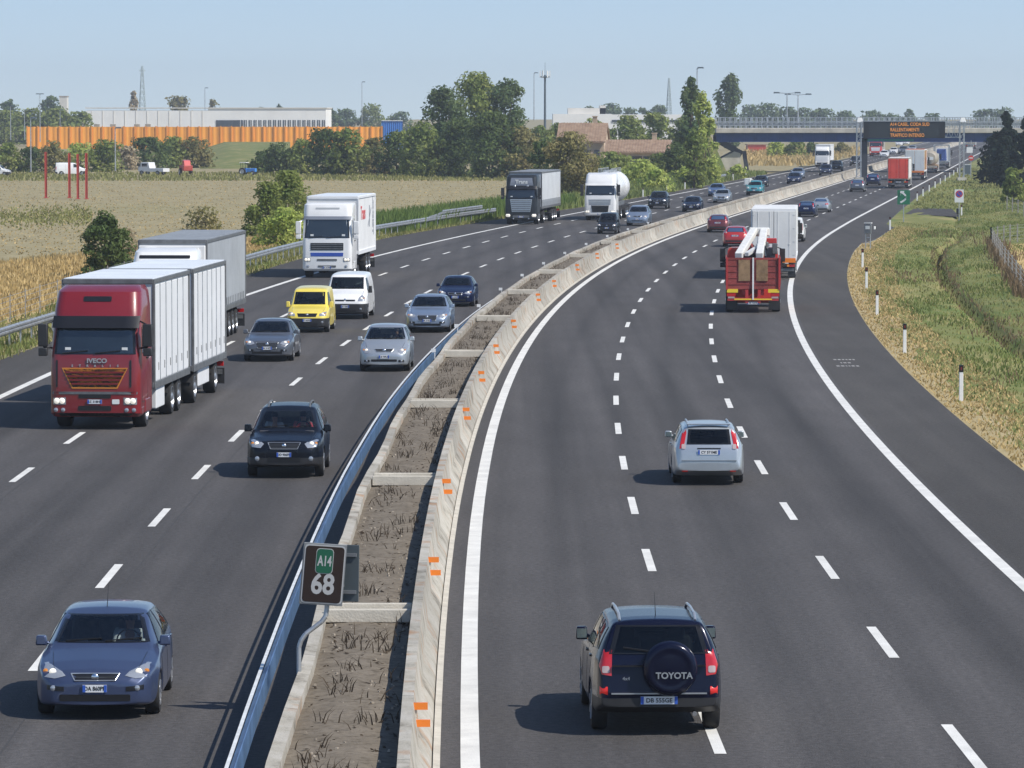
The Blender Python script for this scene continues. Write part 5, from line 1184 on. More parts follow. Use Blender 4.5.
# --- beyond the bridge
for x, yb, yt, wd, m, lb in ((776, 158, 141, 20, 'leaf_light', 'light tree seen under the left bridge span'), (795, 158, 140, 24, 'leaf_mid', 'darker tree under the bridge left of the far white lorry'), (812, 156, 142, 16, 'leaf_dark', 'dark tree right behind the far white lorry'), (842, 154, 143, 16, 'leaf_olive', 'olive bush beyond the bridge beside the gantry leg')):
    tree('far_tree', lb, x, yb, yt, wd, 'bush', m, 'trees seen under the bridge')
FT = [(752, 105, 34, 'leaf_blue'), (768, 103, 34, 'leaf_blue'), (786, 107, 34, 'leaf_blue'), (806, 108, 36, 'leaf_blue'), (826, 109, 34, 'leaf_blue'), (846, 111, 30, 'leaf_blue'), (872, 111, 34, 'leaf_blue'), (909, 109, 15, 'leaf_dark'), (892, 113, 26, 'leaf_blue'), (932, 114, 30, 'leaf_blue'),
      (985, 110, 34, 'leaf_blue'), (1002, 108, 30, 'leaf_blue'), (612, 103, 26, 'leaf_blue'), (588, 106, 22, 'leaf_blue'), (630, 107, 18, 'leaf_blue'), (658, 105, 24, 'leaf_blue'), (642, 107, 14, 'leaf_blue'), (372, 104, 30, 'leaf_mid'), (345, 109, 30, 'leaf_blue'), (400, 112, 26, 'leaf_blue'), (330, 108, 20, 'leaf_blue'), (280, 103, 12, 'leaf_blue'), (262, 106, 16, 'leaf_blue'), (213, 98, 18, 'leaf_olive'), (178, 96, 36, 'leaf_olive'), (134, 89, 13, 'leaf_grey'), (50, 95, 28, 'leaf_dark'), (8, 99, 24, 'leaf_dark')]
WH = ['over the left end of the bridge', 'above the bridge left of the twin lamps', 'behind the first twin lamp', 'right of the second twin lamp', 'above the middle of the left span', 'just left of the gantry', 'behind the left of the message board', 'standing dark and alone above the message board', 'low between the lone dark tree and the gantry leg', 'low behind the right gantry leg',
      'behind the green sign on the bridge', 'behind the conifer at the right', 'behind the pale factory roof', 'left of the pale factory roof', 'left of the lattice mast on the skyline', 'right of the lattice mast on the skyline', 'just left of the thin lattice mast', 'beside the tall lamp right of the warehouse', 'at the right end of the warehouse', 'behind the blue wall section', 'touching the right corner of the warehouse', 'poking up above the warehouse roof near its right end', 'low above the warehouse roof', 'small and round above the middle of the warehouse', 'broad and low above the warehouse right of the pylon', 'narrow and greyish beside the pylon', 'dark and flat topped over the pine grove', 'dark at the far left edge of the skyline']
for (x, yt, wd, m), wh in zip(FT, WH): tree('skyline_tree', 'distant tree ' + wh, x, 0, yt, wd, 'round' if x != 134 else 'poplar', m, 'trees on the skyline', Y=1700 if x > 340 else 1500, skirt=.05)
for x, yt, wd, lb in ((4, 111, 56, 'left'), (32, 109, 58, 'second'), (58, 109, 54, 'third'), (78, 112, 44, 'rightmost')):
    tree('umbrella_pine', f'{lb} umbrella pine of the grove behind the orange wall', x, 0, yt, wd, 'pine', 'leaf_mid', 'umbrella pines at the left', Y=1180, skirt=.12)
# --- right side
tree('conifer_tree', 'tall dark conifer at the right edge beside the bridge', 1006, 186, 106, 60, 'conifer', 'leaf_conifer', dens=1.8, skirt=0)
tree('conifer_tree', 'second dark conifer cut by the right edge of the picture', 1026, 188, 110, 64, 'conifer', 'leaf_conifer', dens=1.5, skirt=0)
tree('conifer_tree', 'squat dark conifer in front of the right bridge span', 998, 183, 132, 44, 'bush', 'leaf_conifer', dens=1.5)
tree('verge_bush', 'green bush below the dark conifers on the right verge', 1013, 203, 166, 28, 'bush', 'leaf_mid', dens=1.3)

# grasses
def scat(n, Y0, Y1, fu0, fu1, side, pw=1.0):
    out = []
    for _ in range(n):
        Y = Y0 + (Y1 - Y0) * rng.random() ** pw; u = fu0 + (fu1 - fu0) * rng.random()
        if side == 'R': out.append((right_edge(Y) + u, Y, verge_z(Y, u) - .02))
        else: out.append((left_edge(Y) - u, Y, -.06))
    return out
def patchy(pts, s, th, ph):
    return [p for p in pts if math.sin(p[0] * s + ph) * math.cos(p[1] * s * .37 + ph * 2) + .5 * math.sin(p[0] * s * 2.3 - p[1] * s * .8) > th]
blades('verge_edge_straw', scat(16000, 95, 340, .05, 2.7, 'R', 1.2), .13, .05, M['dry_grass'], 1.6)
def nod(P): return [p for p in P if not (5.40 < p[0] - right_edge(p[1]) < 5.66 and p[1] < 310)]
def lay(P): return [p for p in P if not (354 < p[1] < 404 and p[0] < right_edge(p[1]) + 5.5)]
blades('verge_yellow_grass', nod(lay(scat(46000, 95, 480, .5, 22, 'R', 1.1))), .15, .05, M['yellow_grass'], .8)
blades('verge_green_grass', nod(patchy(lay(scat(52000, 95, 420, 2.0, 20, 'R', 1.1)), .4, .12, 1)), .22, .05, M['green_grass'], .7)
blades('verge_brown_grass', nod(patchy(scat(13000, 95, 330, 2.5, 24, 'R'), .3, .6, 4)), .28, .05, M['brown_grass'], .7)
blades('ditch_grass', scat(1300, 95, 310, 5.0, 6.0, 'R'), .25, .05, M['brown_grass'], .6)
blades('verge_far_grass', scat(8000, 400, 700, .6, 26, 'R'), .28, .14, M['yellow_grass'], .8)
blades('fence_scrub', [(p[0], p[1], 0) for p in [(at(x + rng.normal(0, 2), y + rng.normal(0, 1.0)).x, at(x, y + rng.normal(0, 1.5)).y) for x, y in [(993 + (1024 - 993) * k, 243 + (298 - 243) * k) for k in rng.random(1100)]]], .7, .06, M['brown_grass'], .6)
def line_u(Y0, Y1, u0, u1, n): return scat(n, Y0, Y1, u0, u1, 'L')
blades('golden_crop', [p for p in scat(34000, 150, 330, 4.5, 22, 'L') if p[1] < 235 + (p[0] - left_edge(p[1]) + 22) * 6], .34, .08, M['dry_grass'], .4)
blades('left_edge_grass', scat(12000, 130, 380, -.2, 4.5, 'L'), .30, .06, M['yellow_grass'], .9)
blades('left_edge_green', patchy(scat(9000, 130, 420, 0, 4.5, 'L'), .5, .2, 2), .40, .06, M['green_grass'], .7)
blades('roadside_reeds', scat(13000, 322, 415, .8, 6.5, 'L'), 1.35, .13, M['reed'], .35)
blades('roadside_far_grass', scat(6000, 400, 640, .2, 5, 'L'), .7, .14, M['green_grass'], .7)
P = [tuple(at(rng.uniform(-6, 92), 216 + 5 * rng.normal(), -.05)) for _ in range(1900)]
P = [p for p in P if rng.random() < .35 + .65 * math.sin(p[0] * .13) ** 2]
blades('field_green_strip', P, .22, .12, M['yellow_grass'], .9)
P = [tuple(at(rng.uniform(-5, 510), 180 + 75 * rng.random() ** 1.5, -.05)) for _ in range(9000)]
P = [p for p in P if p[0] < left_edge(p[1]) - 5]
blades('field_stubble', P, .10, .12, M['dry_grass'], 1.0)
P = [tuple(at(rng.uniform(-5, 560), 173 + 8 * rng.random(), -.05)) for _ in range(5000)]
P = [p for p in P if p[0] < left_edge(p[1]) - 5]
blades('field_far_edge_grass', P, .45, .2, M['yellow_grass'], .7)
P = [tuple(at(x, y, 0)) for x, y in zip(rng.uniform(540, 720, 9000), rng.uniform(176, 207, 9000)) if at(x, y).x < left_edge(at(x, y).y) - .4]
blades('roadside_meadow', P, .9, .16, M['green_grass'], .7)
P = [tuple(at(x, y, 0)) for x, y in zip(rng.uniform(745, 860, 2500), rng.uniform(148, 166, 2500)) if at(x, y).x < left_edge(at(x, y).y) - .4]
blades('far_meadow', P, 1.0, .3, M['dry_grass'], .7)

# ------------------------------------------------------------------ fences, field posts
def wire_fence(name, pix, label, n_, m, hgt=1.3, pw=.09):
    pts = [at(*q) for q in pix]; t = empty(name, pts[0], 0, label, 'fence'); rel = []
    for i in range(n_):
        k = i / (n_ - 1) * (len(pts) - 1); j = min(int(k), len(pts) - 2); p = pts[j].lerp(pts[j + 1], k - j) - pts[0]; rel.append(p)
        b = MB(); b.box((p.x, p.y, hgt / 2), (pw, pw, hgt)); b.build('post', m, t)
    b = MB()
    for z in (.25, .5, .75, 1.0, 1.2): b.path([p + Vector((0, 0, z)) for p in rel], .008, 4)
    b.build('wire_mesh', M['galvanised'], t); return t
mat('fence_grey', (.30, .28, .25), .8, var=.3); wire_fence('wire_fence', [(991, 246), (1003, 266), (1030, 305)], 'grey wire fence with posts running down the right verge past dry scrub', 14, M['fence_grey'])
wire_fence('wire_fence', [(991, 246), (1010, 243), (1032, 241)], 'low wire fence closing the pale plot at the right edge', 7, M['fence_grey'])
wire_fence('wire_fence', [(1007, 210), (1018, 214), (1030, 219)], 'short wire fence below the dark conifers', 5, M['fence_grey'])
wire_fence('wire_fence', [(-6, 330), (40, 313), (90, 297), (140, 281)], 'thin wire fence in the golden grass beside the left guardrail', 10, M['fence_grey'], 1.3, .045)
b = MB(); pl = [at(x, y, 0) for x, y in ((996, 248), (1010, 245), (1034, 243), (1040, 300), (1026, 286), (1008, 264))]; b.add([(p.x, p.y, .03) for p in pl], [tuple(range(6))]); o = b.build('bare_plot', M['straw'], fix=False); o['kind'] = 'structure'
mat('red_steel', (.42, .06, .04), .5, var=.15)
for x, y0, y1, dx, lb in ((46, 198, 152, 0, 'lone red steel post leftmost in the stubble field'), (69.5, 198, 153, 0, 'red steel post first of the close group of three'), (78, 199, 154, 0, 'middle red steel post of the close group'), (86.5, 199, 153, 0, 'red steel post last of the close group of three')):
    p = at(x, y0); hh = at_d(x, y1, p.y).z; t = empty('steel_post', p, R(8), lb, 'post', 'red posts in the field'); b = MB()
    for s in (-1, 1): b.box((s * .11, 0, hh / 2), (.05, .16, hh))
    b.box((0, 0, hh / 2), (.18, .03, hh)); b.build('shaft', M['red_steel'], t); b = MB(); b.box((0, 0, .03), (.5, .5, .06)); b.build('base_plate', M['red_steel'], t)

# ------------------------------------------------------------------ buildings at the left
mat('white_wall', (.82, .81, .78), .8, var=.07, vscale=.12); mat('pale_wall', (.66, .63, .57), .8, var=.1, vscale=.2); mat('window_dark', (.05, .06, .075), .2, var=.3); mat('orange_panel', (.90, .37, .035), .6, var=.05, vscale=.3); mat('orange_post', (.80, .31, .03), .6)
mat('blue_panel', (.06, .24, .66), .55, var=.12, vscale=.3); mat('roof_tile', (.23, .145, .095), .9, col2=(.36, .25, .17), vscale=1.2, bump=.5, bscale=4); mat('plaster', (.48, .37, .26), .9, var=.2, vscale=.6); mat('old_stone', (.33, .29, .24), .9, var=.25, vscale=.8)
def XZ(px, py, Y): q = at_d(px, py, Y); return q.x, q.z
Yw = 1330
t = empty('warehouse', (XZ(200, 113, Yw)[0], Yw, 0), 0, 'long low white warehouse behind the orange wall', 'building'); ox = t.location.x
x0, x1 = XZ(86, 113, Yw)[0] - ox, XZ(326, 113, Yw)[0] - ox; zt = XZ(0, 108.5, Yw)[1]; xm = XZ(208, 113, Yw)[0] - ox; xs = XZ(238, 113, Yw)[0] - ox
b = MB(); b.box(((x0 + xm) / 2, 20, zt / 2 - .3), (xm - x0, 40, zt - .6)); b.box(((xm + x1) / 2, 20, zt / 2), (x1 - xm, 40, zt)); b.build('wall', M['white_wall'], t)
b = MB(); b.box(((x0 + x1) / 2, 20, zt + .15), (x1 - x0 + .6, 40.6, .3)); b.build('roof_edge', M['pale_wall'], t)
zw0, zw1 = XZ(0, 127, Yw)[1], XZ(0, 120, Yw)[1]
for i in range(18):
    x = xs + (x1 - xs) * (i + .5) / 18; f = MB(); f.box((x, -.06, (zw0 + zw1) / 2), ((x1 - xs) / 18 * .62, .1, zw1 - zw0)); o = f.build('window', M['window_dark'], t)
    f = MB(); f.box((x, -.13, (zw0 + zw1) / 2), (.12, .06, zw1 - zw0)); f.build('frame', M['white_wall'], o)
f = MB(); f.box(((xm + xs) / 2 + 2, -.08, zw0 + 1.0), ((xs - xm) * .9, .12, 2.2)); f.build('loading_bay', M['window_dark'], t)
for i in range(11):
    x = x0 + (xm - x0) * (i + .5) / 11; f = MB(); f.box((x, -.05, zt / 2 - .3), (.18, .1, zt - .7)); f.build('wall_rib', M['pale_wall'], t)
for px in (97, 113, 137, 148): x, z = XZ(px, 125, Yw - 8); f = MB(); f.box((x - ox, -8, z - .4), (1.7, 1.2, 1.4)); f.build('roof_vent', M['old_stone'], t, bevel=.1)
# low grey building, tower block behind the pines
b = MB(); tb = empty('far_building', (XZ(64, 113, 1600)[0], 1600, 0), 0, 'small pinkish tower block behind the pine grove', 'building'); zt2 = XZ(0, 97, 1600)[1]; b.box((0, 0, zt2 / 2), (2.8, 6, zt2)); b.build('wall', M['pale_wall'], tb); b = MB(); b.box((0, 0, zt2 + .2), (3.1, 6.2, .4)); b.build('roof', M['old_stone'], tb)
# orange wall
Yo = 1080; t = empty('noise_wall', (XZ(200, 113, Yo)[0], Yo, 0), 0, 'long bright orange ribbed wall in front of the warehouse', 'wall'); ox = t.location.x; zt = XZ(0, 126.8, Yo)[1]; x0, x1 = XZ(27, 113, Yo)[0] - ox, XZ(382, 113, Yo)[0] - ox
v = []; n = 260
for i in range(n + 1):
    x = x0 + (x1 - x0) * i / n; yv = (0, .0, .09, .09)[i % 4]; v += [(x, yv, 0), (x, yv, zt)]
b = MB(); b.add(v, [(2 * i, 2 * i + 2, 2 * i + 3, 2 * i + 1) for i in range(n)]); b.box(((x0 + x1) / 2, .5, zt / 2), (x1 - x0, .2, zt)); b.build('panels', M['orange_panel'], t, fix=False)
for i in range(34):
    x = x0 + (x1 - x0) * i / 33; f = MB(); f.box((x, -.1, zt / 2 + .1), (.3, .24, zt + .2)); f.build('post', M['orange_post'], t)
t = empty('wall_section', (XZ(392, 113, Yo)[0], Yo, 0), 0, 'short blue ribbed wall section right of the orange wall', 'wall'); zt3 = XZ(0, 121, Yo)[1]; wv = 21 / ppm(Yo); b = MB()
v = []
for i in range(41): x = -wv / 2 + wv * i / 40; yv = (0, 0, .3, .3)[i % 4]; v += [(x, yv, 0), (x, yv, zt3)]
b.add(v, [(2 * i, 2 * i + 2, 2 * i + 3, 2 * i + 1) for i in range(40)]); b.box((0, .5, zt3 / 2), (wv, .2, zt3)); b.build('panels', M['blue_panel'], t, fix=False)
f = MB(); f.box((0, .2, zt3 + .08), (wv, .8, .16)); f.build('coping', M['white_wall'], t)
# grass bank below the orange wall
b = MB(); v = []; xs_ = np.linspace(XZ(200, 113, 900)[0], XZ(300, 113, 900)[0], 16)
for j, (Y, z) in enumerate(((700, -.05), (780, .7), (900, 1.5), (1060, 1.9))):
    for x in np.linspace(at_d(200, 113, Y).x, at_d(290, 113, Y).x, 16): v.append((x, Y, z * min(1, (x - at_d(200, 113, Y).x) / 6)))
b.add(v, [(j * 16 + i, j * 16 + i + 1, j * 16 + i + 17, j * 16 + i + 16) for j in range(3) for i in range(15)]); o = b.build('grass_bank', M['verge_grass'], None, 180, fix=False); o['kind'] = 'structure'
# pale factory
Yf = 1150; t = empty('factory', (XZ(620, 113, Yf)[0], Yf, 0), 0, 'pale low factory behind the canes and the farmhouse', 'building'); ox = t.location.x
for px0, px1, py, m in ((553, 612, 114, 'white_wall'), (568, 606, 108, 'pale_wall'), (612, 686, 114.5, 'white_wall'), (600, 606, 105.5, 'pale_wall')):
    a, c = XZ(px0, 113, Yf)[0] - ox, XZ(px1, 113, Yf)[0] - ox; z = XZ(0, py, Yf)[1]; b = MB(); dep = 10 if py < 112 else 22; b.box(((a + c) / 2, dep / 2 + (3 if py < 112 else 0), z / 2), (c - a, dep, z)); b.build('wall', M[m], t)
f = MB(); a, c = XZ(612, 113, Yf)[0] - ox, XZ(686, 113, Yf)[0] - ox; f.box(((a + c) / 2, -.1, XZ(0, 121, Yf)[1]), (c - a, .2, .6)); f.build('dark_band', M['window_dark'], t)
# farmhouse and barn
def house(label, px0, px1, pyb, py_eave, py_ridge, Y, depth, gable_right=True, cat='house'):
    x0, x1 = XZ(px0, 113, Y)[0], XZ(px1, 113, Y)[0]; t = empty('farmhouse' if cat == 'house' else 'barn', ((x0 + x1) / 2, Y, 0), R(-6), label, cat); hw = (x1 - x0) / 2; ze, zr = XZ(0, py_eave, Y)[1], XZ(0, py_ridge, Y)[1]
    b = MB(); b.prism([(0, 0), (depth, 0), (depth, ze), (depth / 2, zr - .15), (0, ze)], 'x', -hw, hw); b.build('wall', M['plaster'], t)
    sl = (zr - ze) / (depth / 2); b = MB(); o_ = .5
    b.prism([(-o_, ze - o_ * sl), (depth / 2, zr), (depth + o_, ze - o_ * sl), (depth + o_, ze - o_ * sl + .25), (depth / 2, zr + .25), (-o_, ze - o_ * sl + .25)], 'x', -hw - .3, hw + .3); r = b.build('roof', M['roof_tile'], t)
    nrow = int(2 * hw / .45); b = MB()
    for i in range(nrow): x = -hw + (i + .5) * .45; b.bar((x, -o_, ze - o_ * sl + .27), (x, depth / 2, zr + .27), .2, .08)
    b.build('tile_ridges', M['roof_tile'], r)
    f = MB(); f.box((hw * .5, depth / 2 + .4, zr + .6), (.7, .7, 1.3)); f.box((hw * .5, depth / 2 + .4, zr + 1.3), (.9, .9, .15)); f.build('chimney', M['plaster'], r)
    for k in (-.6, -.15, .3, .7):
        w_ = MB(); w_.box((hw * k, -.03, ze * .55), (.9, .1, 1.1)); q = w_.build('window', M['window_dark'], t); s_ = MB(); s_.box((hw * k, -.1, ze * .55 - .62), (1.1, .18, .12)); s_.build('sill', M['old_stone'], q)
    d = MB(); d.box((hw * .05, -.03, 1.05), (1.1, .1, 2.1)); d.build('door', M['bark'], t)
    return t
house('old farmhouse with a weathered red tiled roof behind the olive tree', 558, 604, 160, 141, 124.5, 700, 9)
house('long low barn with a brown tiled roof right of the farmhouse', 606, 668, 162, 152, 141.5, 690, 8, cat='barn')
# masts, pylons, lamp posts
mat('mast_grey', (.11, .14, .16), .5, .4); mat('pylon_grey', (.42, .50, .52), .6, .2)
def lattice(label, px, pyt, Y, wb, cat='pylon', arms=()):
    p = at_d(px, 113, Y); h = at_d(px, pyt, Y).z; t = empty('lattice_pylon', (p.x, Y, 0), R(20), label, cat); b = MB(); lv = np.linspace(0, 1, 13); W = lambda k: wb * (1 - .86 * k)
    cs = [(-1, -1), (1, -1), (1, 1), (-1, 1)]
    for k0, k1 in zip(lv[:-1], lv[1:]):
        for i in range(4):
            a, c = cs[i], cs[(i + 1) % 4]; P0 = Vector((a[0] * W(k0), a[1] * W(k0), h * k0)); P1 = Vector((a[0] * W(k1), a[1] * W(k1), h * k1)); Q0 = Vector((c[0] * W(k0), c[1] * W(k0), h * k0)); Q1 = Vector((c[0] * W(k1), c[1] * W(k1), h * k1))
            b.bar(P0, P1, .22, .22); b.bar(P0, Q1, .14, .14); b.bar(Q0, P1, .14, .14)
    b.build('lattice_frame', M['pylon_grey'], t)
    for z, l in arms: f = MB(); f.bar((-l, 0, h * z), (l, 0, h * z), .3, .3); f.bar((-l, 0, h * z), (0, 0, h * (z + .05)), .15, .15); f.bar((l, 0, h * z), (0, 0, h * (z + .05)), .15, .15); f.build('cross_arm', M['pylon_grey'], t)
lattice('tall grey green lattice pylon above the warehouse roof', 142.5, 66, 1650, 1.6, arms=((.93, 1.2),))
lattice('thin lattice mast on the skyline left of the poplars', 669, 78, 1750, 1.3)
p = at_d(545, 113, 900); hh = at_d(545, 75, 900).z; t = empty('telecom_mast', (p.x, 900, 0), 0, 'dark telecom mast with a round antenna platform behind the big grove', 'mast'); b = MB(); b.tube((0, 0, 0), (0, 0, hh), .30, .2, 10); b.tube((0, 0, hh), (0, 0, hh + 2.6), .05, .03, 6); b.build('pole', M['mast_grey'], t, 60)
b = MB(); b.lathe([(.3, hh - .6), (1.0, hh - .5), (1.0, hh - .3), (.3, hh - .2)], (0, 0, 0), 'z', 16); b.build('platform', M['mast_grey'], t, 40)
for i in range(6): a = i * math.pi / 3; b = MB(); b.box((1.0 * math.cos(a), 1.0 * math.sin(a), hh + .2), (.22, .22, 1.4), rz=a); b.build('antenna', M['white_post'], t)
def lamp_post(label, px, pyb, pyt, Y, double=True, span=1.4, group='lamp posts'):
    p = at_d(px, 113, Y); z0 = at_d(px, pyb, Y).z; h = at_d(px, pyt, Y).z; t = empty('lamp_post', (p.x, Y, z0 if z0 > 1 else 0), 0, label, 'lamp post', group); hb = h - t.location.z
    b = MB(); b.tube((0, 0, 0), (0, 0, hb), .12, .07, 8); b.build('pole', M['galvanised'], t, 60)
    for s in ((-1, 1) if double else (1,)):
        f = MB(); f.bar((0, 0, hb - .08), (s * span, 0, hb + .05), .1, .1); a = f.build('arm', M['galvanised'], t); f = MB(); f.box((s * span, 0, hb + .05), (1.0, .4, .22), top=.8); f.build('lamp_head', M['mast_grey'], a)
LPX = [(362, 126, 82, 1250, 'tall lamp post right of the warehouse'), (205, 110, 88, 1300, 'lamp post in front of the warehouse roof left of its windows'), (10.5, 140, 106, 1060, 'leftmost pale lamp post by the pines'), (24.5, 140, 110, 1060, 'second pale lamp post by the pines'), (40, 142, 94, 1060, 'tallest pale lamp post by the pines'), (60, 140, 110, 1150, 'lamp post in front of the last pine'), (115, 172, 128, 660, 'thin grey lamp post in front of the orange wall'), (30.5, 176, 118, 660, 'thin lamp post at the left end of the orange wall'), (534, 120, 73, 1000, 'thin lamp post left of the telecom mast'), (697, 112, 68, 640, 'lamp post beside the poplar')]
for x, yb, yt, Y, lb in LPX: lamp_post(lb, x, yb if Y > 900 else 172, yt, Y, double=x in (40,), group='lamp posts', span=.5)

# ------------------------------------------------------------------ bridge over the motorway
mat('girder_blue', (.022, .055, .17), .45, .2, var=.2, vscale=.5); mat('bridge_concrete', (.46, .43, .37), .9, var=.2, vscale=.5, bump=.2, bscale=8); mat('dark_girder', (.03, .035, .045), .5)
YBR = 655
bx0, bx1 = at_d(716, 113, YBR).x, at_d(1060, 113, YBR).x; zg0, zd0, zd1, zrl = (at_d(0, v, YBR).z for v in (142.0, 133.0, 128.2, 117.5))
t = empty('road_bridge', ((bx0 + bx1) / 2, YBR, 0), 0, 'road bridge with dark blue girders crossing over the motorway', 'bridge'); ox = t.location.x; hx = (bx1 - bx0) / 2
b = MB(); b.box((0, 6, (zd0 + zd1) / 2), (2 * hx, 12, zd1 - zd0)); b.build('deck', M['bridge_concrete'], t, bevel=.05)
for y in (.8, 4, 8, 11.2):
    f = MB(); f.box((0, y, (zg0 + zd0) / 2), (2 * hx - .2, .35, zd0 - zg0)); f.box((0, y, zg0 + .04), (2 * hx - .2, .7, .08))
    for i in range(30): f.box((-hx + (i + .5) * 2 * hx / 30, y, (zg0 + zd0) / 2), (.06, .6, zd0 - zg0 - .02))
    f.build('girder', M['girder_blue'], t)
for y in (.25, 11.75):
    f = MB()
    for i in range(64): f.box((-hx + (i + .5) * 2 * hx / 64, y, (zd1 + zrl) / 2), (.14, .12, zrl - zd1))
    f.build('railing_posts', M['galvanised'], t); f = MB()
    for z in (zrl, zd1 + .4, zd1 + .8, (zd1 + zrl) / 2 + .2): f.bar((-hx, y, z), (hx, y, z), .08, .08)
    for i in range(int(2 * hx / .35)): f.bar((-hx + i * .35, y, zd1), (-hx + i * .35, y, zrl), .03, .03)
    f.build('railing', M['galvanised'], t)
    f = MB()
    f.sweep([(a, c + zd1 + .05) for a, c in WB], [Vector((x, y + .35, 0)) for x in np.linspace(-hx, hx, 20)]); f.build('bridge_guardrail', M['galvanised'], t)
def leg(px0, py0, px1, py1, nm_):
    for y in (2, 10):
        a, c = at_d(px0, py0, YBR + y), at_d(px1, py1, YBR + y); f = MB(); f.bar((a.x - ox, y, a.z), (c.x - ox, y, c.z), .6, .9); f.build(nm_, M['dark_girder'], t)
leg(719, 141, 742, 154, 'slanted_leg'); leg(744, 151, 747, 171, 'pier'); leg(1012, 141, 1012, 165, 'pier')
f = MB(); p0 = at_d(742, 157, YBR); pl = [(at_d(x, y, YBR).x - ox, at_d(x, y, YBR).z) for x, y in ((719, 174), (719, 160), (735, 151.5), (741, 153.5), (741, 174))]; f.prism([(u, v) for u, v in pl], 'y', 1.5, 10.5); f.build('abutment_slope', M['bridge_concrete'], t)
b = MB(); gx = at_d(700, 113, YBR).x; v = [(bx0 - 9, YBR - 4, 0), (bx0 + 1.5, YBR - 4, 0), (bx0 - 1, YBR - 2, zd0 - .1), (bx0 - 9, YBR - 2, .1), (bx0 - 9, YBR + 14, 0), (bx0 + 1.5, YBR + 14, 0), (bx0 - 1, YBR + 12, zd0 - .1), (bx0 - 9, YBR + 12, .1)]
b.add(v, [(0, 1, 2, 3), (4, 7, 6, 5), (1, 5, 6, 2), (3, 2, 6, 7)]); o = b.build('embankment', M['verge_grass']); o['kind'] = 'structure'
b = MB(); v = [(bx1 - 14, YBR - 6, 0), (bx1 + 60, YBR - 8, 0), (bx1 + 60, YBR - 1, zd0 - .1), (bx1 - 4, YBR - 1, zd0 - .1), (bx1 + 60, YBR + 16, 0), (bx1 - 10, YBR + 16, 0)]
lamp_post('twin headed lamp post on the bridge, the left one', 787, 129, 93, YBR + 1.2, True, 1.6, 'twin lamps on the bridge'); lamp_post('twin headed lamp post on the bridge, the right one', 798, 129, 94.5, YBR + 10.5, True, 1.6, 'twin lamps on the bridge')
# red house and ochre field beyond the bridge
b = MB(); t = empty('far_house', (at_d(757, 113, 1000).x, 1000, 0), 0, 'low red brick building seen under the bridge', 'building'); z = at_d(0, 145, 1000).z; b.box((0, 4, z / 2), (4.2, 8, max(1.2, z))); b.build('wall', M['red_steel'], t); b = MB(); b.box((0, 4, max(1.2, z) + .1), (4.6, 8.4, .2)); b.build('roof', M['roof_tile'], t)
b = MB(); pl = [at(x, y, 0) for x, y in ((744, 163), (790, 161), (790, 150), (744, 150))]; b.add([(p.x, p.y, -.01) for p in pl], [(0, 1, 2, 3)]); o = b.build('ochre_field', M['straw'], fix=False); o['kind'] = 'structure'

# ------------------------------------------------------------------ sign gantry
YG = 575; mat('led_orange', (.6, .22, .04), .5, emit=(1, .42, .08), es=.16); mat('board_dark', (.018, .024, .028), .45)
gl, gr = at_d(859, 113, YG).x, at_d(962, 113, YG).x; t = empty('message_gantry', ((gl + gr) / 2, YG, 0), 0, 'overhead gantry with a dark electronic message board showing orange text', 'gantry'); ox = t.location.x; zb0, zb1 = at_d(0, 138, YG).z, at_d(0, 121.5, YG).z
for x, nm_ in ((gl - ox, 'l'), (gr - ox, 'r')):
    f = MB()
    for sx in (-.28, .28):
        for sy in (-.4, .4): f.box((x + sx, sy, zb1 / 2), (.12, .12, zb1))
    for i in range(11): z = i * zb1 / 11; f.bar((x - .28, -.4, z), (x + .28, -.4, z + zb1 / 11), .05, .05); f.bar((x - .28, -.4, z), (x - .28, .4, z + zb1 / 11), .05, .05)
    f.build('column', M['galvanised'], t); f = MB(); f.box((x, 0, .2), (1.2, 1.4, .4)); f.build('footing', M['bridge_concrete'], t); f = MB(); f.box((x + .1, 0, zb1 + .2), (.9, .5, .6), top=.6); f.build('column_cap', M['white_post'], t, bevel=.05)
f = MB()
for z in (zb1 - .05, zb0 + .1):
    for y in (.2, .9): f.bar((gl - ox, y, z), (gr - ox, y, z), .12, .12)
for i in range(20): x0 = gl - ox + (gr - gl) * i / 20; x1 = x0 + (gr - gl) / 20; f.bar((x0, .2, zb0 + .1), (x1, .2, zb1 - .05), .06, .06); f.bar((x0, .9, zb1 - .05), (x1, .9, zb0 + .1), .06, .06); f.bar((x0, .2, zb1), (x0, .9, zb1), .06, .06)
f.build('truss', M['galvanised'], t)
x0, x1 = at_d(863.5, 113, YG).x - ox, at_d(945, 113, YG).x - ox
f = MB(); f.box(((x0 + x1) / 2, -.15, (zb0 + zb1) / 2), (x1 - x0, .5, zb1 - zb0)); bo = f.build('message_board', M['board_dark'], t, bevel=.03); f = MB(); f.box(((x0 + x1) / 2, -.15, zb1 + .06), (x1 - x0 + .1, .7, .12)); f.build('board_cap', M['galvanised'], bo)
f = MB(); f.box((x0 + .4, -.41, (zb0 + zb1) / 2), (.7, .03, zb1 - zb0 - .2)); f.box((x1 - .4, -.41, (zb0 + zb1) / 2), (.7, .03, zb1 - zb0 - .2)); f.build('board_wings', M['satin_black'], bo)
xl = at_d(890, 113, YG).x - ox; hh = (zb1 - zb0) / 3
for i, s in enumerate(('A14 CASEL. CODA SUD', 'RALLENTAMENTI', 'TRAFFICO INTENSO')): text('message_line', s, (xl, -.425, zb1 - hh * (i + .52)), hh * .88, M['led_orange'], bo, align='LEFT', sx=.78, bold=.012)
mat('sign_teal', (.03, .28, .26), .4)
f = MB(); f.box((at_d(888, 113, YG).x - ox, .6, zb0 - .28), (7.0, .1, .3)); f.build('teal_strip', M['sign_teal'], t)
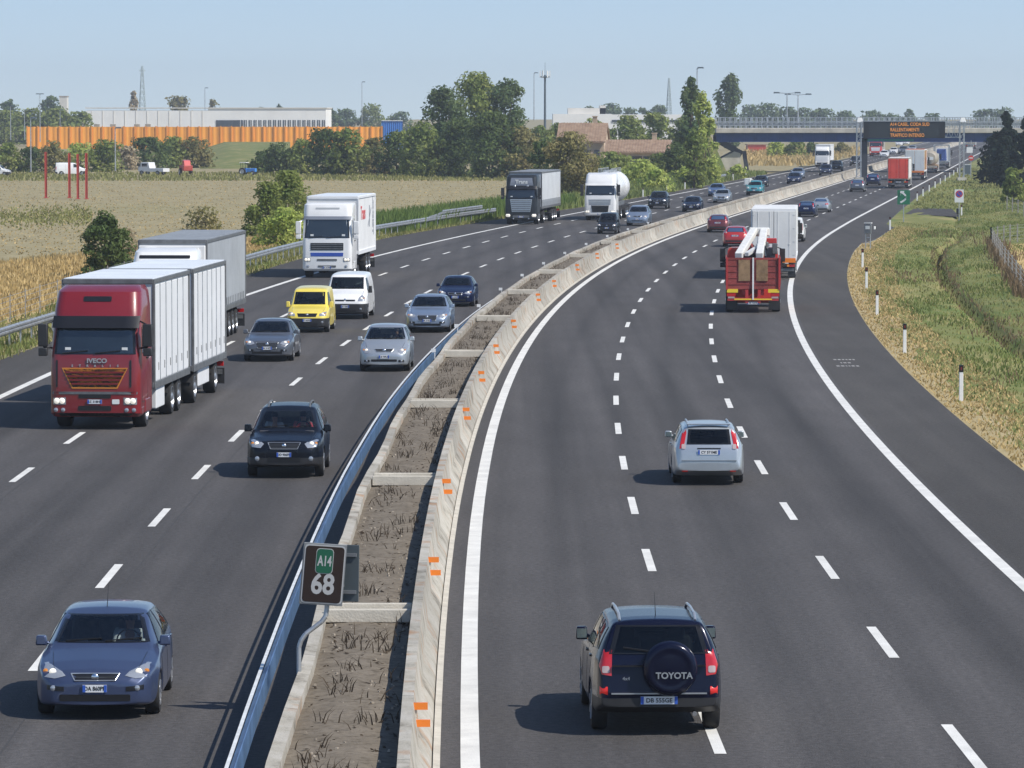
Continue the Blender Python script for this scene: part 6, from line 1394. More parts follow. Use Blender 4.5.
# dark pier of the gantry / central column
f = MB(); x = at_d(865, 113, YG).x - ox; f.box((x, .9, zb0 / 2), (.8, .7, zb0)); f.build('support_post', M['dark_girder'], t)
# sign seen on the bridge and signs by the gantry foot
YS2 = 560; x, z = XZ(971, 158, 600); t = empty('round_sign', (x, 600, 0), 0, 'red round sign below a white plate at the gantry foot', 'sign'); b = MB(); b.tube((0, .05, 0), (0, .05, 5.2), .05, .05, 6); b.build('pole', M['galvanised'], t); za = at_d(0, 158, 600).z; b = MB(); b.lathe([(0, -.03), (.36, -.03), (.36, .01), (0, .01)], (0, 0, za), 'y', 24); d = b.build('red_disc', M['reflector_red'], t); b = MB(); b.box((0, -.045, za), (.5, .02, .13)); b.build('white_bar', M['sign_white'], d); zb = at_d(0, 150, 600).z; b = MB(); b.box((-.2, 0, zb), (.85, .05, .8)); b.build('white_plate', M['sign_white'], t)
p = at(964, 175); t = empty('control_cabinet', p, 0, 'grey metal control cabinet at the foot of the right gantry column', 'cabinet'); b = MB(); b.box((.5, 0, .75), (.9, .5, 1.5)); b.build('housing', M['galvanised'], t, bevel=.03); b = MB(); b.box((.5, -.26, .78), (.75, .02, 1.25)); b.build('door', M['mast_grey'], t); b = MB(); b.box((.5, 0, 1.53), (1.0, .6, .06)); b.build('lid', M['white_post'], t)
# green arrow sign
p = at(903.5, 222); t = empty('arrow_sign', p, -heading(p.y), 'green square sign with a white curved arrow at the layby', 'sign'); b = MB(); hz = at_d(0, 190, p.y).z; s_ = 12.5 / ppm(p.y); b.tube((0, .05, 0), (0, .05, hz), .04, .04, 8); b.build('pole', M['galvanised'], t, 60); b = MB(); b.box((0, 0, hz - s_ * .58), (s_, .03, s_ * 1.15)); o = b.build('green_panel', M['sign_green'], t, bevel=.005); rr_ = MB(); cz = hz - s_ * .58
pp = [Vector((-.26 * s_ + .5 * s_ * (k * (1 - k) * 4) * .9, -.022, cz + s_ * (-.42 + .86 * k))) for k in np.linspace(0, 1, 9)]
for a, c in zip(pp[:-1], pp[1:]): rr_.bar(a, c, .012, s_ * .14)
rr_.bar(pp[-1], pp[-1] + Vector((s_ * .3, 0, 0)), .012, s_ * .12); rr_.bar(pp[-1], pp[-1] + Vector((0, 0, -s_ * .3)), .012, s_ * .12); rr_.build('white_arrow', M['sign_white'], o)
# no stopping sign
p = at(959, 221); t = empty('no_stopping_sign', p, -heading(p.y) * .5, 'white plate with a blue and red no stopping disc on the verge', 'sign'); hz = at_d(0, 189.5, p.y).z; s_ = 9 / ppm(p.y); b = MB(); b.tube((0, .05, 0), (0, .05, hz), .04, .04, 8); b.build('pole', M['galvanised'], t, 60); b = MB(); b.box((0, 0, hz - s_ * .72), (s_, .03, s_ * 1.45)); o = b.build('white_panel', M['sign_white'], t, bevel=.005)
cz = hz - s_ * .5; b = MB(); b.lathe([(0, -.006), (s_ * .4, -.006), (s_ * .4, 0), (0, 0)], (0, -.016, cz), 'y', 24); d = b.build('red_disc', M['reflector_red'], o); mat('disc_blue', (.03, .08, .38), .4); b = MB(); b.lathe([(0, -.004), (s_ * .3, -.004), (s_ * .3, 0), (0, 0)], (0, -.023, cz), 'y', 24); b.build('blue_disc', M['disc_blue'], d); b = MB(); b.bar((-s_ * .2, -.03, cz + s_ * .2), (s_ * .2, -.03, cz - s_ * .2), .01, s_ * .08); b.build('red_bar', M['reflector_red'], d)
p = at(961.5, 215.5); delineator(p, 'white delineator post behind the no stopping sign', 'delineator posts on the right verge', .95); b = MB(); q = at(958, 217); b.box((q.x, q.y, .5), (.3, .25, .5)); b.box((q.x, q.y, .12), (.08, .08, .24)); tag(b.build('marker_box', M['satin_black'], bevel=.03), 'small black box on a stub beside the no stopping sign', 'box')
# emergency call column
p = at(868, 248); t = empty('emergency_column', p, R(-20), 'grey emergency call column with a panel at the shoulder edge', 'call box'); hz = at_d(0, 223, p.y).z; b = MB()
for x in (-.16, .16): b.tube((x, 0, -.05), (x, 0, hz), .035, .035, 8)
for z in (.35, .7): b.bar((-.16, 0, z), (.16, 0, z), .04, .04)
b.build('frame', M['galvanised'], t, 60); b = MB(); b.box((0, -.02, hz - .4), (.46, .22, .62)); o = b.build('call_panel', M['sign_grey'], t, bevel=.03); b = MB(); b.box((0, -.14, hz - .3), (.3, .015, .22)); b.build('label_plate', M['white_post'], o); b = MB(); b.box((.42, .1, hz - .32), (.08, .25, .2)); b.build('side_lamp', M['white_post'], t, bevel=.02)
b = MB(); b.box((0, 0, hz + .0), (.5, .3, .05)); b.build('cover', M['white_post'], t)
# ------------------------------------------------------------------ cars
PC = {k: paint('paint_' + k, c, mt, r) for k, c, mt, r in (('blue', (.054, .074, .145), .4, .3), ('night', (.007, .009, .015), .2, .25), ('navy', (.0055, .0075, .024), .2, .2), ('silver', (.47, .50, .52), .6, .34), ('pale_blue', (.30, .36, .45), .6, .34), ('grey', (.115, .125, .145), .4, .3),
    ('yellow', (.78, .63, .10), 0, .35), ('white', (.80, .80, .79), 0, .35), ('dark_blue', (.010, .017, .055), .3, .25), ('maroon', (.15, .03, .035), .3, .3), ('red', (.42, .03, .03), .1, .3), ('teal', (.05, .30, .34), .2, .35), ('mid_blue', (.10, .16, .30), .4, .3), ('black', (.014, .015, .018), .2, .25))}
T = {}
def first(key, spec, col, label, px, py, away=False, scale=1.0, name='car', group=None, reg=None):
    S = spec(PC[col]); S['reg'] = reg or S['reg']
    r, sh = make_car(S, name, label, group); place(r, px, py, away, S['L'], scale); T[key] = (r, PC[col], S['L'], sh); return r
def again(key, col, label, px, py, away=False, scale=1.0, group=None, dh=0):
    r0, p0, L, _ = T[key]; c = copy_tree(r0); c['label'] = label
    if group: c['group'] = group
    elif 'group' in c: del c['group']
    recolour(c, p0, PC[col]); place(c, px, py, away, L, scale, dh); return c
LG, RG = 'cars coming towards the camera', 'cars driving away from the camera'
hatch = first('hatch', spec_hatch, 'blue', 'metallic blue hatchback nearest the camera in the left carriageway', 95, 721, name='hatchback', group=LG)
suv = first('suv', spec_suv, 'night', 'black off-road car with lit headlights beside the planter wall', 284, 479, name='off_road_car', group=LG)
spare = first('spare', spec_spare, 'navy', 'dark navy off-road car with a covered spare wheel on its tailgate', 655, 737, True, 1.03, name='off_road_car', group=RG); spare.rotation_euler.z += R(1.5)
wagon = first('wagon', spec_estate, 'silver', 'silver estate car with roof rails driving away in the middle lane', 709, 486, True, 1.02, name='estate_car', group=RG)
sedan = first('sedan', spec_sedan, 'grey', 'dark grey saloon between the red lorry and the silver compact car', 267, 362, name='saloon_car', group=LG)
svan = first('svan', spec_smallvan, 'yellow', 'small yellow van with a dark bumper', 307, 333, name='small_van', group=LG)
van = first('van', spec_van, 'white', 'white delivery van behind the yellow van', 345, 319.5, name='delivery_van', group=LG)
mpv = first('mpv', spec_mpv, 'silver', 'tall silver compact car in the fast lane, nearest of the three there', 384, 372, name='compact_car', group=LG)
# spare wheel of the off-road car
r, p0, L, sh = T['spare']; b = MB(); y = sh.proj('R', 0, .95)[0].y; b.lathe([(.36, y - .12), (.385, y + .02), (.385, y + .13), (.35, y + .185), (.29, y + .20), (.26, y + .188), (.2, y + .195), (0, y + .2)], (-.15, 0, .97), 'y', 32)
sw = b.build('spare_wheel_cover', PC['navy'], r, 60); text('lettering', 'TOYOTA', (-.20, y + .202, .88), .125, M['silver_trim'], sw, (R(90), 0, R(180)), .004, sx=1.0, bold=.003)
b = MB(); b.box((0, y + .035, 1.00), (1.3, .05, .02)); b.build('tailgate_seam', M['satin_black'], r); b = MB(); b.box((0, sh.proj('R', 0, .6)[0].y + .012, .615), (1.34, .03, .018)); b.build('bumper_step', M['silver_trim'], r)
text('badge_lettering', '4x4', (.46, sh.proj('R', .46, .82)[0].y + .008, .82), .07, M['silver_trim'], r, (R(90), 0, R(180)), .002)
b = MB(); b.tube((-.5, L / 2 - .1, .33), (-.5, L / 2 + .02, .33), .035, .035, 10); b.build('exhaust_pipe', M['chrome'], r, 60)
b = MB(); h0 = sh.proj('R', .12, 1.2)[0]; h1 = sh.proj('R', .5, 1.25)[0]; b.bar(h0 + Vector((0, .03, 0)), h1 + Vector((0, .03, 0)), .02, .02); b.build('rear_wiper', M['satin_black'], r)
# wagon rear bar
r, p0, L, sh = T['wagon']; h = sh.proj('T', 0, L / 2 - .55)[0]; b = MB(); b.box((0, L / 2 - .42, h.z + .03), (1.04, .24, .03)); b.build('roof_spoiler', PC['silver'], r, bevel=.012)
h2 = sh.proj('T', 0, -.62)[0]; b = MB(); b.box((0, -.62, h2.z + .035), (1.0, .16, .03)); b.build('roof_bar', M['silver_trim'], r, bevel=.01)
b = MB(); b.box((0, sh.proj('R', 0, .60)[0].y + .004, .60), (1.3, .02, .015)); b.build('bumper_seam', M['grey_frame'], r)
again('sedan', 'pale_blue', 'pale blue silver estate car behind the compact silver car', 427, 333, scale=1.02, group=LG)
again('hatch', 'dark_blue', 'dark blue hatchback rearmost of the three cars in the fast lane', 455, 307, scale=.95, group=LG)
again('svan', 'black', 'small black car overtaking right beside the white tanker', 606.5, 234, scale=.86, group=LG)
again('mpv', 'pale_blue', 'light blue people carrier hidden partly by the barrier beside the tanker', 637, 226, scale=1.02, group=LG)
again('suv', 'night', 'dark car in the slow lane first behind the white tanker', 657, 209, scale=.97, group=LG)
again('hatch', 'navy', 'dark navy car in the middle lane above the maroon car', 691, 212, scale=.95, group=LG)
again('hatch', 'mid_blue', 'blue car just behind the silver car near the teal one', 715.5, 196.5, scale=.95, group=LG)
again('sedan', 'silver', 'silver car overtaking the blue car before the bridge', 721, 203, scale=.93, group=LG)
again('hatch', 'maroon', 'dark maroon hatchback on the right carriageway next to the barrier', 717.5, 232.5, True, .92, group=RG)
again('hatch', 'red', 'red hatchback just beyond the flatbed lorry', 735, 247, True, .95, group=RG)
again('svan', 'white', 'white car half hidden by the white box lorry', 792, 242, True, .95, group=RG)
again('hatch', 'dark_blue', 'dark blue car with glowing red lights beyond the white box lorry', 806, 217, True, .93, group=RG)
again('sedan', 'silver', 'silver car right of the dark blue car with red lights', 820.5, 212.5, True, .88, group=RG)
# far cars: one mesh each
far = {k: merged(T[k][0]) for k in ('hatch', 'sedan', 'suv')}
def far_car(key, col, label, px, py, away=False, scale=1.0):
    o = bpy.data.objects.new('car', far[key]); link(o); tag(o, label, 'car', 'far cars')
    for s in o.material_slots:
        if s.material == T[key][1]: s.link = 'OBJECT'; s.material = PC[col]
    place(o, px, py, away, T[key][2], scale)
far_car('hatch', 'black', 'dark car right behind the teal van', 760, 187, scale=.95); far_car('hatch', 'dark_blue', 'dark blue car alone under the left part of the bridge', 793.5, 184); far_car('sedan', 'pale_blue', 'pale car close behind the dark blue car under the bridge', 797, 178.5)
far_car('suv', 'dark_blue', 'dark blue car in front of the far white lorry', 825, 175.5, scale=.95); far_car('suv', 'night', 'dark car right of the far white lorry', 836, 171.5); far_car('suv', 'black', 'dark car behind the left gantry column', 855, 166); far_car('sedan', 'white', 'white car right of the far red lorry', 884, 157.5); far_car('sedan', 'white', 'second white car farther back right of the far red lorry', 893.5, 154); far_car('suv', 'grey', 'grey car under the message board behind the white cars', 903, 154, scale=1.05); far_car('sedan', 'silver', 'silver car under the middle of the message board', 912, 151.5)
far_car('hatch', 'white', 'faraway white car, left one below the teal strip', 899, 146); far_car('hatch', 'white', 'faraway white car, right one below the teal strip', 906, 144.8)
far_car('hatch', 'grey', 'dark grey car left of the two cars behind the red box lorry', 857, 192, True, .97); far_car('hatch', 'dark_blue', 'dark blue car just left of the red box lorry', 872.5, 185.5, True, 1.0)
# teal van with a white box
t = empty('small_van', label='small teal van carrying a white box beside the planter wall', cat='van', group=LG); o = bpy.data.objects.new('van_body', far['suv']); link(o, t)
for s in o.material_slots:
    if s.material == T['suv'][1]: s.link = 'OBJECT'; s.material = PC['teal']
b = MB(); b.box((-.9, .6, 1.55), (.7, 2.0, .75)); b.build('load_box', M['white_paint'], t, bevel=.03); place(t, 754, 195.5, False, 4.67, .95)
# people seen through the windscreens
make_person(hatch, (.36, -.02, .66), 'driver in a white striped shirt at the wheel of the blue hatchback', M['shirt_white'], .92)
make_person(suv, (.36, -.16, .80), 'driver in red at the wheel of the black off-road car', M['shirt_red'], .92)
make_person(suv, (-.36, -.10, .80), 'passenger in a pale shirt in the black off-road car', M['shirt_white'], .9)
make_person(mpv, (.36, -.25, .74), 'driver seen through the windscreen of the silver compact car', M['trim_cloth'], .9)

# ------------------------------------------------------------------ lorries
PT = {k: paint('lorry_' + k, c, 0, .35) for k, c in (('red', (.19, .008, .012)), ('white', (.78, .78, .77)), ('black', (.022, .026, .030)), ('bright_red', (.62, .05, .04)), ('orange', (.70, .22, .06)))}
mat('grille_orange', (.62, .22, .03), .4, .2); mat('panel_white', (.70, .71, .72), .5, var=.05, vscale=.6); mat('roof_white', (.66, .70, .74), .6, var=.06, vscale=.5); mat('curtain_grey', (.34, .36, .38), .55, var=.1, vscale=.8); mat('curtain_pale', (.56, .58, .59), .55, var=.08, vscale=.7); mat('roof_grey', (.26, .28, .30), .6, var=.15)
mat('tarp_white', (.72, .72, .71), .6, var=.08, vscale=.5); mat('tarp_red', (.66, .07, .045), .6, var=.12, vscale=.5); mat('red_board', (.25, .045, .04), .75, var=.3, vscale=1.5, bump=.2); mat('ochre_board', (.27, .17, .09), .8, var=.3, vscale=3); mat('crane_white', (.70, .70, .67), .5, var=.1); mat('stripe_yellow', (.85, .60, .04), .5); mat('hub_red', (.45, .04, .04), .4); mat('tan_tank', (.42, .37, .30), .5, .2, var=.15); mat('deep_blue', (.04, .08, .26), .5); mat('letter_red', (.6, .05, .05), .5); mat('letter_grey', (.16, .18, .22), .5); mat('alloy', (.6, .61, .62), .35, .7)
def trap(z0, z1, w0, w1): return [(-w0, z0), (w0, z0), (w1, z1), (-w1, z1)]
LOR, LOA = 'lorries coming towards the camera', 'lorries driving away from the camera'
def rings(hw, zb=.36, zmid=2.05, zw=2.85, ztop=3.75, rake=.28, dome=1.0, rc=.22, yb=2.25, roofw=.93):
    return [(zb, .08, hw - .06, rc, yb), (zb + .1, .0, hw, rc, yb), (1.05, .0, hw, rc, yb), (1.5, .02, hw, rc, yb), (zmid - .05, .05, hw, rc, yb), (zw, rake, hw - .03, rc + .04, yb), (zw + .16, rake + .04, hw - .04, rc + .06, yb), (zw + (ztop - zw) * .45, rake + .18 * dome, hw * (roofw + 1) / 2, rc + .1, yb), (zw + (ztop - zw) * .86, rake + .5 * dome, hw * roofw, rc + .1, yb), (ztop, rake + .95 * dome, hw * roofw - .1, rc + .1, yb)]
# 1 red lorry with two white bodies
t = empty('box_lorry', label='dark red lorry pulling a white panelled body and a white trailer', cat='lorry', group=LOR)
C = dict(rings=rings(1.25, zmid=2.05, zw=2.84, ztop=3.92, dome=.9), paint=PT['red'], windscreen=trap(2.08, 2.80, 1.13, 1.08), visor=(2.80, 3.12, .16), plate=.78, reg='BZ 318HP', step=PT['red'],
    front=[(trap(1.14, 1.71, .63, .915), M['grille_orange'], 'grille_frame'), (trap(1.175, 1.68, .605, .875), M['satin_black'], 'grille'), (rrect(0, 1.02, 2.36, .07, .02), M['grey_frame'], 'cab_joint'), (rrect(0, .93, .9, .11, .03), M['satin_black'], 'bumper_slot'), (rrect(0, .60, .92, .13, .03), M['satin_black'], 'bumper_slot'), (rrect(.58, .78, .2, .13, .02), M['white_sticker'], 'bumper_plate'), (rrect(.99, 1.55, .05, .75, .02), M['satin_black'], 'air_slot'), (rrect(-1.05, 1.55, .05, .75, .02), M['satin_black'], 'air_slot'), (rrect(0, 3.58, .78, .14, .03), M['satin_black'], 'roof_hatch'), (rrect(0, .40, 2.3, .14, .04), M['satin_black'], 'lower_lip')],
    slats=[((1.22, 1.64, .62, .84, 4), PT['red'])], lamp=[(.80, .70), (1.16, .70), (1.16, .88), (.80, .90)], fog=[(.88, .55, .06), (1.08, .55, .06)])
sh = make_cab(t, C); y_ = sh.proj('F', 0, 1.9)[0].y
text('brand_lettering', 'IVECO', (.06, y_ - .025, 1.90), .17, M['silver_trim'], t, ext=.008, sx=1.15, bold=.006)
for i, ch in enumerate('STRALIS'): text('model_letter', ch, (-.62 + i * .21, y_ - .03, 1.765), .085, M['silver_trim'], t, ext=.006, bold=.004)
b = MB(); b.box((0, 2.31, 2.3), (2.2, .06, 3.0)); b.build('cab_rear_wall', M['grey_frame'], t)
cargo_box(t, 2.45, 9.55, 1.02, 4.05, 1.27, M['panel_white'], M['grey_frame'], 6, 'panel', M['roof_white']); undercarriage(t, .6, 9.3, [1.42, 6.4, 7.75])
cargo_box(t, 10.4, 17.9, 1.02, 4.05, 1.27, M['panel_white'], M['grey_frame'], 7, 'panel', M['roof_white'], name='trailer_box'); undercarriage(t, 10.2, 17.6, [11.2, 15.9])
b = MB(); b.bar((0, 8.8, .7), (0, 11.3, .7), .14, .12); b.build('drawbar', M['grey_frame'], t); box_rear(t, 17.9, 1.02, 4.05, 1.27, M['panel_white'], M['alloy'])
for s in (-1, 1): b = MB(); b.box((s * 1.15, 3.9, .68), (.2, 1.6, .6)); b.build('side_locker', M['panel_white'], t, bevel=.03); b = MB(); b.box((s * 1.15, 13.4, .68), (.1, 2.4, .5)); b.build('side_guard', M['panel_white'], t, bevel=.03)
b = MB(); b.box((.83, .80, 3.45), (.22, .03, .2)); b.build('roof_badge', M['satin_black'], t)
place(t, 95, 430, False, 0, 1.035, R(2.7))
# 2 grey curtain lorry behind
t = empty('curtain_lorry', label='grey curtain sided lorry with a white front hidden behind the red lorry', cat='lorry', group=LOR)
C = dict(rings=rings(1.24, ztop=3.8), paint=PT['white'], windscreen=trap(2.05, 2.8, 1.12, 1.07), visor=(2.8, 3.02, .1), plate=.7, front=[(trap(1.2, 1.8, .8, .9), M['satin_black'], 'grille'), (rrect(0, .6, 1.2, .14), M['satin_black'], 'bumper_slot'), (rrect(0, 3.5, 1.9, .12, .03), M['satin_black'], 'roof_slot')], slats=[((1.22, 1.78, .76, .86, 5), M['alloy'])], lamp=[(.85, .7), (1.16, .7), (1.16, .9), (.85, .9)])
make_cab(t, C); cargo_box(t, 3.0, 16.4, 1.15, 4.05, 1.27, M['curtain_grey'], M['grey_frame'], style='curtain', roof=M['roof_grey']); undercarriage(t, .6, 6, [1.4, 5.0]); undercarriage(t, 5.4, 16.2, [11.0, 12.3, 13.6]); box_rear(t, 16.4, 1.15, 4.05, 1.27, M['curtain_grey'], M['alloy'])
b = MB(); b.box((0, 2.85, 3.0), (2.5, .28, 1.7)); o = b.build('front_wall', M['tarp_white'], t, bevel=.03); b = MB(); b.box((0, 2.6, 3.5), (2.0, .3, .55)); b.build('cooling_unit', M['tarp_white'], t, bevel=.05); b = MB(); b.box((0, 2.44, 3.55), (1.75, .03, .1)); b.build('unit_grille', M['satin_black'], t)
place(t, 163, 352, False, 0, 1.02, R(.6))
# 3 white box lorry
t = empty('box_lorry', label='white box lorry with red lettering on its side behind the white van', cat='lorry', group=LOR)
C = dict(rings=rings(1.24, zmid=2.0, zw=2.95, ztop=3.72, dome=.45, rake=.22, roofw=.97), paint=PT['white'], windscreen=trap(1.98, 2.92, 1.12, 1.08), visor=(2.90, 3.06, .07), visor_mat=M['letter_grey'], plate=.52, mirror=PT['white'], step=PT['white'],
    front=[(trap(1.38, 1.74, .82, .82), M['satin_black'], 'grille'), (trap(1.08, 1.26, .80, .82), M['disc_blue'], 'blue_strip'), (rrect(0, .90, 1.0, .10, .02), M['grey_frame'], 'bumper_slot'), (rrect(0, .58, .9, .10, .02), M['grey_frame'], 'bumper_slot'), (rrect(0, 3.45, 1.2, .08, .02), M['curtain_grey'], 'roof_lettering_panel')],
    slats=[((1.40, 1.72, .78, .78, 3), M['grey_frame'])], lamp=[(.82, .82), (1.15, .82), (1.15, 1.0), (.82, 1.0)], fog=[(.95, .58, .07)])
make_cab(t, C); o = cargo_box(t, 2.55, 10.6, 1.12, 4.0, 1.27, M['tarp_white'], M['panel_white'], style='plain', roof=M['roof_white']); undercarriage(t, .6, 10.4, [1.4, 6.9, 8.2]); box_rear(t, 10.6, 1.12, 4.0, 1.27, M['panel_white'], M['alloy'])
text('side_lettering', 'Trans', (1.275, 4.9, 3.1), .95, M['letter_red'], t, (R(90), 0, R(90)), .003, bold=.02); text('side_logo', 'LOGIST', (1.275, 9.6, 2.95), .62, M['letter_grey'], t, (R(90), R(90), R(90)), .003, bold=.03)
b = MB(); b.box((1.274, 7.9, 2.9), (.006, .25, 1.1)); b.bar((1.275, 7.2, 2.4), (1.275, 8.7, 3.3), .006, .12); b.build('side_emblem', M['letter_grey'], t)
place(t, 327, 278, False, 0, 1.10)
# 4 black lorry with pale curtain trailer
t = empty('curtain_lorry', label='black lorry with a pale grey curtain trailer and chrome grille', cat='lorry', group=LOR)
C = dict(rings=rings(1.25, zmid=2.0, zw=2.75, ztop=3.85, dome=.5, roofw=.96), paint=PT['black'], windscreen=trap(2.02, 2.72, 1.12, 1.08), visor=(2.74, 2.98, .12), plate=.6, front=[(trap(.98, 1.95, .72, .86), M['alloy'], 'grille'), (rrect(0, .62, 1.3, .18, .03), M['grey_frame'], 'bumper_slot'), (trap(3.02, 3.62, .92, .82), M['letter_grey'], 'roof_sign')], slats=[((1.0, 1.92, .70, .82, 6), M['grey_frame'])], lamp=[(.86, .56), (1.18, .58), (1.18, .84), (.88, .84)], fog=[(.6, .45, .06)])
sh = make_cab(t, C); text('roof_lettering', 'Trans', (0, sh.proj('F', 0, 3.3)[0].y - .06, 3.3), .42, M['white_sticker'], t, bold=.01); b = MB()
for x in (-.5, .5): h = sh.proj('F', x, 2.98)[0]; b = MB(); b.lathe([(.09, -.22), (.06, -.26), (0, -.27)], tuple(h), 'y', 12); b.build('spot_lamp', M['lamp_shell'], t, 60)
cargo_box(t, 2.9, 16.3, 1.2, 4.05, 1.27, M['curtain_pale'], M['grey_frame'], style='curtain', roof=M['roof_grey']); undercarriage(t, .6, 6, [1.4, 5.0]); undercarriage(t, 5.4, 16.2, [11.0, 12.3, 13.6]); box_rear(t, 16.3, 1.2, 4.05, 1.27, M['curtain_pale'], M['alloy'])
b = MB(); b.box((1.275, 9.6, 1.55), (.05, 13.2, .6)); b.build('side_board', M['roof_grey'], t); place(t, 521, 224.5, False, 0, 1.04)
# 5 white tanker
t = empty('tank_lorry', label='white tanker lorry with a rounded silo tank', cat='lorry', group=LOR)
C = dict(rings=rings(1.24, zmid=1.95, zw=2.75, ztop=3.72, dome=1.0), paint=PT['white'], windscreen=trap(1.98, 2.72, 1.13, 1.08), visor=(2.74, 2.9, .08), visor_mat=PT['white'], plate=.5, front=[(trap(1.25, 1.70, .84, .9), M['curtain_pale'], 'upper_grille'), (trap(.66, 1.18, .62, .70), M['satin_black'], 'grille')], slats=[((1.28, 1.68, .8, .86, 3), M['alloy']), ((.7, 1.14, .6, .66, 4), M['black_plastic'])], lamp=[(.84, .58), (1.16, .6), (1.16, .8), (.86, .8)])
make_cab(t, C); b = MB(); b.lathe([(0, 2.9), (.7, 2.95), (1.1, 3.25), (1.22, 3.7), (1.22, 11.6), (1.1, 12.0), (.7, 12.3), (0, 12.4)], (0, 0, 2.5), 'y', 28)
for y in np.linspace(4, 11.4, 7): b.lathe([(1.225, y - .05), (1.25, y), (1.225, y + .05)], (0, 0, 2.5), 'y', 28)
o = b.build('tank', PT['white'], t, 40)
for y in (5, 7.7, 10.4): f = MB(); f.tube((0, y, 3.6), (0, y, 3.86), .3, .3, 14); f.build('hatch', M['alloy'], o, 40)
f = MB()
for s in (-.5, .5): f.bar((s, 3.8, 4.0), (s, 11.5, 4.0), .05, .05); [f.bar((s, y, 3.6), (s, y, 4.0), .04, .04) for y in np.linspace(3.8, 11.5, 8)]
f.build('walkway_rail', M['alloy'], o); undercarriage(t, .6, 5.5, [1.4, 4.6]); undercarriage(t, 4.6, 12, [8.6, 9.9, 11.2]); b = MB(); b.box((0, 8, 1.2), (1.6, 7, .35)); b.build('tank_cradle', M['grey_frame'], t); box_rear(t, 12.4, .85, 1.2, 1.2, M['grey_frame'], M['alloy'])
place(t, 600, 220.5, False, 0, 1.07)
# 6 flatbed with crane, seen from behind (front at y=0, tail at 8.4)
Lf = 8.4; t = empty('crane_lorry', label='red flatbed lorry with a folded white crane and dark red tailboard', cat='lorry', group=LOA)
C = dict(rings=rings(1.2, ztop=2.75, zmid=1.8, zw=2.45, dome=.4), paint=PT['bright_red'], windscreen=trap(1.82, 2.4, 1.08, 1.03), plate=.6, front=[(trap(1.2, 1.7, .8, .85), M['satin_black'], 'grille')], lamp=[(.8, .7), (1.1, .7), (1.1, .9), (.8, .9)], slats=[], visor=None)
make_cab(t, C); undercarriage(t, .6, Lf - .2, [1.4, 5.6, 6.9], M['hub_red'], r=.48)
b = MB(); b.box((0, 5.7, 1.2), (2.45, 5.3, .14)); b.build('deck', M['red_board'], t)
for s in (-1, 1):
    b = MB(); b.box((s * 1.215, 5.7, 1.85), (.06, 5.3, 1.2))
    for z in (1.5, 1.78, 2.06): b.box((s * 1.25, 5.7, z), (.02, 5.3, .04))
    b.build('side_board', M['red_board'], t)
    b = MB(); b.box((s * .63, Lf - .05, 1.78), (1.16, .06, 1.42))
    for z in (1.3, 1.58, 1.86, 2.14, 2.42): b.box((s * .63, Lf - .012, z), (1.14, .02, .035))
    o = b.build('tail_board', M['red_board'], t); f = MB(); f.box((s * .40, Lf + .005, 1.92), (.52, .03, .95)); f.build('ochre_panel', M['ochre_board'], o); f = MB(); f.box((s * 1.18, Lf, 1.78), (.08, .09, 1.46)); f.build('corner_post', M['hub_red'], t)
    f = MB(); f.box((s * .93, Lf + .0, 1.0), (.5, .05, .16)); f.build('yellow_plate', M['stripe_yellow'], t); f = MB(); f.box((s * .98, Lf - .02, .82), (.4, .08, .14)); o = f.build('tail_light', M['red_lamp'], t); f = MB(); f.box((s * .98, Lf + .025, .70), (.3, .02, .08)); f.build('reversing_lamp', M['clear_lamp'], o); f = MB(); f.box((s * .95, Lf - .5, .38), (.5, .03, .5)); f.build('mudflap', M['black_plastic'], t)
    f = MB(); f.box((s * .28, Lf - .1, .75), (.14, .2, .6)); f.build('chassis_bracket', M['hub_red'], t)
b = MB(); b.box((0, Lf + .01, 1.55), (.07, .08, 1.9)); b.build('centre_post', M['white_post'], t); b = MB(); b.box((0, Lf - .03, .62), (2.3, .1, .13)); o = b.build('underrun_bar', M['hub_red'], t); b = MB(); b.box((0, Lf + .025, .62), (1.7, .012, .06)); b.build('yellow_stripe', M['stripe_yellow'], o); plate(t, 'R', Lf - .04, .45, .52, .11, 'AK 762VR')
b = MB(); b.box((0, 2.75, 1.9), (1.0, .6, 1.3)); b.build('crane_base', M['satin_black'], t, bevel=.04); b = MB(); b.box((-.8, 4.9, 2.3), (.45, .5, 1.1)); b.box((-1.0, 5.2, 2.8), (.25, .25, .5)); b.tube((-.62, 4.8, 1.6), (-.62, 4.8, 3.1), .12, .1, 8); b.build('crane_hydraulics', M['grey_frame'], t, bevel=.03)
for x0, x1 in ((.66, -.05), (-.28, -.52)): b = MB(); b.bar((x0, 7.9, 2.55), (x1, 2.7, 3.55), .33, .3); b.build('crane_boom', M['crane_white'], t, bevel=.03)
b = MB(); b.box((-.3, 2.6, 3.5), (.95, .6, .4)); b.build('crane_head', M['crane_white'], t, bevel=.06); b = MB(); b.bar((.3, 7.6, 2.62), (-.5, 4.4, 3.0), .18, .16); b.build('crane_link', M['curtain_pale'], t); b = MB(); b.path([(-.55, 7.4, 2.5), (-.5, 6.2, 2.95), (-.62, 5.0, 2.75), (-.4, 3.6, 3.35)], .05, 6); b.build('crane_hose', M['satin_black'], t, 60); b = MB(); b.bar((-.3, 7.0, 2.6), (.3, 3.0, 3.1), .16, .14); b.build('crane_cylinder', M['red_board'], t); b = MB(); b.box((-.85, 3.2, 3.1), (.5, .4, .25)); b.build('crane_motor', M['hub_red'], t, bevel=.03)
place(t, 753, 313, True, 2 * Lf, 1.0)
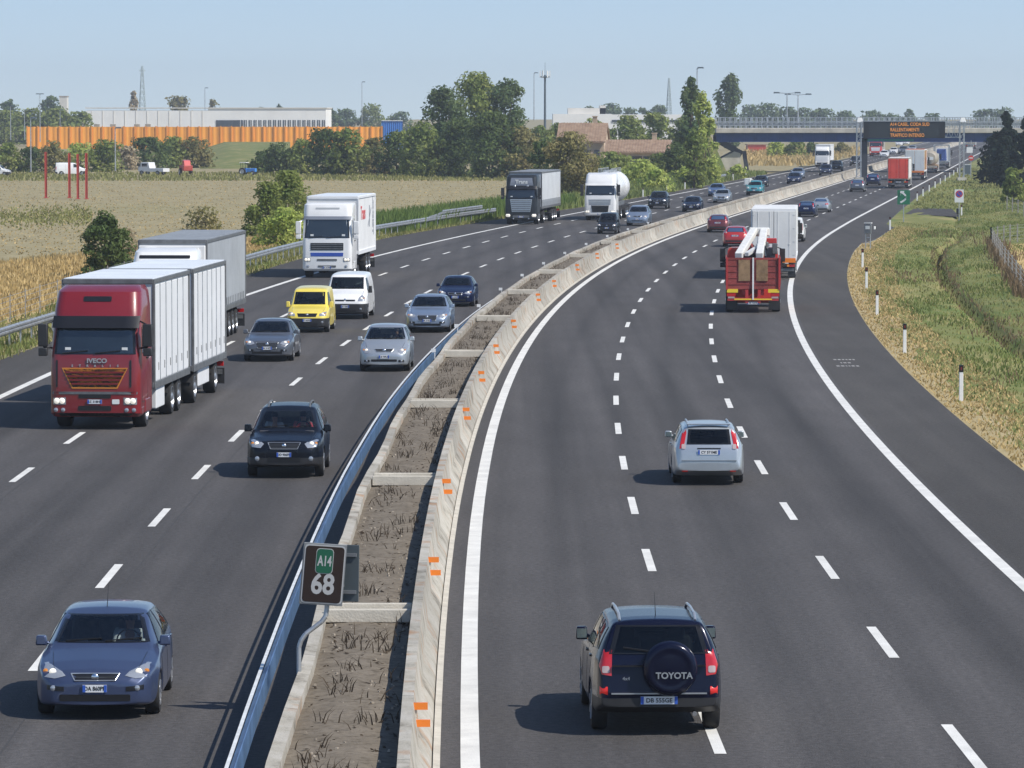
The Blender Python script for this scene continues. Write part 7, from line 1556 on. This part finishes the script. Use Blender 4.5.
# 7.. box lorries seen from behind
def rear_lorry(label, px, py, z1, doorm, sidem, barm, scale, edge=None, L=14.0, name='box_lorry', cabm='white', hw=1.25, style='plain', frame='grey_frame'):
    t = empty(name, label=label, cat='lorry', group=LOA); C = dict(rings=rings(1.22, ztop=min(3.6, z1 - .2)), paint=PT[cabm], windscreen=trap(2.05, 2.75, 1.1, 1.05), visor=None, plate=.6, front=[(trap(1.2, 1.8, .8, .9), M['satin_black'], 'grille')], slats=[], lamp=[(.85, .7), (1.16, .7), (1.16, .9), (.85, .9)])
    make_cab(t, C); cargo_box(t, 2.9, L, 1.12, z1, hw, sidem, M[frame], style=style); undercarriage(t, .6, 6, [1.4, 5]); undercarriage(t, 5.4, L - .2, [L - 5, L - 3.7, L - 2.4]); box_rear(t, L, 1.12, z1, hw, doorm, barm, edge=edge); place(t, px, py, True, 2 * L, scale); return t
rear_lorry('white box lorry with an orange sill beyond the red flatbed', 773.5, 279.5, 4.0, M['tarp_white'], M['tarp_white'], M['tarp_white'], .95, edge=M['reflector_orange'], frame='panel_white')
rear_lorry('bright red box lorry leading away towards the gantry', 898, 188.5, 3.75, M['tarp_red'], M['tarp_white'], M['red_lamp'], .97, frame='tan_tank')
rear_lorry('pale container lorry with orange edges behind the red box lorry', 914.5, 180, 4.0, M['roof_white'], PT['orange'], M['panel_white'], 1.02, edge=PT['orange'], frame='panel_white')
t = empty('tank_lorry', label='beige tanker lorry seen from behind right of the pale container', cat='lorry', group=LOA); b = MB(); b.lathe([(0, 2), (.9, 2.1), (1.2, 2.5), (1.2, 11.2), (.9, 11.7), (0, 11.8)], (0, 0, 2.3), 'y', 24); b.build('tank', M['tan_tank'], t, 40); b = MB(); b.box((0, 6.5, 1.0), (2.3, 10.5, .5)); b.build('tank_skirt', M['ochre_board'], t); undercarriage(t, .4, 11.6, [1.4, 7.6, 8.9, 10.2]); C = dict(rings=rings(1.22, ztop=3.0), paint=PT['white'], windscreen=trap(2.05, 2.75, 1.1, 1.05), visor=None, plate=.6, front=[(trap(1.2, 1.8, .8, .9), M['satin_black'], 'grille')], slats=[], lamp=[(.85, .7), (1.16, .7), (1.16, .9), (.85, .9)]); make_cab(t, C); box_rear(t, 11.8, .7, 1.25, 1.2, M['tan_tank'], M['alloy']); b = MB(); b.box((0, 11.9, 2.3), (1.2, .05, .5)); b.build('rear_panel', M['white_sticker'], t); place(t, 929.5, 173, True, 23.6, .95)
t = empty('frame_lorry', label='blue lorry with an open pale frame farthest before the gantry', cat='lorry', group=LOA); undercarriage(t, .4, 11.6, [1.4, 7.6, 8.9]); C = dict(rings=rings(1.22, ztop=3.3), paint=PT['white'], windscreen=trap(2.05, 2.75, 1.1, 1.05), visor=None, plate=.6, front=[(trap(1.2, 1.8, .8, .9), M['satin_black'], 'grille')], slats=[], lamp=[(.85, .7), (1.16, .7), (1.16, .9), (.85, .9)]); make_cab(t, C); b = MB(); b.box((0, 9.6, 2.2), (1.7, 3, 1.9), top=.85); b.build('blue_load', M['deep_blue'], t, bevel=.1); b = MB(); b.box((0, 7, 1.1), (2.4, 9.5, .14)); b.build('deck', M['roof_grey'], t); f = MB()
for s in (-1, 1):
    for y in (3, 7.5, 11.7): f.bar((s * 1.2, y, 1.1), (s * 1.2, y, 3.75), .1, .1)
    f.bar((s * 1.2, 3, 3.75), (s * 1.2, 11.7, 3.75), .1, .1)
for y in (3, 7.5, 11.7): f.bar((-1.2, y, 3.75), (1.2, y, 3.75), .1, .1)
f.build('open_frame', M['alloy'], t); box_rear(t, 11.8, .7, 1.05, 1.2, M['roof_grey'], M['alloy']); place(t, 941, 168.5, True, 23.6, 1.0)
rear_lorry('tiny beige lorry far beyond the bridge on the right carriageway', 970.5, 149, 3.9, M['tan_tank'], M['tan_tank'], M['alloy'], 1.0, L=10, frame='panel_white')
def front_lorry(label, px, py, paintm, box, z1, scale):
    t = empty('box_lorry', label=label, cat='lorry', group=LOR); C = dict(rings=rings(1.24, ztop=3.5), paint=PT[paintm], windscreen=trap(2.0, 2.78, 1.13, 1.08), visor=None, plate=.6, front=[(trap(1.1, 1.8, .8, .9), M['panel_white'], 'grille'), (rrect(0, .6, 1.8, .3), M['satin_black'], 'bumper_slot')], slats=[], lamp=[(.85, .75), (1.16, .75), (1.16, .95), (.85, .95)]); make_cab(t, C); cargo_box(t, 2.7, 14, 1.15, z1, 1.25, box, M['panel_white'], style='plain'); undercarriage(t, .6, 13.8, [1.4, 5, 10.5, 11.8]); box_rear(t, 14, 1.15, z1, 1.25, box, M['alloy']); place(t, px, py, False, 0, scale)
front_lorry('white lorry emerging from under the bridge left of the gantry', 822, 167, 'white', M['tarp_white'], 3.8, .97); front_lorry('red lorry far beyond the gantry leg on the left carriageway', 875.5, 156.5, 'bright_red', M['tan_tank'], 3.9, 1.05)
# vehicles parked beyond the field
def copy_far(key, col, label, px, py, rz, scale=1.0):
    r0, p0, L, _ = T[key]; c = copy_tree(r0); c['label'] = label; c['group'] = 'vehicles parked beyond the field'; recolour(c, p0, PC[col]); c.location = at(px, py); c.rotation_euler = (0, 0, rz); c.scale = (scale,) * 3
copy_far('van', 'white', 'white van parked among bushes behind the four red posts', 71, 175.5, R(100), .95)
copy_far('svan', 'white', 'second white van at the far left edge beyond the field', -2, 175.5, R(80), .9)
p = at(147, 175); t = empty('pickup_truck', p, R(60), 'small white pickup parked at the far edge of the stubble field', 'truck', 'vehicles parked beyond the field'); b = MB(); b.prism([(-1.0, .5), (1.0, .5), (1.0, 1.1), (.5, 1.85), (-.8, 1.85), (-1.0, 1.1)], 'x', -.8, .8); b.build('cab', M['panel_white'], t, bevel=.05); b = MB(); b.prism([(.62, 1.15), (.9, 1.15), (.55, 1.7)], 'x', -.82, .82); b.box((0, -.1, 1.45), (1.63, .9, .45)); b.build('window', M['truck_glass'], t); b = MB(); b.box((0, -2.2, .75), (1.6, 2.4, .5)); b.build('load_bed', M['panel_white'], t)
for x in (-.75, .75):
    for y in (.4, -2.4): wheel(t, x, y, .33, .2)
p = at(186, 175); t = empty('red_machine', p, R(20), 'red farm machine standing at the hedge beyond the field', 'machine', 'vehicles parked beyond the field'); b = MB(); b.box((0, 0, 1.0), (1.4, 2.4, .8)); b.build('hopper', M['red_steel'], t, bevel=.1); b = MB(); b.prism([(-.9, 1.3), (.6, 1.3), (.2, 2.2), (-.6, 2.1)], 'x', -.5, .5); b.build('hood', PT['bright_red'], t, bevel=.06)
for x in (-.8, .8): wheel(t, x, .2, .5, .3, True)
p = at(247, 175); t = empty('tractor', p, R(70), 'blue tractor with a white roof at the right end of the grass bank', 'tractor', 'vehicles parked beyond the field', .75); b = MB(); b.box((0, -1.0, .95), (.8, 1.8, .7)); b.build('bonnet', M['blue_panel'], t, bevel=.08); b = MB(); b.box((0, .6, .9), (1.0, 1.4, .8)); b.build('body', M['blue_panel'], t, bevel=.06); b = MB()
for x in (-.5, .5):
    for y in (.1, 1.1): b.bar((x, y, 1.2), (x, y, 2.35), .06, .06)
b.build('cab_frame', M['satin_black'], t); b = MB(); b.box((0, .6, 2.4), (1.3, 1.5, .14)); b.build('cab_roof', M['white_post'], t, bevel=.04)
for x in (-.7, .7): wheel(t, x, .7, .7, .35, True); wheel(t, x * .8, -1.4, .4, .25, True)
